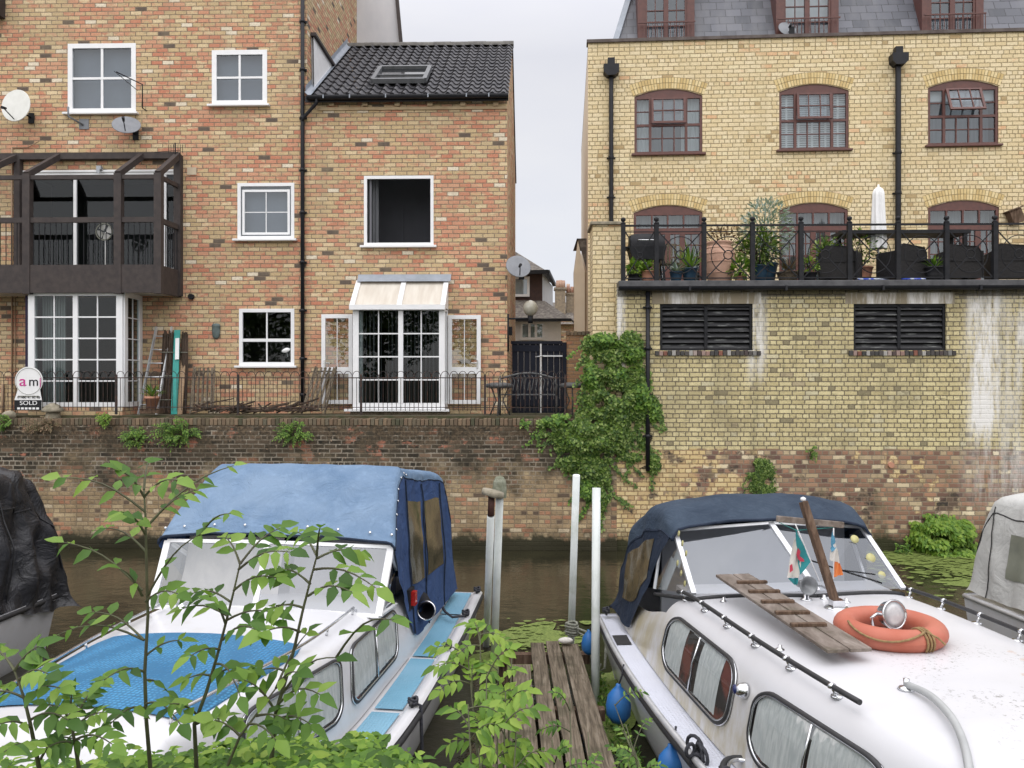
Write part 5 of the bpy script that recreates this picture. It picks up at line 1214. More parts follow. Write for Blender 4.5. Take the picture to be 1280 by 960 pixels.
C2 = (pt(wt, 693, 352, 4)[0], 4.2, pt(wt, 693, 352, 4)[1]-.1); T = (pt(wt, 650, 318, 4)[0], 4, pt(wt, 650, 318, 4)[1])
T2 = (pt(wt, 684, 340, 2.8)[0], 2.4, pt(wt, 684, 341, 2.8)[1])
mb.poly([A, B, T, (A[0], 4, r0[1])]); mb.poly([B, T2, T]); mb.poly([B, C2, T2]); mb.poly([T2, C2, (T[0], 8, T[2]), T]); mb.build('upper_roof', M['rooftile_far'], hC)
mb = MB(); mb.bar(A, B, .12, .14); mb.bar(B, C2, .12, .14); mb.build('fascia', M['black'], hC)
# chimneys and roof farther back
ch = BG(44); hD = thing('far_house', 'far house roof with two clustered brick chimneys behind the white house', 'house', ch.loc, ch.rot)
mb = MB(); a, z0 = pt(ch, 694, 384); b_, z1 = pt(ch, 707, 362); mb.box(a, b_, 0, .7, 3, z1); mb.box(a-.06, b_+.06, -.06, .76, z1, z1+.12); c, _ = pt(ch, 708.5, 384); d_, z2 = pt(ch, 724, 367); mb.box(c, d_, .5, 1.2, 3, z2); mb.box(c-.05, d_+.05, .45, 1.25, z2, z2+.1); mb.build('chimney', pm('sooty_brick', (.32, .26, .18), (.2, .16, .12), 8, .9), hD)
mb = MB()
for px, hh_, zz in ((697.5, .4, z1+.12), (701, .42, z1+.12), (704.5, .4, z1+.12), (711, .5, z2+.1), (716, .35, z2+.1), (720, .4, z2+.1)): x = pt(ch, px, 300)[0]; mb.lathe([(.12, zz), (.09, zz+hh_), (.001, zz+hh_)], (x, .35 if px < 708 else .8, 0), 10)
mb.build('chimney_pot', pm('clay_pots', (.55, .4, .3), (.3, .15, .1), 2, .8), hD)
mb = MB(); a = pt(ch, 680, 384)[0]; b_ = pt(ch, 745, 384)[0]; zE = pt(ch, 700, 408)[1]; zT = pt(ch, 700, 378, 3)[1]
mb.poly([(a, -2, zE), (b_, -2, zE), (b_, 3, zT), (a, 3, zT)]); mb.build('roof', M['rooftile_far'], hD); mb = MB(); mb.box(a, b_, -1.6, 5, GZ, zE+.2); mb.build('wall', M['brick_house'], hD)
# cream gable building at the right of the gap
cg = BG(20.4); hE = thing('cream_building', 'cream rendered gable end squeezed beside the yellow warehouse', 'building', cg.loc, cg.rot)
A = [pt(cg, 718.5, 416), pt(cg, 731, 416), pt(cg, 731, 340), pt(cg, 722.5, 301), pt(cg, 717.5, 340)]
A[0] = (A[0][0], GZ); A[1] = (A[1][0], GZ)
mb = MB(); mb.prism(A, 0, .3); mb.build('gable_wall', M['render_cream'], hE)
mb = MB(); mb.box(A[1][0], A[1][0]+.3, 0.05, 1.2, GZ, A[2][1]); mb.build('wall', M['render_tan'], hE)
mb = MB(); mb.poly([(A[3][0], -.02, A[3][1]+.05), (A[2][0]+.05, -.02, A[2][1]+.0), (A[2][0]+.3, -.02, A[2][1]), (A[3][0]+.4, -.02, A[3][1]+.05)]); mb.poly([(A[3][0]-.03, -.04, A[3][1]+.05), (A[3][0]+.4, -.04, A[3][1]+.05), (A[3][0]+.4, 2, A[3][1]+.05), (A[3][0]-.03, 2, A[3][1]+.05)]); mb.build('roof', M['rooftile_far'], hE)

# ================================================================== bow-top railing on the canal wall
ir = thing('iron_railing', 'rusty black bow-topped iron railing along the top of the dark canal wall', 'railing', FL.loc, FL.rot)
dI = CW+.16; zI0 = FL.L(300, 512, dI)[1]; zI1 = FL.L(300, 472, dI)[1]; zI2 = FL.L(300, 464, dI)[1]
RUST = pm('rusty_black_iron', (.022, .018, .018), (.075, .035, .022), 12, .7, lo=.45, hi=.65)
x = FL.U(-6, dI); hp = .176; posts = []; k = 0; xe = FL.U(700, dI)
while x < xe:
    n = 14; L = hp*n; mb = MB(); e = min(n, int((xe-x)/hp)+1)
    mb.box(x, x+hp*e, dI-.009, dI+.009, zI1-.014, zI1+.006); mb.box(x, x+hp*e, dI-.008, dI+.008, zI0+.04, zI0+.055)
    for i in range(e):
        a = x+i*hp
        hh_ = [(a+hp/2-hp/2*math.cos(t), dI, zI1+.0+(zI2-zI1+.0)*math.sin(t)) for t in [math.pi*j/10 for j in range(11)]]
        mb.tube([(a, dI, zI0-.02)]+hh_+[(a+hp, dI, zI0-.02)] if i % 1 == 0 else hh_, .0065, 5, False)
        mb.tube([(a+hp/2, dI, zI0-.02), (a+hp/2, dI, zI1)], .0065, 5, False)
    mb.build('railing_panel', RUST, ir)
    mb = MB(); px_ = x+hp*e; mb.box(px_-.02, px_+.02, dI-.02, dI+.02, zI0-.1, zI1+.06); mb.build('post', RUST, ir)
    x += L

# ---- things in the yard behind the railing
def YP(px, d): u = FL.U(px, d); p = FL.Wd(u, d, 0); return p
# sold sign
dS = CW+.06; u, z = FL.L(36, 515, dS); sg = thing('sold_sign', 'white round-topped estate agent sign reading SOLD tied to the railing', 'sign', FL.Wd(u, dS, 2.57), FL.rot)
k = 1/FP*16.25; zc = FL.L(36, 476, dS)[1]-2.57; rr = 18*k; za = FL.L(36, 499.5, dS)[1]-2.57; zb2 = FL.L(36, 513, dS)[1]-2.57
pts = [(-18.5*k, zb2+.005), (16.5*k, zb2+.005), (16.5*k, za)]+[(rr*math.cos(t), zc+rr*math.sin(t)) for t in [math.radians(-38+ (256)*i/24) for i in range(25)]]+[(-18.5*k, za)]
mb = MB(); mb.prism(pts, 0, .012); mb.build('board', M['white'], sg)
mb = MB(); mb.box(-18.5*k, 16.5*k, -.006, -.002, zb2+.0, za-.01); mb.build('black_band', M['black'], sg)
mb = MB(); mb.tube([(rr*.93*math.cos(t), -.004, zc-.01+rr*.93*math.sin(t)) for t in [2*math.pi*i/36 for i in range(36)]], .004, 5, closed=True); mb.build('ring', M['rope_grey'], sg)
PINK = pm('magenta_print', (.62, .03, .28), None, 5, .5); BLK = M['black']
text('a', .3, 'logo_letter', PINK, sg, (-.12, -.006, zc-.01), sx=1.2); text('m', .27, 'logo_letter', BLK, sg, (.1, -.006, zc-.02), sx=1.0); text('|', .2, 'logo_mark', PINK, sg, (.235, -.006, zc-.02))
mb = MB(); mb.box(-.22, .2, -.005, -.002, zc-rr-.035, zc-rr-.015); mb.build('grey_line', M['rope_grey'], sg)
text('01480 41 60 40', .066, 'phone_text', BLK, sg, (0, -.006, za+.045), sx=1.1)
text('SOLD', .115, 'sold_text', M['white'], sg, (0, -.01, za-.07), sx=1.25)
mb = MB()
for i in range(6): mb.box(-.23+i*.077, -.175+i*.077, -.009, -.005, zb2+.02, zb2+.06)
mb.build('white_strip', M['white'], sg)
# staddle stone, stone
p = YP(66, CW+.2); ss = thing('staddle_stone', 'mushroom-shaped mossy staddle stone by the sold sign', 'stone', (p.x, p.y, 2.56), 0)
mb = MB(); mb.lathe([(.16, 0), (.13, .12), (.10, .2)], (0, 0, 0), 14, Matrix.Translation((0, 0, -.05))); mb.build('stem', M['stone'], ss); mb = MB(); mb.lathe([(.001, .11), (.2, .12), (.215, .16), (.15, .23), (.06, .29), (.001, .3)], (0, 0, 0), 14); mb.build('cap', M['stone'], ss)
p = YP(12, CW+.1); st = thing('loose_stone', 'pale rounded stone at the left end of the wall top', 'stone', (p.x, p.y, 2.56)); mb = MB(); mb.surf(lambda a, b_: (.14*math.sin(math.pi*a)*math.cos(2*math.pi*b_)*(1+.2*nz3((a*3, b_*3, 1))), .1*math.sin(math.pi*a)*math.sin(2*math.pi*b_), .06+.09*math.cos(math.pi*a)), 8, 10); mb.build('stone_body', M['stone'], st)
# potted agave in a hanging trough on the railing
p = YP(190, CW+.3); t = thing('potted_aloe', 'aloe in a terracotta pot on a small trough behind the railing', 'potted plant', (p.x, p.y, 2.6), 0)
mb = MB(); mb.lathe([(.09, .14), (.14, .34), (.155, .34), (.155, .39), (.13, .39), (.001, .36)], (0, 0, 0), 16); mb.build('pot', M['terracotta'], t)
mb = MB(); mb.box(-.2, .2, -.12, .12, .05, .14); mb.box(-.2, .2, -.13, -.12, .13, .15); mb.build('trough', M['wood_brown'], t)
mb = MB()
for i in range(22):
    a = i*2.4; e = .5+.9*((i*7) % 10)/10; v = Vector((math.cos(a)*math.cos(e), math.sin(a)*math.cos(e), math.sin(e))); mb.leaf((0, 0, .37), v, (-v.x, -v.y, 1), .34, .045, .2)
mb.build('foliage', M['leaf'], t)
# ladder
p = YP(190, -.5); ld = thing('ladder', 'short metal ladder leaning on the house wall right of the bay window', 'ladder', (p.x, p.y, GZ), FL.rot); H = 1.85
for s_ in (-1, 1): mb = MB(); mb.bar((s_*.19-.05, -.1, 0), (s_*.165+.08, .4, H), .03, .05); mb.build('rail', M['alloy'], ld); 
for i in range(6): mb = MB(); q = (i+.7)/6.4; mb.tube([(-.18-.05+.13*q, -.1+.5*q, H*q), (.18-.05+.13*q, -.1+.5*q, H*q)], .014, 6); mb.build('rung', M['alloy'], ld)
def willow(label, px, w_, H, lean, d=-.35, group='rolled willow screens against the wall'):
    p = YP(px, d); t = thing('willow_screen', label, 'garden screen', (p.x, p.y, GZ), FL.rot, group); mb = MB(); rn = random.Random(px)
    for i in range(46):
        a = rn.uniform(0, 6.28); r_ = w_/2*math.sqrt(rn.random()); x = r_*math.cos(a); y = r_*.5*math.sin(a)
        mb.tube([(x+lean*0, y, 0), (x*.95+lean*.5+rn.uniform(-.015, .015), y+.08, H*.5), (x*.8+lean, y+.16, H*rn.uniform(.93, 1.02))], .011, 4)
    mb.build('bundle', M['willow'], t); mb = MB()
    for z in (.3, .8, 1.3): mb.tube([(w_*.52*math.cos(q)+lean*z/H, w_*.3*math.sin(q)+.16*z/H, z) for q in [2*math.pi*i/14 for i in range(14)]], .008, 4, closed=True)
    mb.build('wire_tie', M['rope_grey'], t)
willow('dark woven willow screen roll between the ladder and the teal board', 208, .34, 1.75, -.02)
willow('narrow dark willow roll right of the teal board', 228, .16, 1.72, -.02)
p = YP(219, -.55); t = thing('teal_board', 'tall plank wrapped in teal plastic leaning on the wall', 'board', (p.x, p.y, GZ), FL.rot)
mb = MB(); mb.bar((.0, -.05, 0), (-.13, .4, 1.78), .13, .03, (0, -1, .2)); mb.build('wrap', M['teal'], t, bevel=.008); mb = MB(); mb.bar((.11, -.03, 0), (.02, .42, 1.5), .1, .03, (0, -1, .2)); mb.build('plank', woodm('raw_plank', (.2, .13, .08), (.35, .24, .15), (.45, .33, .22)), t)
mb = MB(); mb.bar((-.045, .22, 1.15), (-.085, .33, 1.6), .08, .012, (0, -1, .2)); 
for i in range(len(mb.v)): mb.v[i] += Vector((0, -.03, 0))
mb.build('paper_label', M['white'], t)
# folded slatted chairs
def fchair(label, px, lean, d=-.5, tone=None):
    p = YP(px, d); t = thing('folded_chair', label, 'garden chair', (p.x, p.y, GZ), FL.rot, 'old slatted garden chairs leaning by the wall'); mb = MB()
    for i in range(5): x = -.2+i*.1; mb.bar((x-.03, -.1, .08), (x*.9+lean, .25, .98), .045, .016, (0, -1, .3))
    mb.build('slat', M['wood_grey'], t); mb = MB()
    for z in (.15, .9): q = z/.95; mb.bar((-.25+lean*q, -.09+.36*q, z), (.24+lean*q, -.09+.36*q, z), .03, .03)
    mb.build('crossbar', M['wood_grey'], t)
    for s_ in (-1, 1): mb = MB(); mb.bar((s_*.24-.02, -.12, 0), (s_*.22+lean, .27, 1.0), .03, .03); mb.build('leg', M['wood_grey'], t)
fchair('grey slatted folded chair leaning left of the sash window', 256, -.12)
fchair('dark slatted deck chair leaning beside the black downpipe', 394, .16)
p = YP(283, -.75); t = thing('debris_heap', 'heap of dark broken branches and boards under the railing', 'branches', (p.x, p.y, GZ), 0); mb = MB(); rn = random.Random(3)
for i in range(60): x = rn.uniform(-.9, 1.7); a = rn.uniform(-.5, .5); L = rn.uniform(.2, .7); mb.tube([(x, rn.uniform(-.2, .3), rn.uniform(.02, .22)), (x+L*math.cos(a), rn.uniform(-.2, .3), .05+abs(L*math.sin(a)))], rn.uniform(.008, .022), 5)
mb.build('sticks', M['willow'], t)
# cast iron garden seat in front of the gate
p = YP(660, -.6); t = thing('iron_bench', 'dark ornate cast iron garden bench in front of the navy gate', 'bench', (p.x, p.y, GZ), FL.rot)
IRON = pm('grey_green_iron', (.055, .06, .062), (.12, .12, .12), 14, .6)
for s_ in (-1, 1):
    mb = MB(); x = s_*.58; mb.tube([(x, -.2, 0), (x, -.22, .25), (x, -.18, .42), (x, .1, .40), (x, .2, .0)], .02, 6); mb.tube([(x, .12, .40), (x, .2, .8)], .018, 6); mb.tube([(x, -.2, .42), (x, -.24, .62), (x, .0, .64), (x, .17, .6)], .018, 6); mb.build('end_frame', IRON, t)
mb = MB()
for i in range(5): mb.box(-.56, .56, -.19+i*.065, -.145+i*.065, .41, .43)
mb.build('seat', IRON, t); mb = MB()
for i in range(15): x = -.55+i*.078; mb.tube([(x, .18, .5), (x+.04, .19, .62+.12*math.sin(math.pi*i/14)), (x, .2, .72+.1*math.sin(math.pi*i/14))], .009, 5)
mb.tube([(-.58+1.16*q, .2, .74+.12*math.sin(math.pi*q)) for q in [i/14 for i in range(15)]], .02, 6); mb.build('backrest', IRON, t)
for (px, lb) in ((624, 'dark iron plant table left of the iron bench'), (716, 'dark iron plant table right of the iron bench')):
    p = YP(px, -.8); t = thing('plant_stand', lb, 'plant stand', (p.x, p.y, GZ), 0)
    mb = MB(); mb.lathe([(.001, .55), (.26, .56), (.28, .6), (.27, .64), (.12, .67), (.001, .66)], (0, 0, 0), 16); mb.build('top', IRON, t)
    for q in range(3): mb = MB(); a = q*2.09+.4; mb.tube([(.2*math.cos(a), .2*math.sin(a), .56), (.08*math.cos(a), .08*math.sin(a), .3), (.24*math.cos(a), .24*math.sin(a), 0)], .014, 6); mb.build('leg', IRON, t)
# ================================================================== BOATS
def boat_root(name, label, x, y, deg, group='moored cabin cruisers'):
    t = thing(name, label, 'boat', (x, y, 0), R(deg), group); I = INV[t.name]
    def L(px, py, z): return I @ Z(px, py, z)
    def LY(px, py, Y): return I @ W(px, py, Y)
    return t, L, LY
def hull(t, Ln, hb, sh, mat, dk, wl=.86):
    def f(a, b_):
        y = -Ln*a; h = ip(y, hb); s_ = ip(y, sh); q = abs(b_*2-1); sg_ = -1 if b_ < .5 else 1
        P_ = [(0, -.42), (.35, -.4), (.62, -.3), (wl*.97, -.02), (wl+.04, .25), (.985, .8), (1.0, 1)]
        k = q*(len(P_)-1); i = min(int(k), len(P_)-2); g = k-i
        xf = lerp(P_[i][0], P_[i+1][0], g); zf = lerp(P_[i][1], P_[i+1][1], g)
        return (sg_*xf*h, y, s_*zf if zf > 0 else zf)
    mb = MB(); mb.surf(f, 40, 24)
    h0 = ip(0, hb); s0 = ip(0, sh); mb.poly([(-h0, 0, s0), (h0, 0, s0), (h0*wl, 0, 0), (h0*.5, 0, -.4), (-h0*.5, 0, -.4), (-h0*wl, 0, 0)])
    o = mb.build('hull', mat, t)
    mb = MB(); mb.surf(lambda a, b_: (lerp(-1, 1, b_)*ip(-Ln*a, hb)*.99, -Ln*a, ip(-Ln*a, sh)-.012), 40, 6, False); mb.build('deck', dk, t)
    return o
def rail_along(t, name, Ln, hb, sh, mat, r, off=.0, dz=0, y0=0, y1=None, sides=(-1, 1), sy=1):
    for s_ in sides:
        mb = MB(); y1_ = -Ln if y1 is None else y1
        mb.tube([(s_*(ip(y, hb)+off), y, ip(y, sh)+dz) for y in [lerp(y0, y1_, k/40) for k in range(41)]], r, 8); mb.build(name, mat, t)
class Cabin:
    def __init__(s, bw, h, z0, prof): s.bw = bw; s.h = h; s.z0 = z0; s.p = prof
    def at(s, y, t):
        """t 0..1 from the deck up and over to the centre line, right side"""
        n = len(s.p)-1; k = min(max(t, 0), 1)*n; i = min(int(k), n-1); g = k-i
        def q(j, c): return s.p[max(0, min(n, j))][c]
        def cr_(c): 
            a, b_, d, e = q(i-1, c), q(i, c), q(i+1, c), q(i+2, c)
            return .5*(2*b_+(d-a)*g+(2*a-5*b_+4*d-e)*g*g+(3*b_-a-3*d+e)*g**3)
        return Vector((cr_(0)*ip(y, s.bw), y, ip(y, s.z0)+cr_(1)*ip(y, s.h)))
    def side(s, y, t, off=0, sg=1):
        p = s.at(y, t)
        if off:
            e = 1e-3; n = (s.at(y-e, t)-p).cross(s.at(y, t+e*3)-p)
            if n.x < 0: n = -n
            p = p+n.normalized()*off
        return Vector((p.x*sg, p.y, p.z))
    def surf(s, mb, y0, y1, nu=40, nv=22):
        mb.surf(lambda a, b_: s.side(lerp(y0, y1, a), 1-abs(b_*2-1), 0, -1 if b_ < .5 else 1), nu, nv*2)
def rrect(y0, y1, t0, t1, ry, rt, n=6, skew=0):
    P_ = []
    for (cy, ct, a0) in ((y1-ry, t1-rt, 0), (y0+ry, t1-rt, 90), (y0+ry, t0+rt, 180), (y1-ry, t0+rt, 270)):
        for k in range(n+1):
            a = R(a0+90*k/n); P_.append((cy+ry*math.cos(a), ct+rt*math.sin(a)))
    return [(y+skew*(t-t0), t) for y, t in P_]
def cabwin(t, cab, y0, y1, t0, t1, ry, rt, sg, curt, fr=.016, skew=0, inner=None, split=.5, frm='chrome'):
    P_ = rrect(y0, y1, t0, t1, ry, rt, 8, skew); cy = sum(p[0] for p in P_)/len(P_); ct = sum(p[1] for p in P_)/len(P_)
    mb = MB(); mb.tube([cab.side(y, q, .012, sg) for y, q in P_], fr, 8, closed=True); f = mb.build('side_window', M['rubber'], t)
    mb = MB(); mb.tube([cab.side(cy+(y-cy)*.975, ct+(q-ct)*.955, .02, sg) for y, q in P_], fr*.45, 6, closed=True); mb.tube([cab.side(cy+(y-cy)*1.02, ct+(q-ct)*1.05, .012, sg) for y, q in P_], fr*.35, 6, closed=True)
    ym = lerp(y0, y1, split)
    mb.tube([cab.side(ym+skew*(q-t0), q, .02, sg) for q in (t0+.01, (t0+t1)/2, t1-.01)], fr*.5, 6); mb.build('frame', M[frm], f)
    def disc(off, sc_=1.0, lim=None):
        def fn(a, b_):
            y, q = P_[int(round(b_*len(P_))) % len(P_)]; y = cy+(y-cy)*a*sc_; q = ct+(q-ct)*a*sc_
            if lim: y = max(lim[0], min(lim[1], y))
            return cab.side(y, q, off, sg)
        m = MB(); m.surf(fn, 5, len(P_)); return m
    disc(.004).build('interior', M['boat_inside'], f)
    for (a, b_) in curt:
        m = MB(); ya, yb = lerp(y0, y1, a), lerp(y0, y1, b_); tm = .9
        def fn(u, v):
            y = lerp(ya, yb, u); lo_ = t0+.02; hi_ = t1-.015
            e = min((y-y0)/ry, (y1-y)/ry, 1); e = max(0, e); k = (1-math.sqrt(max(0, 1-(1-e)**2)))*rt if e < 1 else 0
            return cab.side(y+skew*(lerp(lo_, hi_, v)-t0), lerp(lo_+k, hi_-k, v), .007+.0025*math.sin(u*38), sg)
        m.surf(fn, 26, 8); m.build('curtain', M['curtain'], f)
    disc(.014).build('pane', M['glass_boat2'], f)
    return f
M['boat_inside'] = pm('boat_interior', (.03, .022, .018), (.16, .05, .035), 2.2, .8, lo=.55, hi=.62)
M['glass_boat2'] = glassm('cabin_window_glass', (.86, .88, .88), .02, 1.14, .02)
def canopy(mb, st, nu=28, nv=34, y0=None, wr=.012, clip=None):
    """st: list of (y, half_top, z_top, half_bottom, z_bottom, crown)"""
    T_ = [[(s_[0], s_[k]) for s_ in st] for k in range(1, 6)]
    ya, yb = st[0][0], st[-1][0]
    def f(a, b_):
        y = lerp(ya, yb, a); ht, zt, hb_, zb, cr_ = (ip(y, q) for q in T_); return csec(y, b_, ht, zt, hb_, zb, cr_, wr)
    mb.surf(f, nu, nv); return f
def csec(y, b_, ht, zt, hb_, zb, cr_, wr, rd=.14):
    q = abs(b_*2-1); sg_ = -1 if b_ < .5 else 1
    if q > .5:
        g = (q-.5)*2; x = lerp(ht, hb_, g); z = lerp(zt-rd, zb, g)
    elif q > .36:
        g = (q-.36)/.14; x = lerp(ht-rd, ht, math.sin(g*math.pi/2)); z = lerp(zt-rd, zt, math.cos(g*math.pi/2))
    else:
        g = q/.36; x = (ht-rd)*g; z = zt+cr_*(1-g*g)
    w_ = wr*(nz3((sg_*x*2.1, y*2.3, z*2.1), 1.6)+.5*nz3((sg_*x, y, z), 6)+(.9 if q > .5 else .3)*nz3((y*5, z*1.2+x, sg_), 1.4))
    return Vector((sg_*(x+w_), y, z+w_*.7))
def cleat(t, x, y, z, rope=True, s_=1):
    mb = MB(); mb.tube([(x, y-.09*s_, z+.05), (x, y+.09*s_, z+.05)], .012, 6); mb.tube([(x, y-.03, z), (x, y-.03, z+.05)], .012, 6); mb.tube([(x, y+.03, z), (x, y+.03, z+.05)], .012, 6); c = mb.build('cleat', M['chrome'] if not rope else M['rubber'], t)
    if rope:
        mb = MB()
        for k in range(3): mb.tube([(x+.035*math.cos(a), y+.05*math.sin(a)*(1 if k % 2 else .6), z+.035+.016*k+.01*math.sin(a*2)) for a in [2*math.pi*i/12 for i in range(12)]], .011, 6, closed=True)
        mb.build('rope_turns', M['rope_dark'], t)

# ---------------------------------------------------------------- boat A (blue canopy, foreground left)
tA, LA, LYA = boat_root('cabin_cruiser', 'white cabin cruiser with faded blue canopy and blue foredeck cover, between saplings and jetty', -1.70, 10.35, -7.9)
hbA = [(0, 1.33), (-2, 1.42), (-4.4, 1.42), (-5.5, 1.16), (-6.3, .78), (-6.8, .35), (-7, .03)]
shA = [(0, .74), (-3, .74), (-5, .78), (-7, .95)]
hull(tA, 7, hbA, shA, M['gelcoat'], M['gelcoat'])
rail_along(tA, 'rubbing_strake', 7, hbA, shA, M['rubber'], .032, .01, -.045)
mb = MB(); mb.surf(lambda a, b_: ((ip(-7*a, hbA)-.09)+.11*b_, -7*a, ip(-7*a, shA)+.028*math.sin(math.pi*b_)**.5), 50, 6); mb.build('toe_rail', M['gelcoat'], tA)
mb = MB(); mb.surf(lambda a, b_: (-(ip(-7*a, hbA)-.09)-.11*(1-b_), -7*a, ip(-7*a, shA)+.028*math.sin(math.pi*b_)**.5), 50, 6); mb.build('toe_rail', M['gelcoat'], tA)
for s_ in (-1, 1):
    for (ya, yb) in ((-.05, -.95), (-1.0, -2.35), (-2.42, -3.62), (-3.69, -4.9)):
        mb = MB(); mb.surf(lambda a, b_: (s_*(ip(lerp(ya, yb, a), hbA)-lerp(.11, .34, b_)), lerp(ya, yb, a), ip(lerp(ya, yb, a), shA)+.004), 8, 1); mb.build('deck_mat', M['blue_deck'], tA)
bwA = [(-.2, 1.0), (-2, 1.06), (-3, 1.06), (-4.2, 1.04), (-5.2, .86), (-5.85, .72)]
hA_ = [(-.2, .42), (-1.6, .44), (-2.6, .58), (-2.95, .62), (-5.0, .63), (-5.86, .60)]
cabA = Cabin(bwA, hA_, shA, [(1, 0), (.985, .3), (.965, .6), (.94, .85), (.90, .97), (.82, 1.02), (.6, 1.07), (.3, 1.1), (0, 1.11)])
mb = MB(); cabA.surf(mb, -2.3, -5.86, 40)
def nose(a, b_):
    q = 1-abs(b_*2-1); p = cabA.side(-5.86, q, 0, -1 if b_ < .5 else 1); z0 = ip(-5.86, shA)
    e = a; return (p.x*(1-.1*e), -5.86-.28*e-.12*math.sin(e*math.pi/2), lerp(p.z, z0-.02, e**1.3))
mb.surf(nose, 8, 44); mb.build('cabin', M['gelcoat'], tA)
# cockpit coaming under the canopy
mb = MB()
for s_ in (-1, 1): mb.surf(lambda a, b_: (s_*(ip(lerp(-.1, -2.4, a), bwA)-.05*b_), lerp(-.1, -2.4, a), lerp(.72, lerp(1.05, 1.28, a), b_)), 12, 2); mb.surf(lambda a, b_: (s_*(ip(lerp(-.1, -2.4, a), bwA)-.05-.18*b_), lerp(-.1, -2.4, a), lerp(1.05, 1.28, a)), 12, 1)
mb.box(-1.0, 1.0, -.16, -.1, .7, 1.05); mb.build('coaming', M['gelcoat'], tA)
# foredeck cover: sits on the cabin roof
def roofpt(cab, x, y, off):
    lo, hi = .3, 1.0; ax = abs(x)
    for _ in range(30):
        m = (lo+hi)/2
        if cab.at(y, m).x > ax: lo = m
        else: hi = m
    p = cab.at(y, hi); return Vector((x, y, p.z+off))
pc = [LA(86, 808, 1.44), LA(250, 794, 1.46), LA(366, 806, 1.44), LA(280, 908, 1.44), LA(-60, 890, 1.44)]
yF = (pc[0].y+pc[2].y)/2; 
def cover(a, b_, off=.012):
    y = lerp(-4.22-.06*(1-(2*b_-1)**2)*-1, -5.66, a); hw = lerp(.80, .66, a)*min(1, .93+.07*a*8) if a < .12 else lerp(.80, .66, a)
    hw = min(hw, ip(y, bwA)*.9-.03); return roofpt(cabA, lerp(-hw, hw, b_), y, off)
mb = MB(); mb.surf(lambda a, b_: cover(a, b_), 20, 24)
mb.surf(lambda a, b_: cover(a, 0, .014*b_-.002), 20, 1); mb.surf(lambda a, b_: cover(a, 1, .014*b_-.002), 20, 1); mb.build('foredeck_cover', M['blue_mat'], tA)
# grab rails on the roof edge
for s_ in (-1, 1):
    mb = MB(); ys = [lerp(-3.3, -5.7, k/24) for k in range(25)]; mb.tube([cabA.side(y, .66, .06, s_) for y in ys], .012, 8)
    for k in (0, 6, 12, 18, 24): mb.tube([cabA.side(ys[k], .66, 0, s_), cabA.side(ys[k], .66, .06, s_)], .010, 6)
    mb.build('grab_rail', M['chrome'], tA)
for (yy, s_) in ((-3.35, -.35), (-3.5, .25), (-3.3, -.72)): mb = MB(); p = roofpt(cabA, s_, yy, 0); mb.lathe([(.045, 0), (.045, .008), (.02, .02), (.02, .045), (.001, .05)], p, 12); mb.build('deck_fitting', M['chrome'], tA)
for sg in (1, -1):
    cabwin(tA, cabA, -3.98, -2.78, .10, .40, .12, .06, sg, ((.0, .48), (.5, 1)), .016, .35)
    cabwin(tA, cabA, -5.35, -4.18, .10, .40, .14, .07, sg, ((0, .99),), .016, .25)
# windscreen
bR = LA(488, 755, 1.43); bL = LA(187, 757, 1.43); tR = LA(499, 684, 1.90); tL = LA(200, 676, 1.90); bM = (bR+bL)/2+Vector((0, -.10, .03)); tM = (tR+tL)/2+Vector((0, -.05, .03))
bR.x = 1.03; bL.x = -1.03; bR.y = bL.y = (bR.y+bL.y)/2; tR.x = 1.06; tL.x = -1.03; tR.y = tL.y = (tR.y+tL.y)/2; bR.z = bL.z = 1.37; bM = Vector((-.02, bR.y-.12, 1.43)); tM = Vector((-.02, tR.y-.12, 1.94))
sR = Vector((1.0, bR.y+.62, 1.30)); sL = Vector((-1.0, bR.y+.62, 1.30))
mb = MB()
for (p, q, w_) in ((bL, tL, .06), (bR, tR, .06), (bM, tM, .045), (bL, bM, .035), (bM, bR, .035), (tL, tM, .03), (tM, tR, .03), (bR, sR, .03), (bL, sL, .03), (tR, sR+Vector((-.02, .1, .3)), .03), (tL, sL+Vector((.02, .1, .3)), .03)): mb.bar(p, q, w_, .03, (0, -1, .4))
wsA = mb.build('windscreen', M['upvc'], tA)
mb = MB(); mb.poly([bL, bM, tM, tL]); mb.poly([bM, bR, tR, tM]); mb.poly([bR, sR, sR+Vector((-.02, .1, .3)), tR]); mb.poly([bL, sL, sL+Vector((.02, .1, .3)), tL]); mb.build('pane', M['glass_boat'], wsA)
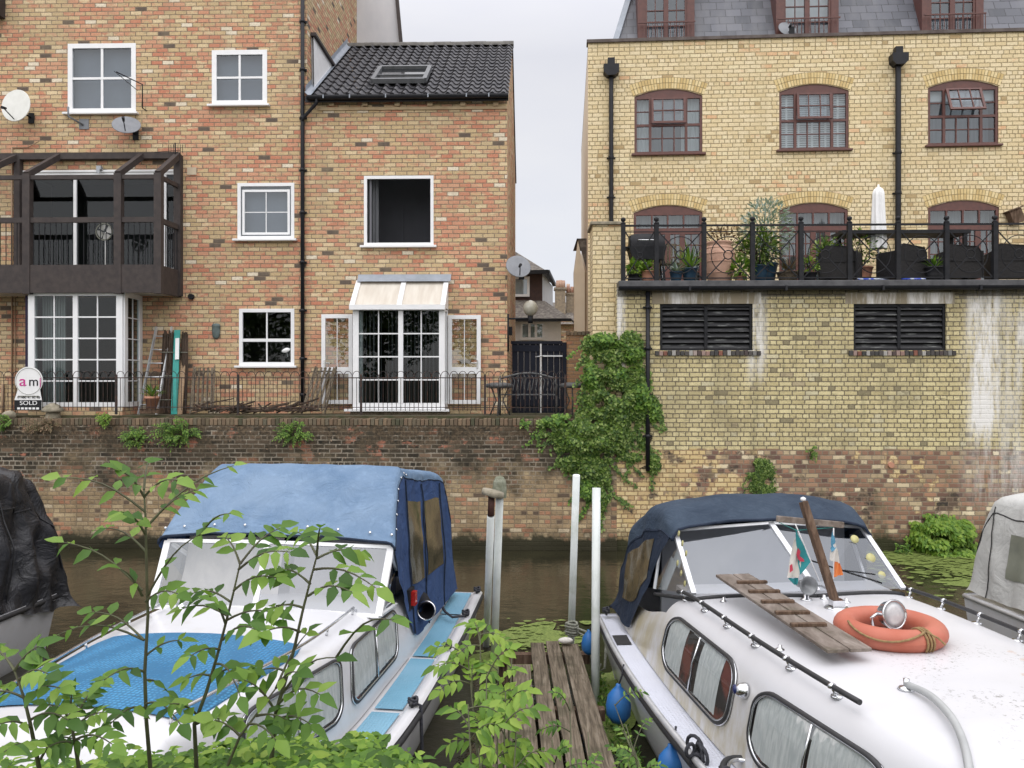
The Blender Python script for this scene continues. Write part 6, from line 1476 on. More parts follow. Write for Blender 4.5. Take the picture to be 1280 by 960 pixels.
# dashboard and inside
mb = MB(); mb.box(-.95, .95, bR.y+.05, bR.y+.5, 1.28, 1.34); mb.build('dashboard', M['gelcoat'], tA)
mb = MB(); mb.surf(lambda a, b_: (lerp(-.98, -.03, a), bR.y+.30+.25*b_+.03*math.sin(a*14+b_*3), lerp(1.33, 1.9, b_)), 30, 4); mb.build('inner_curtain', pm('pale_inner_cloth', (.62, .58, .53), (.50, .47, .44), 3, .9, stretch=(3, 5, .4), bump=.3), tA)
mb = MB(); mb.surf(lambda a, b_: (lerp(.03, .98, a), bR.y+.45+.25*b_+.02*math.sin(a*20), lerp(1.33, 1.9, b_)), 30, 4); mb.build('inner_curtain', pm('grey_inner_cloth', (.36, .35, .37), (.30, .29, .31), 3, .9, stretch=(3, 5, .4), bump=.3), tA)
yT = tR.y
stA = [(yT-.03, 1.11, 1.95, 1.11, 1.86, .04), (yT+.28, 1.03, 2.22, 1.06, 1.52, .03), (yT+.68, .95, 2.50, 1.05, 1.02, .02), (yT+.85, .95, 2.50, 1.06, .86, .02), (yT+1.3, .97, 2.42, 1.07, .84, .03), (-.75, 1.0, 2.26, 1.08, .84, .02), (-.42, 1.02, 1.9, 1.08, .84, .01), (-.24, 1.04, 1.3, 1.08, .84, 0), (-.18, 1.05, .95, 1.08, .82, 0)]
T_A = [[(s_[0], s_[k]) for s_ in stA] for k in range(1, 6)]
def fA(a, b_):
    y = lerp(stA[0][0], stA[-1][0], a); p = csec(y, b_, *(ip(y, q) for q in T_A), .022, .07); e = math.exp(-((y-(yT+.35))/.3)**2) if abs(b_-.5) < .26 else 0; p.z += e*(.016*math.sin(p.x*5.5+y*11+nz3((p.x, y, 1), 2))*max(0, math.sin(p.x*1.7+1.2))+.010*math.sin(p.x*13-y*16+1)*max(0, -p.x)+.022*nz3((p.x*2.2+y*3.4, y*1.2-p.x, 4), 1.0)); return p
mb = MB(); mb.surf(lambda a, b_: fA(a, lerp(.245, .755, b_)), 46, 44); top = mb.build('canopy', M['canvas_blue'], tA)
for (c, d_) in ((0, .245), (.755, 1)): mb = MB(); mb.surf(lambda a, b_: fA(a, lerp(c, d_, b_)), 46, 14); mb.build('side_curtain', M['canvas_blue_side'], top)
SV = pm('smoky_vinyl', (.05, .045, .032), (.105, .088, .055), 4, .12, spec=.6, bump=.15)
for sg in (0, 1):
    for (a0, a1) in ((.31, .47), (.52, .72)):
        def fw(a, b_):
            p = fA(lerp(a0, a1, a), lerp(.08, .21, b_) if sg == 0 else 1-lerp(.08, .21, b_)); return p+Vector((.008 if sg else -.008, 0, 0))
        mb = MB(); mb.surf(fw, 6, 6); mb.build('clear_window', SV, top)
mb = MB()
mb.tube([fA(0, lerp(.245, .755, k/20))+Vector((0, -.008, .0)) for k in range(21)], .012, 6)
for sg in (.245, .755): mb.tube([fA(k/30, sg)+Vector((0, 0, .004)) for k in range(31)], .007, 5)
for sg in (.1, .9): pass
for a in (.29, .495, .74): 
    for sg in (-1, 1): mb.tube([fA(a, .5+sg*lerp(.26, .5, k/8))+Vector((sg*.012, 0, 0)) for k in range(9)], .008, 5)
mb.build('seam', M['canvas_navy'], top)
for k in range(9): mb = MB(); p = fA(.02, lerp(.27, .73, (k+.5)/9)); mb.lathe([(.001, .008), (.012, .006), (.014, 0)], p+Vector((0, -.012, .02)), 8, Matrix.Rotation(R(60), 4, 'X')); mb.build('press_stud', M['chrome'], top)
for k in range(7): mb = MB(); p = fA(.06+k*.045, .745); mb.lathe([(.001, .008), (.011, .006), (.013, 0)], p+Vector((.01, 0, 0)), 8, Matrix.Rotation(R(60), 4, 'Y')); mb.build('press_stud', M['chrome'], top)
# fittings on the right-hand side
p = cabA.side(-2.35, .25, 0, 1)
mb = MB(); q = LYA(517, 748, 8.05); mb.box(1.04, 1.10, -2.30, -2.22, 1.2, 1.33); mb.build('navigation_light', pm('red_lens', (.45, .02, .015), None, 5, .2), tA)
mb = MB(); mb.box(1.03, 1.06, -2.35, -2.17, 1.16, 1.36); mb.build('light_backing', M['black'], tA)
mb = MB(); q0 = Vector((1.02, -1.75, 1.12)); q1 = Vector((1.14, -2.02, 1.08)); mb.tube([q0, q1], [.075, .085], 16, False); mb.tube([q1, q0], [.074, .065], 16, False); mb.tube([q1+Vector((math.cos(a)*.085, math.sin(a)*.02, math.sin(a)*.083)) for a in [2*math.pi*k/20 for k in range(20)]], .010, 6, closed=True); vp = mb.build('vent_pipe', M['black'], tA); mb = MB(); mb.tube([q1+Vector((math.cos(a)*.088+.003, math.sin(a)*.02-.004, math.sin(a)*.086)) for a in [2*math.pi*k/20 for k in range(20)]], .009, 6, closed=True); mb.build('pipe_rim', M['chrome'], vp)
for (y, sg) in ((-.12, 1), (-2.2, 1), (-3.6, 1), (-1.1, 1)): cleat(tA, sg*(ip(y, hbA)-.03), y, ip(y, shA)+.02)
mb = MB(); mb.tube([(1.06, -1.0, .85), (1.14, -1.15, .82), (1.25, -1.3, .81), (1.36, -1.2, .80)], .014, 6); mb.build('lashing', M['rope_dark'], tA)
ropeA = thing('mooring_rope', 'dark rope hanging from the forward cleat of the blue-canopied boat', 'rope', (-1, 6.8, .7))
c0 = tA.matrix_basis @ Vector((1.42, -3.6, .8))
mb = MB(); mb.tube([c0, c0+Vector((.06, .02, -.03)), c0+Vector((.07, .0, -.3)), c0+Vector((.075, .01, -.78))], .014, 6); mb.build('strand', M['rope_dark'], ropeA, world=True)

# ---------------------------------------------------------------- boat B (lifebuoy, navy canopy, foreground right)
tB, LB, LYB = boat_root('cabin_cruiser', 'white cabin cruiser with navy canopy, orange lifebuoy and rounded side windows, right of the jetty', 2.35, 9.35, 5.3)
hbB = [(0, 1.40), (-1.5, 1.47), (-3.2, 1.44), (-4.4, 1.32), (-5.4, 1.0), (-6.2, .6), (-6.7, .2), (-6.85, .02)]
shB = [(0, .75), (-3, .76), (-5, .82), (-6.85, 1.0)]
hull(tB, 6.85, hbB, shB, M['gelcoat'], M['grey_deck'])
rail_along(tB, 'rubbing_strake', 6.85, hbB, shB, M['rubber'], .034, .004, -.05)
rail_along(tB, 'rubbing_band', 6.85, hbB, shB, M['alloy'], .026, .008, .0)
bwB = [(0, 1.2), (-1.5, 1.24), (-3.2, 1.22), (-4.4, 1.12), (-5.2, .93), (-5.9, .62)]
hB_ = [(0, .30), (-1.0, .42), (-1.7, .66), (-2.1, .74), (-3.2, .79), (-4.6, .80), (-5.4, .72), (-5.9, .52)]
cabB = Cabin(bwB, hB_, shB, [(1, 0), (.985, .22), (.965, .42), (.935, .62), (.89, .78), (.82, .89), (.72, .95), (.5, .985), (.25, 1.0), (0, 1.005)])
mb = MB(); cabB.surf(mb, -1.75, -5.9, 50)
def noseB(a, b_):
    q = 1-abs(b_*2-1); p = cabB.side(-5.9, q, 0, -1 if b_ < .5 else 1); return (p.x*(1-.15*a), -5.9-.35*math.sin(a*math.pi/2), lerp(p.z, ip(-6.0, shB)-.02, a))
mb.surf(noseB, 8, 44)
# sides carry on aft as the cockpit coaming
for sg in (-1, 1): mb.surf(lambda a, b_: cabB.side(lerp(-1.75, -.05, a), b_*.42, 0, sg), 14, 6)
mb.build('cabin', M['gel2'], tB)
mb = MB(); mb.box(-1.1, 1.1, -.1, -.05, .72, 1.05); mb.build('transom_board', M['gelcoat'], tB)
# raised hatch / step on the foredeck
for sg in (1, -1):
    if sg == -1:
        cabwin(tB, cabB, -3.52, -2.0, .10, .43, .24, .12, sg, ((.68, .97), (.16, .44)), .019)
        cabwin(tB, cabB, -5.1, -3.84, .10, .41, .22, .11, sg, ((.52, .97), (.03, .48)), .019)
    else:
        cabwin(tB, cabB, -3.52, -2.0, .10, .43, .24, .12, sg, ((.05, .4), (.6, .95)), .019); cabwin(tB, cabB, -5.1, -3.84, .10, .41, .22, .11, sg, ((.05, .45), (.55, .97)), .019)
# navigation light on the cabin side
q = cabB.side(-3.68, .34, .0, -1); mb = MB(); Mx = Matrix.Translation(q) @ Matrix.Rotation(R(-82), 4, 'Y'); mb.lathe([(.055, 0), (.055, .015), (.045, .05), (.03, .075), (.001, .08)], (0, 0, 0), 16, Mx); mb.build('side_light', M['chrome'], tB)
mb = MB(); mb.lathe([(.034, .045), (.03, .085), (.001, .092)], (0, .0, 0), 14, Mx @ Matrix.Translation((-.0, .012, 0))); mb.build('side_light_lens', pm('dark_blue_lens', (.02, .03, .12), None, 5, .1), tB)
# windscreen
y_b = -2.05; y_t = -1.38
WB = dict(bL=Vector((-.96, y_b, 1.50)), bM=Vector((.04, y_b-.0+.40*0-.25, 1.565)), bR=Vector((.96, y_b, 1.50)), tL=Vector((-.93, y_t, 1.93)), tM=Vector((-.02, y_t-.08, 2.0)), tR=Vector((.93, y_t, 1.93)), sL=Vector((-1.08, y_b+.85, 1.33)), sR=Vector((1.08, y_b+.85, 1.33)), uL=Vector((-.98, y_t+.3, 1.8)), uR=Vector((.98, y_t+.3, 1.8)))
mb = MB()
for a, b_, w_ in (('bL', 'tL', .045), ('bR', 'tR', .045), ('bM', 'tM', .05), ('tL', 'tM', .025), ('tM', 'tR', .025), ('sL', 'uL', .025), ('sR', 'uR', .025)): mb.bar(WB[a], WB[b_], w_, .03, (0, -1, .4))
wsB = mb.build('windscreen', M['alloy'], tB)
mb = MB()
for a, b_ in (('bL', 'bM'), ('bM', 'bR'), ('bL', 'sL'), ('bR', 'sR')):
    A_, B_ = WB[a], WB[b_]; n = 10; pts = []
    for k in range(n+1):
        p = lerp(A_, B_, k/n); r_ = roofpt(cabB, max(-1.1, min(1.1, p.x)), p.y, .012); pts.append(Vector((p.x, p.y, max(r_.z, p.z-.05))))
    mb.tube(pts, .018, 6)
mb.build('rubber_seal', M['rubber'], wsB)
mb = MB()
for q in (('bL', 'bM', 'tM', 'tL'), ('bM', 'bR', 'tR', 'tM'), ('bL', 'sL', 'uL', 'tL'), ('bR', 'sR', 'uR', 'tR')): mb.poly([WB[k] for k in q])
mb.build('pane', M['glass_boat'], wsB)
STK = isl('round_stickers', [(.6, .65, .6), (.12, .3, .25), (.6, .5, .2), (.2, .3, .45)], .5)
for k, (px_, pz_, r_, c_) in enumerate(((.8, 1.72, .045, 0), (.74, 1.86, .04, 0), (.82, 1.60, .035, 0))): 
    mb = MB(); mb.lathe([(.001, 0), (r_, 0), (r_, .004), (.001, .004)], Vector((px_, lerp(y_b, y_t, (pz_-1.5)/.52)-.02, pz_)), 14, Matrix.Rotation(R(60), 4, 'X')); mb.build('sticker', STK, wsB)
for k in range(6):
    mb = MB(); t_ = k/5; p = lerp(WB['bL'], WB['sL'], .25+.1*(k % 3))+Vector((-.012, 0, .08+.09*k)); mb.lathe([(.001, 0), (.028, 0), (.028, .004), (.001, .004)], p+Vector((.03+.02*t_, 0, 0)), 12, Matrix.Rotation(R(-80), 4, 'Y')); mb.build('sticker', STK, wsB)
mb = MB(); mb.bar((.02, y_b-.05, 1.80), (.62, y_b-.25, 1.62), .015, .012); mb.bar((.3, y_b-.17, 1.72), (.55, y_b-.27, 1.70), .01, .01); mb.build('wiper', M['black'], wsB)
mb = MB(); mb.box(-.95, .95, y_b+.05, y_b+.55, 1.38, 1.44); mb.build('dashboard', M['gelcoat'], tB)
mb = MB(); mb.box(-.95, .95, -1.0, -.95, .8, 1.9); mb.build('inner_curtain', pm('dim_inner_cloth', (.36, .37, .39), (.28, .29, .31), 3, .9), tB)
# canopy
stB = [(y_t-.10, .97, 1.98, 1.0, 1.88, .06), (y_t+.08, .99, 2.06, 1.03, 1.70, .08), (y_t+.24, 1.0, 2.11, 1.10, 1.42, .09), (y_t+.40, 1.03, 2.12, 1.18, 1.10, .09), (y_t+.60, 1.06, 2.08, 1.24, .84, .08), (-.42, 1.12, 1.84, 1.26, .84, .04), (-.22, 1.16, 1.5, 1.27, .86, .02), (-.08, 1.2, 1.05, 1.27, .86, 0), (-.03, 1.22, .95, 1.27, .82, 0)]
T_B = [[(s_[0], s_[k]) for s_ in stB] for k in range(1, 6)]
def fB(a, b_):
    y = lerp(stB[0][0], stB[-1][0], a); return csec(y, b_, *(ip(y, q) for q in T_B), .02)
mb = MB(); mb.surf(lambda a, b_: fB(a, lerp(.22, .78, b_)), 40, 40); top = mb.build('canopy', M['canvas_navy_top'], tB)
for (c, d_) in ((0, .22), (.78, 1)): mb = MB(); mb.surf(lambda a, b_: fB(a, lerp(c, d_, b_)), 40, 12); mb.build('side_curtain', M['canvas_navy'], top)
SV2 = pm('smoky_brown_vinyl', (.05, .042, .026), (.13, .10, .055), 5, .15, spec=.6, bump=.2)
for sg in (0, 1): mb = MB(); mb.surf(lambda a, b_: fB(lerp(.30, .72, a), (lerp(.06, .19, b_) if sg == 0 else 1-lerp(.06, .19, b_)))+Vector((.008 if sg else -.008, 0, 0)), 10, 6); mb.build('clear_window', SV2, top)
mb = MB()
mb.tube([fB(0, lerp(.2, .8, k/20))+Vector((0, -.006, 0)) for k in range(21)], .014, 6)
for sg in (.215, .785): mb.tube([fB(k/30, sg)+Vector((0, 0, .0)) for k in range(31)], .010, 5)
mb.build('seam', M['canvas_navy'], top)
# roof rails with chrome stanchions
for sg, ya, yb in ((-1, -1.75, -4.72), (1, -1.95, -4.72)):
    mb = MB(); ys = [lerp(ya, yb, k/20) for k in range(21)]; tt = .60
    mb.tube([cabB.side(y, tt, .075, sg) for y in ys], .017, 8); rl = mb.build('grab_rail', M['rubber'], tB)
    for y in [lerp(ya-.15, yb+.25, k/5) for k in range(6)]:
        p = cabB.side(y, tt, 0, sg); p2 = cabB.side(y, tt, .075, sg); mb = MB(); mb.tube([p, p2], .011, 8); mb.lathe([(.04, 0), (.035, .012), (.001, .014)], p, 12); mb.lathe([(.001, -.02), (.024, -.01), (.024, .012), (.001, .022)], p2, 10); mb.build('stanchion', M['chrome'], rl)
for sg in (-1,):
    mb = MB(); pts = [Vector((-.28, -4.3, 1.66))]; P0 = Vector((-.42+.28, -4.28, 0)); pts = []
    hp_ = [LB(*q, 1.62) for q in ((1133, 855), (1162, 872), (1190, 900), (1208, 932), (1216, 962), (1220, 1000))]; hx_ = [(i, p.x) for i, p in enumerate(hp_)]; hy_ = [(i, p.y) for i, p in enumerate(hp_)]
    for k in range(21): a = k/20; pts.append(roofpt(cabB, ip(a*5, hx_), ip(a*5, hy_), .03+.02*math.sin(math.pi*a)))
    mb.tube(pts, .021, 8); mb.build('handrail', pm('grey_plastic_rail', (.42, .43, .43), (.34, .35, .35), 6, .5), tB); mb = MB(); p = roofpt(cabB, pts[0].x, pts[0].y, 0); mb.lathe([(.05, 0), (.04, .012), (.015, .02), (.018, .06), (.001, .065)], p, 14); mb.build('rail_base', M['chrome'], tB)
mb = MB(); p = LB(1200, 870, 1.60)
mb.build('unused', M['white'], tB) if False else None
# searchlight
bs = LB(1113, 790, 1.6); sb = roofpt(cabB, bs.x, bs.y, 0); t_ = thing('searchlight', 'chrome searchlight standing inside the orange lifebuoy', 'lamp', tB.matrix_basis @ sb, tB.rotation_euler.z+R(12))
mb = MB(); mb.lathe([(.045, 0), (.04, .012), (.016, .03), (.016, .08)], (0, 0, 0), 14); mb.tube([(-.03, 0, .03), (-.10, .05, .06), (-.13, .04, .13), (-.08, .03, .16)], .012, 6); mb.build('base', M['chrome'], t_)
Mx = Matrix.Translation((0, .0, .155)) @ Matrix.Rotation(R(80), 4, 'X')
mb = MB(); mb.lathe([(.001, -.09), (.05, -.085), (.085, -.03), (.098, .03), (.105, .04), (.098, .05), (.09, .04)], (0, 0, 0), 24, Mx); mb.build('housing', M['chrome'], t_)
mb = MB(); mb.lathe([(.001, .052), (.05, .05), (.09, .04)], (0, 0, 0), 24, Mx); mb.build('lens', pm('lamp_lens', (.62, .62, .62), (.4, .4, .42), 12, .12, spec=.8), t_)
# horn
bs = LB(1008, 741, 1.58); sb = roofpt(cabB, bs.x, bs.y, 0); t_ = thing('horn', 'grey trumpet horn on the cabin roof between flag and wooden mast', 'horn', tB.matrix_basis @ sb, tB.rotation_euler.z)
Mx = Matrix.Translation((0, 0, .125)) @ Matrix.Rotation(R(82), 4, 'X')
mb = MB(); mb.lathe([(.001, -.16), (.03, -.15), (.032, -.05), (.045, .0), (.075, .04), (.08, .045), (.07, .04), (.04, -.0), (.001, -.03)], (0, 0, 0), 20, Mx); mb.build('trumpet', pm('worn_grey_metal', (.2, .21, .22), (.32, .33, .34), 12, .45, metal=.5), t_)
mb = MB(); mb.lathe([(.05, 0), (.045, .012), (.022, .02), (.022, .07)], (0, 0, 0), 14); mb.build('base', M['chrome'], t_)
# wooden cross mast
b0 = LB(1046, 752, 1.59); p0 = roofpt(cabB, b0.x, b0.y, 0); tp = LYB(1004, 627, 6.85); t_ = thing('wooden_mast', 'leaning wooden mast with a crosspiece on the cabin roof', 'mast', tB.matrix_basis @ p0, tB.rotation_euler.z)
v = tp-p0; mb = MB(); mb.bar((0, 0, .01), v, .055, .075, (0, -1, 0)); mb.build('pole', M['wood_brown'], t_, bevel=.006)
mb = MB(); mb.lathe([(.001, 0), (.022, .01), (.022, .03), (.001, .04)], v, 10); mb.build('white_tip', M['white'], t_)
mb = MB(); c = v*.80; mb.bar(c+Vector((-.27, .03, .03)), c+Vector((.30, .02, -.03)), .03, .05); mb.build('crosspiece', M['wood_plank'], t_, bevel=.005)
mb = MB(); mb.lathe([(.10, 0), (.09, .012), (.001, .014)], (0, 0, 0), 16); mb.box(-.05, .05, -.04, .04, .01, .07); mb.build('foot', M['chrome'], t_)
mb = MB(); mb.tube([c+Vector((-.25, .03, .0)), c+Vector((-.1, .03, -.07)), c+Vector((.22, .03, -.05))], .003, 4); mb.build('cord', M['teal'], t_)
TEAL, FRED, FOR, FWH, FGR = (pm(n_, c_, None, 5, .8) for n_, c_ in (('teal_cloth', (.03, .27, .29)), ('red_print', (.55, .05, .09)), ('orange_cloth', (.75, .22, .06)), ('white_cloth', (.68, .65, .6)), ('light_blue_cloth', (.1, .3, .45))))
def flag(label, pxb, pyb, pxt, pyt, Y, kind):
    b_ = W(pxb, pyb, Y); tpp = W(pxt, pyt, Y); t_ = thing('flag', label, 'flag', b_, 0, 'small flags on the cabin roof'); v = tpp-b_
    mb = MB(); mb.tube([(0, 0, 0), v], .005, 6); mb.build('stick', M['white'], t_)
    return t_, v
t_, v = flag('small drooping flag of white and teal with a red dragon, behind the horn', 1025, 728, 992, 650, 7.0, 0)
def drape(mb, A_, B_, C_, D_, n=8, amp=.012, y=-.0):
    mb.surf(lambda a, b_: lerp(lerp(Vector(A_), Vector(B_), a), lerp(Vector(D_), Vector(C_), a), b_)+Vector((0, amp*math.sin(a*9+b_*3)+y, 0)), n, n)
k_ = 7.0/FP
def fp(px, py, b=(1025, 728)): return Vector(((px-b[0])*k_, 0, (b[1]-py)*k_))
mb = MB(); drape(mb, fp(993, 672), fp(1003, 690), fp(998, 722), fp(984, 722)); mb.build('white_cloth', FWH, t_)
mb = MB(); drape(mb, fp(994, 660), fp(1013, 702), fp(999, 718), fp(996, 690), y=-.01); drape(mb, fp(985, 723), fp(998, 722), fp(996, 731), fp(993, 731)); mb.build('teal_cloth', TEAL, t_)
mb = MB(); q = [fp(*c) for c in ((996, 684), (999, 688), (998, 694), (1003, 698), (1004, 701), (999, 701), (996, 698), (994, 692))]
mb.prism([(p.x, p.z) for p in q], -.030, -.027); q = [fp(*c) for c in ((986, 706), (989, 704), (990, 712), (986, 715))]; mb.prism([(p.x, p.z) for p in q], -.026, -.024); mb.build('red_dragon', FRED, t_)
t_, v = flag('small limp tricolour flag of blue, white and orange right of the mast', 1042, 724, 1042, 660, 7.0, 1)
k_ = 7.0/FP
def fq(px, py): return fp(px, py, (1042, 724))
mb = MB(); drape(mb, fq(1041, 672), fq(1047, 686), fq(1049, 704), fq(1037, 700)); mb.build('white_cloth', FWH, t_)
mb = MB(); drape(mb, fq(1040, 662), fq(1045, 684), fq(1038, 690), fq(1038, 680), y=-.012); mb.build('blue_cloth', FGR, t_)
mb = MB(); drape(mb, fq(1043, 702), fq(1049, 702), fq(1053, 718), fq(1042, 721), y=-.008); mb.build('orange_cloth', FOR, t_)
# lifebuoy
bs = LB(1112, 783, 1.66); sb = roofpt(cabB, bs.x, bs.y, .075); t_ = thing('lifebuoy', 'faded orange lifebuoy lying on the white cabin roof', 'lifebuoy', tB.matrix_basis @ sb, 0)
mb = MB(); mb.surf(lambda a, b_: ((.288+.080*math.cos(2*math.pi*b_))*math.cos(2*math.pi*a), (.288+.080*math.cos(2*math.pi*b_))*math.sin(2*math.pi*a), .075*math.sin(2*math.pi*b_)), 48, 18); mb.build('ring', pm('faded_orange_foam', (.40, .105, .06), (.47, .15, .10), 3, .6, bump=.1, grime=((.3, .12, .06), .5), gscale=5), t_)
mb = MB(); pts = [(( .285+.10*math.cos(q))*math.cos(a), (.285+.10*math.cos(q))*math.sin(a), .088*math.sin(q)) for a, q in [(R(195+90*k/12), R(60-50*math.sin(math.pi*k/12))) for k in range(13)]]; mb.tube(pts, .008, 6)
for k in range(3): a = R(283+4*k); mb.tube([((.285+.093*math.cos(q))*math.cos(a), (.285+.093*math.cos(q))*math.sin(a), .08*math.sin(q)) for q in [R(-40+22*i) for i in range(9)]], .008, 6)
mb.tube([pts[-1], (.16, -.34, .04), (.2, -.36, .0)], .007, 5)
mb.build('grab_line', pm('brown_rope', (.30, .2, .09), (.2, .13, .06), 40, .9), t_)
# gangplank
P1, P2, P3, P4 = (Z(893, 718, 1.68), Z(938, 720, 1.68), Z(1094, 816, 1.66), Z(1031, 811, 1.66)); cen = (P1+P2+P3+P4)/4
t_ = thing('gangplank', 'weathered wooden gangplank with cross battens lying along the left roof rail', 'plank', cen, 0)
ax = ((P3+P4)/2-(P1+P2)/2); Ln_ = ax.length; ax.normalize(); zA = Vector((0, 0, 1)); sd_ = ax.cross(zA).normalized(); Mg = Matrix(((sd_.x, ax.x, 0, 0), (sd_.y, ax.y, 0, 0), (0, ax.z, 1, 0), (0, 0, 0, 1)))
wd = .30; mb = MB(); mb.box(-wd/2, -.005, -Ln_/2, Ln_/2, -.012, .012, Mg); mb.box(.005, wd/2, -Ln_/2, Ln_/2, -.012, .012, Mg); mb.build('board', M['wood_plank'], t_, bevel=.004)
for k in range(5): mb = MB(); y = -Ln_/2+.32+k*(Ln_-.62)/4.6; mb.box(-wd/2+.03, wd/2-.02, y-.02, y+.02, .012, .034, Mg @ Matrix.Rotation(R(4*((k*3) % 3-1)), 4, 'Z')); mb.build('batten', M['wood_brown'], t_, bevel=.003)
# small chrome fittings on the roof
for (px, py) in ((1030, 737), (1058, 742), (975, 800), (905, 735)): q = LB(px, py, 1.6); p = roofpt(cabB, q.x, q.y, 0); mb = MB(); mb.lathe([(.035, 0), (.03, .01), (.014, .016), (.014, .035), (.001, .04)], p, 12); mb.build('deck_fitting', M['chrome'], tB)
cleat(tB, -1.33, -.1, .77); cleat(tB, -1.36, -3.95, .81)
mb = MB(); mb.surf(lambda a, b_: (-(ip(lerp(-.75, -1.05, a), hbB)-lerp(.04, .19, b_)), lerp(-.75, -1.05, a), ip(-.9, shB)-.004), 2, 1); mb.build('filler_patch', M['rubber'], tB)
def fender(label, c, r, h, mat_, ropeto):
    t_ = thing('fender', label, 'fender', c, 0, 'boat fenders'); mb = MB()
    mb.lathe([(.001, -h/2), (r*.55, -h/2+.02), (r*.95, -h*.25), (r, 0), (r*.85, h*.25), (r*.45, h*.42), (r*.22, h*.5), (r*.2, h*.56), (.001, h*.57)], (0, 0, 0), 20); mb.build('body', mat_, t_)
    mb = MB(); mb.tube([(0, 0, h*.53)]+ropeto, .009, 6); mb.build('line', M['rope_dark'], t_)
BLUEF = pm('blue_fender', (.015, .12, .38), (.03, .17, .45), 4, .45, grime=((.03, .06, .12), .6))
fender('round blue fender hanging from the right-hand boat beside the jetty', Z(774, 884, .42)+Vector((0, .05, 0)), .115, .34, BLUEF, [(.035, .02, .26), (.05, .02, .36)])
fender('small blue fender between the tall white poles', Z(736, 804, .5), .08, .26, BLUEF, [(.05, 0, .2), (.09, .02, .3)])
fender('dark blue fender at the bow rope of the right-hand boat', Z(838, 958, .55)+Vector((.02, .1, -.05)), .10, .3, BLUEF, [(.03, .0, .22), (.04, 0, .3)])
# tender ring at the bow rope: coiled black rope
bw_ = tB.matrix_basis @ Vector((-1.42, -3.5, .80)); t_ = thing('rope_knot', 'tangled black rope knotted round the gunwale of the right-hand boat', 'rope', bw_, 0); rn = random.Random(5); mb = MB()
for k in range(7): c = Vector((rn.uniform(-.05, .05), rn.uniform(-.06, .06), rn.uniform(-.06, .05))); r_ = rn.uniform(.035, .07); ax_ = rn.uniform(0, 3); mb.tube([c+Vector((r_*math.cos(a)*math.cos(ax_), r_*math.cos(a)*math.sin(ax_), r_*math.sin(a))) for a in [2*math.pi*i/12 for i in range(12)]], .013, 6, closed=True)
mb.build('coil', M['rope_dark'], t_)
# spare tyre-like oval fender at the bow edge
bw_ = tB.matrix_basis @ Vector((-1.20, -4.05, .80)); t_ = thing('deck_hatch_ring', 'oval rubber-edged porthole ring at the lower edge of the right-hand boat', 'ring', bw_, R(10))
mb = MB(); mb.tube([(.17*math.cos(a), .30*math.sin(a), .06) for a in [2*math.pi*i/28 for i in range(28)]], .022, 8, closed=True); mb.build('rim', M['rubber'], t_); mb = MB(); mb.tube([(.135*math.cos(a), .265*math.sin(a), .065) for a in [2*math.pi*i/28 for i in range(28)]], .014, 8, closed=True); mb.build('inner_rim', M['chrome'], t_)

# ---------------------------------------------------------------- boat C (black tarpaulin, far left)
tC, LC_, _ = boat_root('cabin_cruiser', 'white boat under a crumpled black tarpaulin at the left edge', -6.7, 10.2, -5)
hbC = [(0, 1.15), (-2, 1.25), (-4.4, 1.2), (-5.5, .8), (-6.2, .03)]; shC = [(0, .75), (-6.2, .95)]
hull(tC, 6.2, hbC, shC, M['gelcoat'], M['gelcoat']); rail_along(tC, 'rubbing_strake', 6.2, hbC, shC, M['rubber'], .03, 0, -.04)
bwC = [(0, 1.02), (-2, 1.08), (-3.6, 1.0), (-4.8, .7)]; hC_ = [(0, .4), (-1.2, .48), (-2.2, .52), (-4, .5), (-4.8, .42)]
cabC = Cabin(bwC, hC_, shC, [(1, 0), (.98, .3), (.95, .6), (.9, .84), (.8, .95), (.5, 1), (0, 1.03)])
mb = MB(); cabC.surf(mb, -.6, -4.8, 30, 14); p_ = cabC
mb.surf(lambda a, b_: (cabC.side(-4.8, 1-abs(b_*2-1), 0, -1 if b_ < .5 else 1).x*(1-.1*a), -4.8-.3*a, lerp(cabC.side(-4.8, 1-abs(b_*2-1)).z, .85, a)), 5, 28); mb.build('cabin', M['gelcoat'], tC)
mb = MB(); mb.poly([(-.9, -2.2, 1.25), (.95, -2.2, 1.25), (.88, -1.8, 1.75), (-.85, -1.8, 1.75)]); mb.build('windscreen', M['glass_boat'], tC)
mb = MB(); mb.bar((-.9, -2.2, 1.25), (.95, -2.2, 1.25), .03, .03); mb.bar((.95, -2.2, 1.25), (.88, -1.8, 1.75), .04, .03); mb.build('windscreen_frame', M['alloy'], tC)
q = cabC.side(-1.9, .3, 0, 1); mb = MB(); mb.box(q.x-.01, q.x+.04, -1.95, -1.87, q.z-.03, q.z+.05); mb.tube([(q.x+.02, -1.9, q.z-.02), (q.x+.05, -1.9, q.z-.08), (q.x+.03, -1.86, q.z-.14)], .012, 6); mb.build('navigation_light', pm('dark_red_lens', (.12, .02, .02), (.5, .45, .4), 30, .4), tC)
stC = [(-1.95, .95, 1.86, 1.0, 1.5, .06), (-1.6, .98, 2.12, 1.08, 1.15, .08), (-1.1, 1.0, 2.28, 1.14, .82, .06), (-.6, 1.02, 2.3, 1.2, .66, .05), (-.2, 1.04, 2.2, 1.22, .6, .04), (.0, 1.1, 1.8, 1.26, .6, .02), (.1, 1.16, 1.2, 1.3, .56, 0), (.16, 1.2, .75, 1.34, .5, 0)]
T_C = [[(s_[0], s_[k]) for s_ in stC] for k in range(1, 6)]
def fC(a, b_):
    y = lerp(stC[0][0], stC[-1][0], a); p = csec(y, b_, *(ip(y, q) for q in T_C), .075); q = abs(b_*2-1)
    if q > .5: p.x += (1 if b_ > .5 else -1)*.035*math.sin(y*17+q*5)*(q-.5)*2
    return p
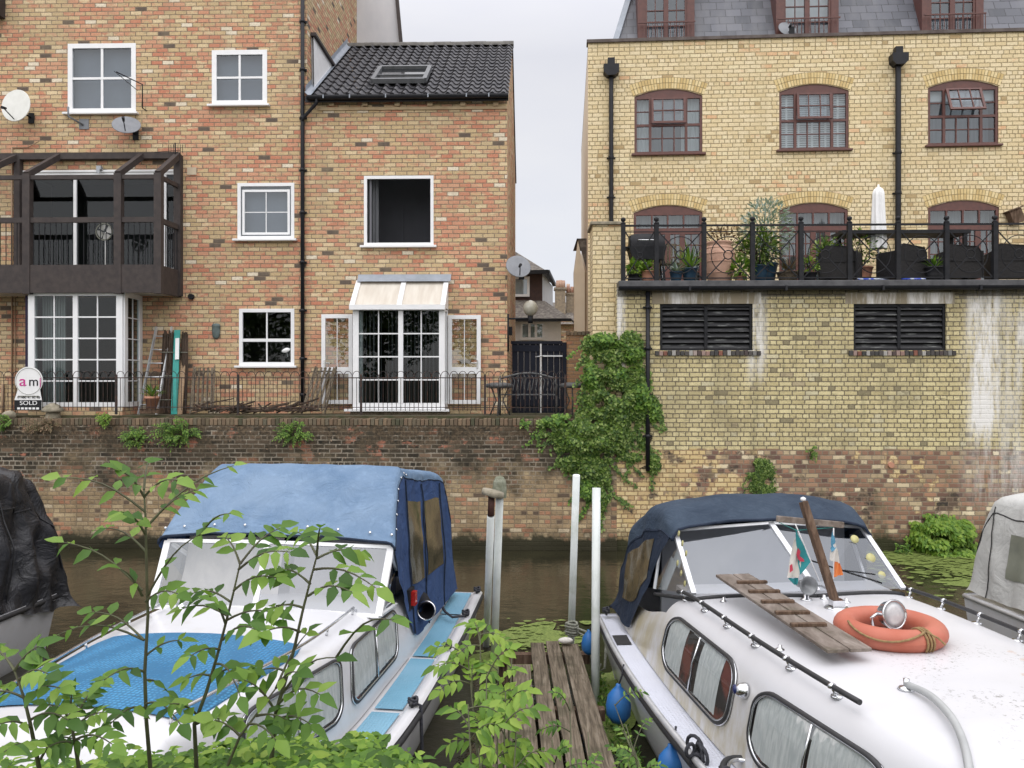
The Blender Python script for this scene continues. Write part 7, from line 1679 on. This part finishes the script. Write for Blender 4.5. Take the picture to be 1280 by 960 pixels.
mb = MB(); mb.surf(fC, 60, 70); mb.build('tarpaulin', M['canvas_black'], tC)
mb = MB()
for off_, z_ in ((-1.5, 1.9), (-.9, 2.0)): mb.tube([fC((off_+1.95)/2.11, lerp(.78, .99, k/10))+Vector((.012, .08*k/10, 0)) for k in range(11)], .01, 5)
mb.tube([fC(k/20, .80)+Vector((.01, 0, 0)) for k in range(21)], .008, 5)
mb.build('tie_line', M['rubber'], tC)

# ---------------------------------------------------------------- boat D (grey canopy, far right)
tD, LD_, _ = boat_root('cabin_cruiser', 'small white boat with pale grey canopy at the right edge', 6.45, 10.1, 6)
hbD = [(0, 1.0), (-2, 1.12), (-4, 1.1), (-5.3, .7), (-6, .03)]; shD = [(0, .78), (-6, .95)]
hull(tD, 6, hbD, shD, M['gelcoat'], M['gelcoat']); rail_along(tD, 'rubbing_strake', 6, hbD, shD, M['alloy'], .025, .0, -.03)
cabD = Cabin([(0, .9), (-2, 1.0), (-4, .9), (-4.8, .6)], [(0, .4), (-1.6, .45), (-2.2, .55), (-4.8, .4)], shD, [(1, 0), (.98, .3), (.95, .6), (.9, .84), (.8, .95), (.5, 1), (0, 1.03)])
mb = MB(); cabD.surf(mb, -1.2, -4.8, 24, 12); mb.box(-.8, .8, -4.82, -4.7, .85, 1.2); mb.build('cabin', M['gelcoat'], tD)
stD = [(-2.05, .86, 1.4, .98, 1.0, .05), (-1.8, .86, 1.8, 1.0, .92, .06), (-1.3, .86, 1.97, 1.02, .86, .07), (-.7, .86, 2.0, 1.02, .84, .06), (-.3, .86, 1.96, 1.02, .84, .05), (-.1, .88, 1.5, 1.0, .84, .02), (-.04, .9, 1.05, 1.0, .82, 0)]
T_D = [[(s_[0], s_[k]) for s_ in stD] for k in range(1, 6)]
def fD(a, b_):
    y = lerp(stD[0][0], stD[-1][0], a); return csec(y, b_, *(ip(y, q) for q in T_D), .025)
mb = MB(); mb.surf(fD, 36, 50); top = mb.build('canopy', M['canvas_grey'], tD)
DV = pm('dull_vinyl', (.17, .18, .15), (.24, .25, .2), 4, .3, spec=.5)
for sg in (0, 1): mb = MB(); mb.surf(lambda a, b_: fD(lerp(.28, .68, a), (lerp(.07, .19, b_) if sg == 0 else 1-lerp(.07, .19, b_)))+Vector((.01 if sg else -.01, 0, 0)), 10, 6); mb.build('clear_window', DV, top)
mb = MB(); mb.surf(lambda a, b_: fD(lerp(.02, .16, a), lerp(.3, .47, b_))+Vector((0, -.015, .008)), 6, 6); mb.build('clear_window', DV, top)
for sg in (.23, .77): mb = MB(); mb.tube([fD(k/30, sg)+Vector((0, 0, .004)) for k in range(31)], .008, 5); mb.build('seam', M['rubber'], top)
mb = MB()
for a in (.82,): mb.tube([fD(a, lerp(.0, .25, k/10))+Vector((-.01, 0, 0)) for k in range(11)], .006, 5)
mb.build('seam', M['rubber'], top)

# ================================================================== jetty and poles
jt = thing('jetty', 'narrow jetty of weathered mossy planks between the two white boats', 'jetty', (.5, 9.3, 0), 0)
bx = [(-.2, -.02, 8.0), (-.0, .18, 8.6), (.21, .375, 9.32), (.405, .565, 9.36), (.595, .80, 9.28)]
for k, (a, b_, ye) in enumerate(bx):
    mb = MB(); n = 30; ys = [lerp(ye, 2.7, i/n) for i in range(n+1)]
    def sh_(y): return (.06*(9.3-y)*.0+lerp(.0, .0, 0))
    def edge(x, y, s_): 
        t_ = (y-2.7)/6.6; return x+lerp(.07, lerp(.0, -.06, (x-.2)/.6) if x > .2 else .0, t_)+.008*nz3((x*9, y*3, 2))
    z_ = .4+.006*(k % 2); b0_ = len(mb.v)
    for y in ys:
        for (x, z) in ((edge(a, y, 0), z_-.045), (edge(a, y, 0), z_), (edge((a+b_)/2, y, 0), z_-.004+.004*nz3((a, y*2, 1))), (edge(b_, y, 0), z_), (edge(b_, y, 0), z_-.045)): mb.v.append(Vector((x, y, z)))
    for i in range(n):
        for j in range(4): c = b0_+i*5+j; mb.f.append([c, c+1, c+6, c+5]); mb.sm.append(False)
    mb.f.append([b0_+j for j in range(5)]); mb.sm.append(False); mb.build('plank', M['wood_grey'], jt, world=True)
for y in (9.1, 7.6, 6.1, 4.6, 3.2):
    mb = MB(); mb.box(-.2, .85, y-.05, y+.05, .25, .352); mb.build('crossbeam', M['wood_brown'], jt, world=True)
    for x in (-.1, .75): mb = MB(); mb.tube([(x, y+.08, -1.2), (x, y+.08, .34)], .05, 8); mb.build('pile', M['wood_brown'], jt, world=True)
POLE = pm('flaking_white_paint', (.70, .73, .72), (.60, .64, .62), 3, .55, grime=((.32, .36, .28), .7), gscale=2.2)
def pole(label, pb, ptp, r, extra=None):
    b_ = Vector(pb); t0 = Vector(ptp); t_ = thing('mooring_pole', label, 'pole', (b_.x, b_.y, -.6), 0, 'white mooring poles'); d = (t0-b_); base = b_-d.normalized()*((b_.z+.6)/d.normalized().z)
    mb = MB(); mb.tube([base, t0], r, 12); mb.build('shaft', POLE, t_, world=True); return t_, t0, d.normalized()
pole('white leaning mooring pole at the far end of the jetty', Z(714, 793, .3), W(720.5, 594, 9.5), .042)
t_, tp_, _ = pole('white mooring pole with a faint green band, right side of the jetty', Z(744, 868, .1), W(745.5, 610, 8.7), .044)
mb = MB(); mb.tube([tp_+Vector((0, 0, -.14)), tp_+Vector((0, 0, -.11))], .047, 12); mb.build('green_band', pm('green_tape', (.25, .5, .25), None, 5, .6), t_, world=True)
t_, tp_, _ = pole('white pole with a short brown collar under a flat disc, left of its capped twin', Z(608, 800, .1), W(613.5, 645, 9.1), .042)
mb = MB(); tt_ = W(614.5, 618, 9.1); mb.tube([tp_, tt_], .036, 12); mb.build('brown_sleeve', pm('rust_brown', (.09, .03, .02), (.06, .025, .02), 8, .7), t_, world=True)
mb = MB(); c = W(616, 616.5, 9.1); mb.lathe([(.12, -.03), (.125, 0), (.12, .03), (.001, .035)], c, 20, Matrix.Rotation(R(14), 4, 'Y')); mb.build('disc', M['stone'], t_, world=True)
t_, tp_, _ = pole('white pole with a rounded mossy wooden cap, right of the brown-collared pole', Z(618, 812, .1), W(624.5, 622, 9.3), .044)
mb = MB(); c = W(624.5, 622, 9.3)
n0 = len(mb.v)
for z, r_ in ((0, .075), (.10, .078), (.18, .068), (.23, .045), (.245, .001)):
    for k in range(24): a = 2*math.pi*k/24; q = r_*(1+.10*math.sin(a*9)); mb.v.append(c+Vector((q*math.cos(a), q*math.sin(a), z)))
for i in range(4):
    for k in range(24): mb.f.append([n0+i*24+k, n0+i*24+(k+1) % 24, n0+(i+1)*24+(k+1) % 24, n0+(i+1)*24+k]); mb.sm.append(False)
mb.build('cap', pm('mossy_grey_wood', (.25, .26, .2), (.14, .15, .1), 14, .95, bump=.5), t_, world=True)
# rope and bits at the end of the jetty
c = Z(718, 800, .42); t_ = thing('mooring_rope', 'grey-green mooring rope wound round the pole at the jetty end and hanging over', 'rope', c, 0); mb = MB()
for k in range(5): mb.tube([((.062+.008*(k % 2))*math.cos(a)-.02, (.062+.008*(k % 2))*math.sin(a)+.16, .02+.03*k+.006*math.sin(a*2)) for a in [2*math.pi*i/14 for i in range(14)]], .015, 6, closed=True)
mb.tube([(.04, .1, .10), (.13, .02, .09), (.19, -.02, .02), (.21, -.05, -.15), (.26, -.1, -.32), (.33, -.12, -.28), (.36, 0, .0)], .014, 6)
mb.tube([(.04, .1, .06), (.12, -.02, .05), (.16, -.15, -.02), (.17, -.2, -.2), (.22, -.28, -.3), (.28, -.2, -.2)], .012, 6); mb.build('strand', M['rope_grey'], t_)
c = Z(707, 804, .42); t_ = thing('white_stone', 'white cloth bundle at the far end of the jetty planks', 'bundle', c, 0); mb = MB(); mb.surf(lambda a, b_: (.085*math.sin(math.pi*a)*math.cos(2*math.pi*b_), .05*math.sin(math.pi*a)*math.sin(2*math.pi*b_), .03+.035*math.cos(math.pi*a)), 8, 12); mb.build('bundle_body', FWH, t_)
# ================================================================== VEGETATION
def comp_leaf(ml, ms, A_, B_, n, L, Wd, sag=.15, term=True, rnd=random, up=None):
    """pinnate leaf: stalk from A_ to B_ with paired leaflets along its outer part"""
    A_ = Vector(A_); B_ = Vector(B_); d = B_-A_; D = d.length
    P_ = lambda t: A_+d*t+Vector((0, 0, D*sag*(math.sin(math.pi*min(1, t))*.9)))
    ms.tube([P_(k/6) for k in range(7)], [lerp(.0045, .0016, k/6) for k in range(7)], 5, False)
    u = Vector(up) if up else Vector((rnd.uniform(-.25, .25), -.55+rnd.uniform(-.25, .25), 1)).normalized()
    side = d.normalized().cross(u).normalized()
    for k in range(n):
        t = lerp(.34, .93, k/max(1, n-1)); c = P_(t); tg = (P_(t+.02)-P_(t-.02)).normalized()
        for s_ in (-1, 1):
            q = (tg*.62+side*s_*1.0+Vector((0, 0, rnd.uniform(-.45, .05)))).normalized(); f = rnd.uniform(.82, 1.1)*lerp(.75, 1.05, math.sin(math.pi*(.2+.7*k/max(1, n-1))))
            ml.leaf(c, q, u+Vector((rnd.uniform(-.3, .3), rnd.uniform(-.3, .3), 0)), L*f, Wd*f, rnd.uniform(.05, .28))
    if term: ml.leaf(P_(1), (P_(1)-P_(.95)), u, L*1.1, Wd*1.1, .15)
def sapling(label, Y, stem, leaves, L=.070, Wd=.034, r=.008, group='ash-leaved saplings in the foreground', lm='leaf', name='sapling', seed=1, ground=None, crown=None):
    rn = random.Random(seed); pts = [W(px, py, Y+(dy if len(q) > 2 else 0)) for q in stem for (px, py, dy) in [(q[0], q[1], q[2] if len(q) > 2 else 0)]]
    b_ = pts[0]; g = ground or Vector((b_.x+rn.uniform(-.05, .05), min(b_.y, 2.75), 1.25))
    t = thing(name, label, 'sapling' if name == 'sapling' else 'plant', g, 0, group); ms = MB(); ml = MB()
    sp_ = [g]+pts; ms.tube(sp_, [lerp(r, r*.35, k/(len(sp_)-1)) for k in range(len(sp_))], 7)
    for lf in leaves:
        a, b2 = lf[0], lf[1]; dy = lf[2] if len(lf) > 2 else rn.uniform(-.18, .18); n = lf[3] if len(lf) > 3 else 4; f = lf[4] if len(lf) > 4 else 1
        comp_leaf(ml, ms, W(a[0], a[1], Y), W(b2[0], b2[1], Y+dy), n, L*f, Wd*f, .12, rnd=rn)
    ms.build('stem', M['stem'], t, world=True); ml.build('foliage', M[lm], t, world=True); return t
sapling('tallest sapling with straight stem rising left of the blue canopy', 2.75, [(188, 960), (183, 900), (181, 840), (185, 770), (183, 700), (182, 650), (180, 612)],
    [((182, 640), (76, 597), .05, 3), ((181, 622), (150, 588), -.1, 3), ((180, 612), (185, 578), .1, 2, .9), ((181, 620), (222, 600), -.1, 3), ((182, 660), (245, 612), .1, 4), ((182, 660), (292, 582), .2, 3, .7), ((182, 668), (152, 640), -.15, 3),
     ((183, 690), (130, 660), .1, 2), ((178, 738), (80, 678), .05, 3), ((178, 745), (152, 712), -.1, 1), ((184, 745), (250, 668), -.1, 2), ((250, 668), (288, 642), -.1, 2, .8), ((182, 752), (222, 742), -.1, 3, .9), ((180, 800), (115, 765), .1, 3), ((180, 800), (60, 800), .2, 4, .75),
     ((182, 820), (225, 800), 0, 2, .8), ((181, 840), (130, 850), -.2, 3), ((182, 880), (225, 905), -.2, 3), ((181, 885), (138, 905), -.2, 3), ((181, 850), (210, 865), .1, 2, .9)], seed=2)
sapling('thin forked sapling crossing the blue foredeck cover, in front of the windscreen', 2.7, [(246, 965), (243, 905), (258, 865), (270, 825), (282, 780), (292, 740), (300, 705)],
    [((300, 705), (282, 672), .1, 3), ((300, 705), (350, 660), .1, 4), ((298, 712), (362, 690), -.1, 4), ((292, 738), (345, 722), -.1, 4), ((288, 752), (240, 742), .1, 3), ((285, 770), (225, 762), .1, 3), ((284, 775), (340, 765), 0, 3), ((278, 800), (325, 790), -.2, 3), ((275, 812), (238, 820), -.1, 3),
     ((265, 845), (235, 848), 0, 2), ((262, 850), (312, 838), -.1, 3), ((270, 830), (300, 870), -.25, 3), ((248, 895), (212, 880), -.1, 3), ((246, 905), (290, 905), -.1, 3), ((282, 780), (262, 745), -.1, 3, .9)], seed=3)
sapling('sapling leaning right in front of the cabin windows of the blue-canopied boat', 2.6, [(338, 965), (345, 890), (357, 850), (368, 810), (378, 765), (388, 725), (396, 695)],
    [((396, 695), (372, 665), .1, 3), ((396, 695), (400, 660), -.1, 3), ((396, 698), (450, 690), .1, 4), ((392, 712), (470, 735), -.1, 4), ((388, 730), (345, 712), .1, 4), ((385, 745), (440, 740), -.15, 3), ((380, 760), (340, 760), 0, 3), ((375, 790), (330, 790), -.1, 2, 1.1), ((352, 868), (420, 822), -.2, 1, 1.25), ((420, 822), (492, 775), -.3, 2, 1.1), ((345, 890), (305, 850), -.1, 3), ((348, 880), (400, 868), -.2, 3), ((360, 840), (325, 838), 0, 2, 1.1), ((345, 900), (388, 905), -.1, 3)], seed=4)
sapling('low sapling with broad leaves in the bottom left corner', 2.5, [(50, 965), (38, 905), (30, 872), (18, 838)],
    [((18, 838), (-12, 812), .1, 4), ((18, 838), (48, 808), 0, 4), ((24, 850), (60, 842), -.1, 4), ((30, 872), (-15, 866), 0, 4), ((32, 876), (75, 860), -.1, 3), ((38, 900), (85, 900), -.1, 3), ((40, 910), (0, 905), -.1, 3), ((44, 930), (100, 925), 0, 4), ((46, 940), (5, 940), -.2, 4), ((50, 950), (110, 870), .1, 5, .8)], seed=5)
sapling('small sapling with dark leaflets between the tallest sapling and the left corner', 2.5, [(100, 968), (92, 920), (88, 890)],
    [((88, 890), (90, 866), 0, 4, .55), ((90, 900), (60, 880), 0, 3, .8), ((92, 910), (130, 890), 0, 4, .8), ((94, 925), (140, 930), -.1, 4, .9), ((94, 930), (58, 935), -.1, 4, .9), ((90, 905), (128, 850), .1, 5, .75)], seed=6)
sapling('thin sapling leaning over the right-hand roof rail of the blue-canopied boat', 2.55, [(280, 968), (300, 920), (345, 860)],
    [((345, 860), (385, 790), .1, 2, .8), ((345, 860), (372, 840), -.1, 2), ((320, 895), (360, 900), 0, 3), ((300, 920), (268, 900), 0, 3), ((310, 905), (345, 925), -.1, 3)], seed=7, r=.007)

# bushy young plant beside the jetty
rn = random.Random(11); g = Vector((.02, 3.45, .3))
def bush(label, tips, g, Y, seed, L=.095, Wd=.042, nst=1.0, lm='leaf_light', n=4, name='young_tree', group=None):
    rn = random.Random(seed); t = thing(name, label, 'shrub', g, 0, group); ms = MB(); ml = MB()
    for (px, py, Yt) in tips:
        tp = W(px, py, Yt); mid = lerp(g, tp, .5)+Vector((rn.uniform(-.06, .06), rn.uniform(-.1, .02), .06)); P_ = [g+Vector((rn.uniform(-.05, .05), rn.uniform(-.05, .05), 0)), mid, lerp(mid, tp, .6)+Vector((0, 0, .02)), tp]
        ms.tube(P_, [.010, .007, .005, .003], 6)
        for k in range(int(11*nst)):
            q = rn.uniform(.35, 1.0); c = lerp(P_[1], P_[3], (q-.35)/.65); a = rn.uniform(0, 6.28); R_ = rn.uniform(.09, .2)
            comp_leaf(ml, ms, c, c+Vector((math.cos(a)*R_, math.sin(a)*R_*.9, rn.uniform(-.04, .14))), n, L*rn.uniform(.75, 1.1), Wd, .2, rnd=rn)
    ms.build('stem', M['stem'], t, world=True); ml.build('foliage', M[lm], t, world=True)
bush('bushy bright green young ash growing between the left boat and the jetty', [(600, 790, 4.5), (625, 805, 4.6), (585, 822, 4.4), (640, 815, 4.7), (608, 845, 4.2), (632, 865, 4.2), (585, 880, 4.0), (622, 905, 3.9), (598, 935, 3.8), (645, 925, 3.9), (620, 955, 3.7)], Vector((-.1, 3.5, .25)), 4.3, 12, .085, .036, .9)
bush('small fern-leaved seedling spreading over the near jetty planks', [(712, 872, 4.6), (735, 915, 4.3), (690, 925, 4.2), (720, 948, 4.1)], Vector((.35, 3.0, .42)), 4.2, 14, .05, .02, .38, 'leaf', 5)
bush('weedy green plant between the jetty and the right-hand boat', [(768, 880, 5.6), (782, 905, 5.2), (792, 935, 5.0), (785, 955, 4.8)], Vector((.98, 4.6, -.02)), 5, 15, .055, .022, .5, 'leaf', 4)
# dense ground cover on the near bank
ml = MB(); rn = random.Random(21)
def bank_z(x, y):
    t0, t1 = bank_top(x); 
    return 1.7 if y < t0-.8 else (lerp(1.7, 1.6, (y-t0+.8)/.8) if y < t0 else lerp(1.6, -.3, (y-t0)/(t1-t0)))
for k in range(10500):
    px = rn.uniform(-60, 575); top = 938+14*nz3((px*.02, 1, 3))+12*nz3((px*.06, 5, 3)); 
    if px > 200: top = lerp(938, 918, min(1, (px-200)/120))+12*nz3((px*.03, 2, 8))
    if px > 470: top = lerp(918, 965, (px-470)/95)
    if px < 130: top = 946+12*nz3((px*.04, 1, 7))
    Yd = rn.uniform(2.2, 3.25); py = top+abs(rn.gauss(0, 1))*32+(3.25-Yd)*46
    c = W(px, py, Yd)
    if px < 200 and rn.random() < .35: continue
    a = rn.uniform(0, 6.28); ml.leaf(c, (math.cos(a), math.sin(a)-.3, rn.uniform(-.5, .35)), (rn.uniform(-.4, .4), -.4+rn.uniform(-.4, .4), 1), rn.uniform(.035, .075), rn.uniform(.018, .032), rn.uniform(.05, .3))
tag(ml.build('ground_cover', leafm('nettle_leaves', [(.05, .11, .018), (.09, .19, .026), (.14, .27, .035), (.21, .36, .045), (.34, .46, .08)])), 'dense tangle of green nettles and bindweed covering the near bank', 'ground cover', kind='stuff')
ml = MB()
for k in range(9000):
    x = rn.uniform(-6, 5); t0, t1 = bank_top(x); y = rn.uniform(-.5, t1+.1); z = bank_z(x, y)
    if -.8 < y < t0-.5 and abs(x) < .5: continue
    ml.leaf((x, y, z+rn.uniform(0, .16)), (rn.uniform(-1, 1), rn.uniform(-1, 1), rn.uniform(.1, 1)), (rn.uniform(-.4, .4), rn.uniform(-.4, .4), 1), rn.uniform(.05, .1), .03)
for k in range(900):
    y = rn.uniform(4.4, 9.2); x = rn.uniform(.88, lerp(1.3, 1.0, (y-4.4)/4.8)); ml.leaf((x, y, rn.uniform(0, .12)), (rn.uniform(-1, 1), rn.uniform(-1, 1), rn.uniform(.2, 1)), (rn.uniform(-.4, .4), rn.uniform(-.4, .4), 1), rn.uniform(.04, .08), .022)
tag(ml.build('bank_weeds', M['leaf']), 'low weeds on the bank and in the water by the jetty', 'weeds', kind='stuff')

# ---- ivy on the wall between the buildings
def ivy(name, label, regs, dens, seed, lm='leaf_dark', L=.075, Wd=.062, dmax=.28, d0=CW, cat='climber', group=None):
    rn = random.Random(seed); cx_ = sum(r[0] for r in regs)/len(regs); cy_ = sum(r[1] for r in regs)/len(regs); c = FL.Wd(FL.U(cx_, d0), d0, 0)
    t = thing(name, label, cat, (c.x, c.y, 0), FL.rot, group); ml = MB(); ms = MB()
    for (px, py, rx, ry, dep) in regs:
        n = int(dens*rx*ry*3.14)
        for k in range(n):
            a = rn.uniform(0, 6.28); q = math.sqrt(rn.random())*(1+.25*rn.gauss(0, 1)*.6); x = px+rx*q*math.cos(a); y = py+ry*q*math.sin(a)
            u, z = FL.L(x, y, d0); lump = nz3((u*4, z*4, seed), 1.0)
            if lump < -.22: continue
            dd = d0-.02-dep*max(0, 1-q*q*.8)*(.55+.6*lump)*rn.uniform(.45, 1.05)
            p = FL.Wd(u, dd, z)
            dn = Vector((rn.uniform(-.7, .7), -.55+rn.uniform(-.4, .3), -.6+rn.uniform(-.5, .5)))
            ml.leaf(p, dn, Vector((rn.uniform(-.4, .4), -1, .7+rn.uniform(-.4, .4))), L*rn.uniform(.6, 1.25), Wd*rn.uniform(.7, 1.2), rn.uniform(.02, .2))
        for k in range(int(max(2, (rx+ry)/9)) if rx > 11 else 1):
            a = rn.uniform(0, 6.28); x, y = px+rx*.8*math.cos(a), py+ry*.8*math.sin(a); hx, hy = math.cos(a)*.8, abs(math.sin(a))*.4+.75; P_ = []
            for i in range(rn.randint(10, 26)):
                hx += rn.uniform(-.35, .35); x += hx*1.1; y += hy*1.5; u, z = FL.L(x, y, d0); P_.append(FL.Wd(u, d0-.02, z))
                for _ in range(2): ml.leaf(P_[-1]+Vector((rn.uniform(-.03, .03), -.01, rn.uniform(-.03, .03))), Vector((rn.uniform(-.8, .8), -.5, -.6)), Vector((rn.uniform(-.4, .4), -1, .5)), L*rn.uniform(.5, 1.0), Wd*rn.uniform(.6, 1), .1)
            ms.tube(P_, .006, 4)
        u, z = FL.L(px, py, d0)
        for k in range(3): ms.tube([FL.Wd(u+rn.uniform(-.2, .2), d0-.015, z+.5*ry/60), FL.Wd(u+rn.uniform(-.2, .2), d0-.02, z), FL.Wd(u+rn.uniform(-.25, .25), d0-.015, z-.6*ry/60)], .008, 5)
    ms.build('stem', M['bark'], t, world=True); ml.build('foliage', M[lm], t, world=True)
ivy('ivy', 'large dark ivy covering the corner where the low wall meets the tall yellow wall', [(760, 460, 27, 32, .3), (763, 500, 34, 38, .34), (752, 540, 34, 34, .32), (735, 548, 40, 30, .3), (715, 535, 26, 16, .25), (695, 533, 22, 12, .2), (738, 585, 20, 30, .25), (752, 612, 10, 28, .16), (720, 572, 20, 18, .2), (785, 500, 18, 30, .22), (800, 505, 16, 20, .16), (775, 530, 20, 20, .22), (748, 430, 18, 14, .2), (782, 428, 20, 14, .2), (800, 470, 12, 14, .12), (817, 505, 8, 18, .1), (790, 570, 10, 5, .05), (815, 578, 8, 12, .1), (803, 548, 5, 12, .06)], 1.15, 31)
ivy('ivy', 'yellow-green young ivy growth over the top and right side of the dark ivy', [(752, 425, 16, 9, .34), (775, 432, 12, 7, .3), (788, 440, 16, 12, .3), (800, 498, 16, 22, .3), (815, 512, 9, 14, .2), (740, 470, 10, 20, .34), (700, 525, 22, 8, .3), (737, 610, 12, 16, .3), (770, 470, 14, 12, .36)], .5, 33, 'leaf', .07, .055)
def fern(lb, px, py, rx, ry, seed, m_, n, lf=5, L=.055, Wd=.022):
    rn = random.Random(seed); u, z = FL.L(px, py+ry*.4, CW); c = FL.Wd(u, CW, z); t = thing('wall_plant', lb, 'wall plant', c, FL.rot, 'plants growing out of the canal walls'); ml = MB(); ms = MB()
    for k in range(n):
        a = rn.uniform(0, 6.28); q = rn.uniform(.3, 1.05); ex = rx*q*math.cos(a); ey = ry*q*math.sin(a)-ry*.35; b_ = c+Vector((ex*.35/FP*16.2+rn.uniform(-.03, .03), -.02, rn.uniform(-.06, .04)))
        e_ = c+Vector((ex/FP*16.2, -rn.uniform(.05, .32), -ey/FP*16.2)); comp_leaf(ml, ms, b_, e_, lf, L*rn.uniform(.7, 1.15), Wd, .25, rnd=rn, up=(rn.uniform(-.5, .5), -1, .8))
    ms.build('stem', M['stem'], t, world=True); ml.build('foliage', M[m_], t, world=True)
for a_ in (('bright green wall fern, the larger of two under the willow screens', 225, 540, 32, 20, 41, 'leaf', 85), ('green fern on the wall left of the larger fern', 172, 545, 17, 14, 42, 'leaf', 45), ('tiny green seedling on the wall below the bay window', 134, 524, 11, 11, 43, 'leaf_light', 20), ('pair of green tufts on the canal wall right of the black downpipe foot', 368, 540, 28, 15, 44, 'leaf', 60), ('mossy weeds on the wall top at the left edge', 8, 529, 16, 12, 45, 'leaf', 26), ('small weeds on the wall coping near the ivy', 655, 531, 9, 7, 46, 'leaf', 14), ('dry brown creeper on the wall under the sold sign', 55, 530, 22, 12, 47, 'leaf_brown', 40), ('little tuft in the wall joint right of the moss column', 1012, 566, 7, 8, 49, 'leaf', 12), ('small dark weeds at the waterline left of the bright shrub', 1122, 686, 10, 11, 50, 'leaf', 18)): fern(*a_)
ivy('wall_plant', 'narrow green moss column on the old brick wall above the navy canopy', [(951, 588, 15, 14, .08), (952, 612, 14, 18, .08)], 3.0, 48, 'leaf_dark', .045, .03, cat='wall plant', group='plants growing out of the canal walls')
# sprouting stalks for the two ferns
# bright waterside shrub
ivy('waterside_shrub', 'bright yellow-green shrub at the foot of the wall right of the navy canopy', [(1172, 668, 34, 22, .7), (1185, 690, 40, 14, .9), (1160, 655, 18, 12, .5), (1195, 662, 18, 16, .5), (1218, 692, 14, 12, .5)], 1.1, 61, 'leaf_light', .10, .055, d0=CW, cat='shrub')

# ---- trees on the camera's own side of the canal (seen only in the window glass)
def tree(label, x, y, H, R_, seed):
    rn = random.Random(seed); t = thing('tree', label, 'tree', (x, y, 1.6), 0, 'trees on the near bank'); ms = MB(); ml = MB()
    ms.tube([(0, 0, 0), (.1, 0, H*.3), (.0, .1, H*.6), (0, 0, H*.9)], [.28, .2, .12, .03], 10)
    for k in range(14):
        a = rn.uniform(0, 6.28); z = H*rn.uniform(.3, .8); ms.tube([(0, 0, z), (math.cos(a)*R_*.5, math.sin(a)*R_*.5, z+.6), (math.cos(a)*R_*.9, math.sin(a)*R_*.9, z+1.0)], [.08, .05, .015], 6)
    ms.build('trunk', M['bark'], t)
    for k in range(5200):
        v = Vector((rn.gauss(0, 1), rn.gauss(0, 1), rn.gauss(0, 1))).normalized(); q = rn.random()**.35; p = Vector((v.x*R_*q, v.y*R_*q, H*.6+v.z*H*.42*q))
        if noise.noise(p*.6+Vector((seed, 0, 0))) < -.12: continue
        ml.chip(p, (rn.uniform(-1, 1), rn.uniform(-1, 1), rn.uniform(-1, .5)), (rn.uniform(-1, 1), rn.uniform(-1, 1), 1), .34, .2)
    ml.build('crown', M['leaf_dark'], t)
for k, (x, y, H, R_) in enumerate(((-9, -12, 9, 3.4), (-2.5, -14, 8, 3.2), (5, -13, 7.5, 3.0), (12, -14, 9, 3.4), (-17, -13, 9, 3.5))):
    tree(['leafy tree on the near bank behind the viewer, second from the left', 'leafy tree directly behind the viewer, lower than its left neighbour', 'smallest leafy tree on the near bank behind the viewer', 'leafy tree on the near bank, farthest right', 'leafy tree on the near bank, farthest left'][k], x, y, H, R_, 70+k)
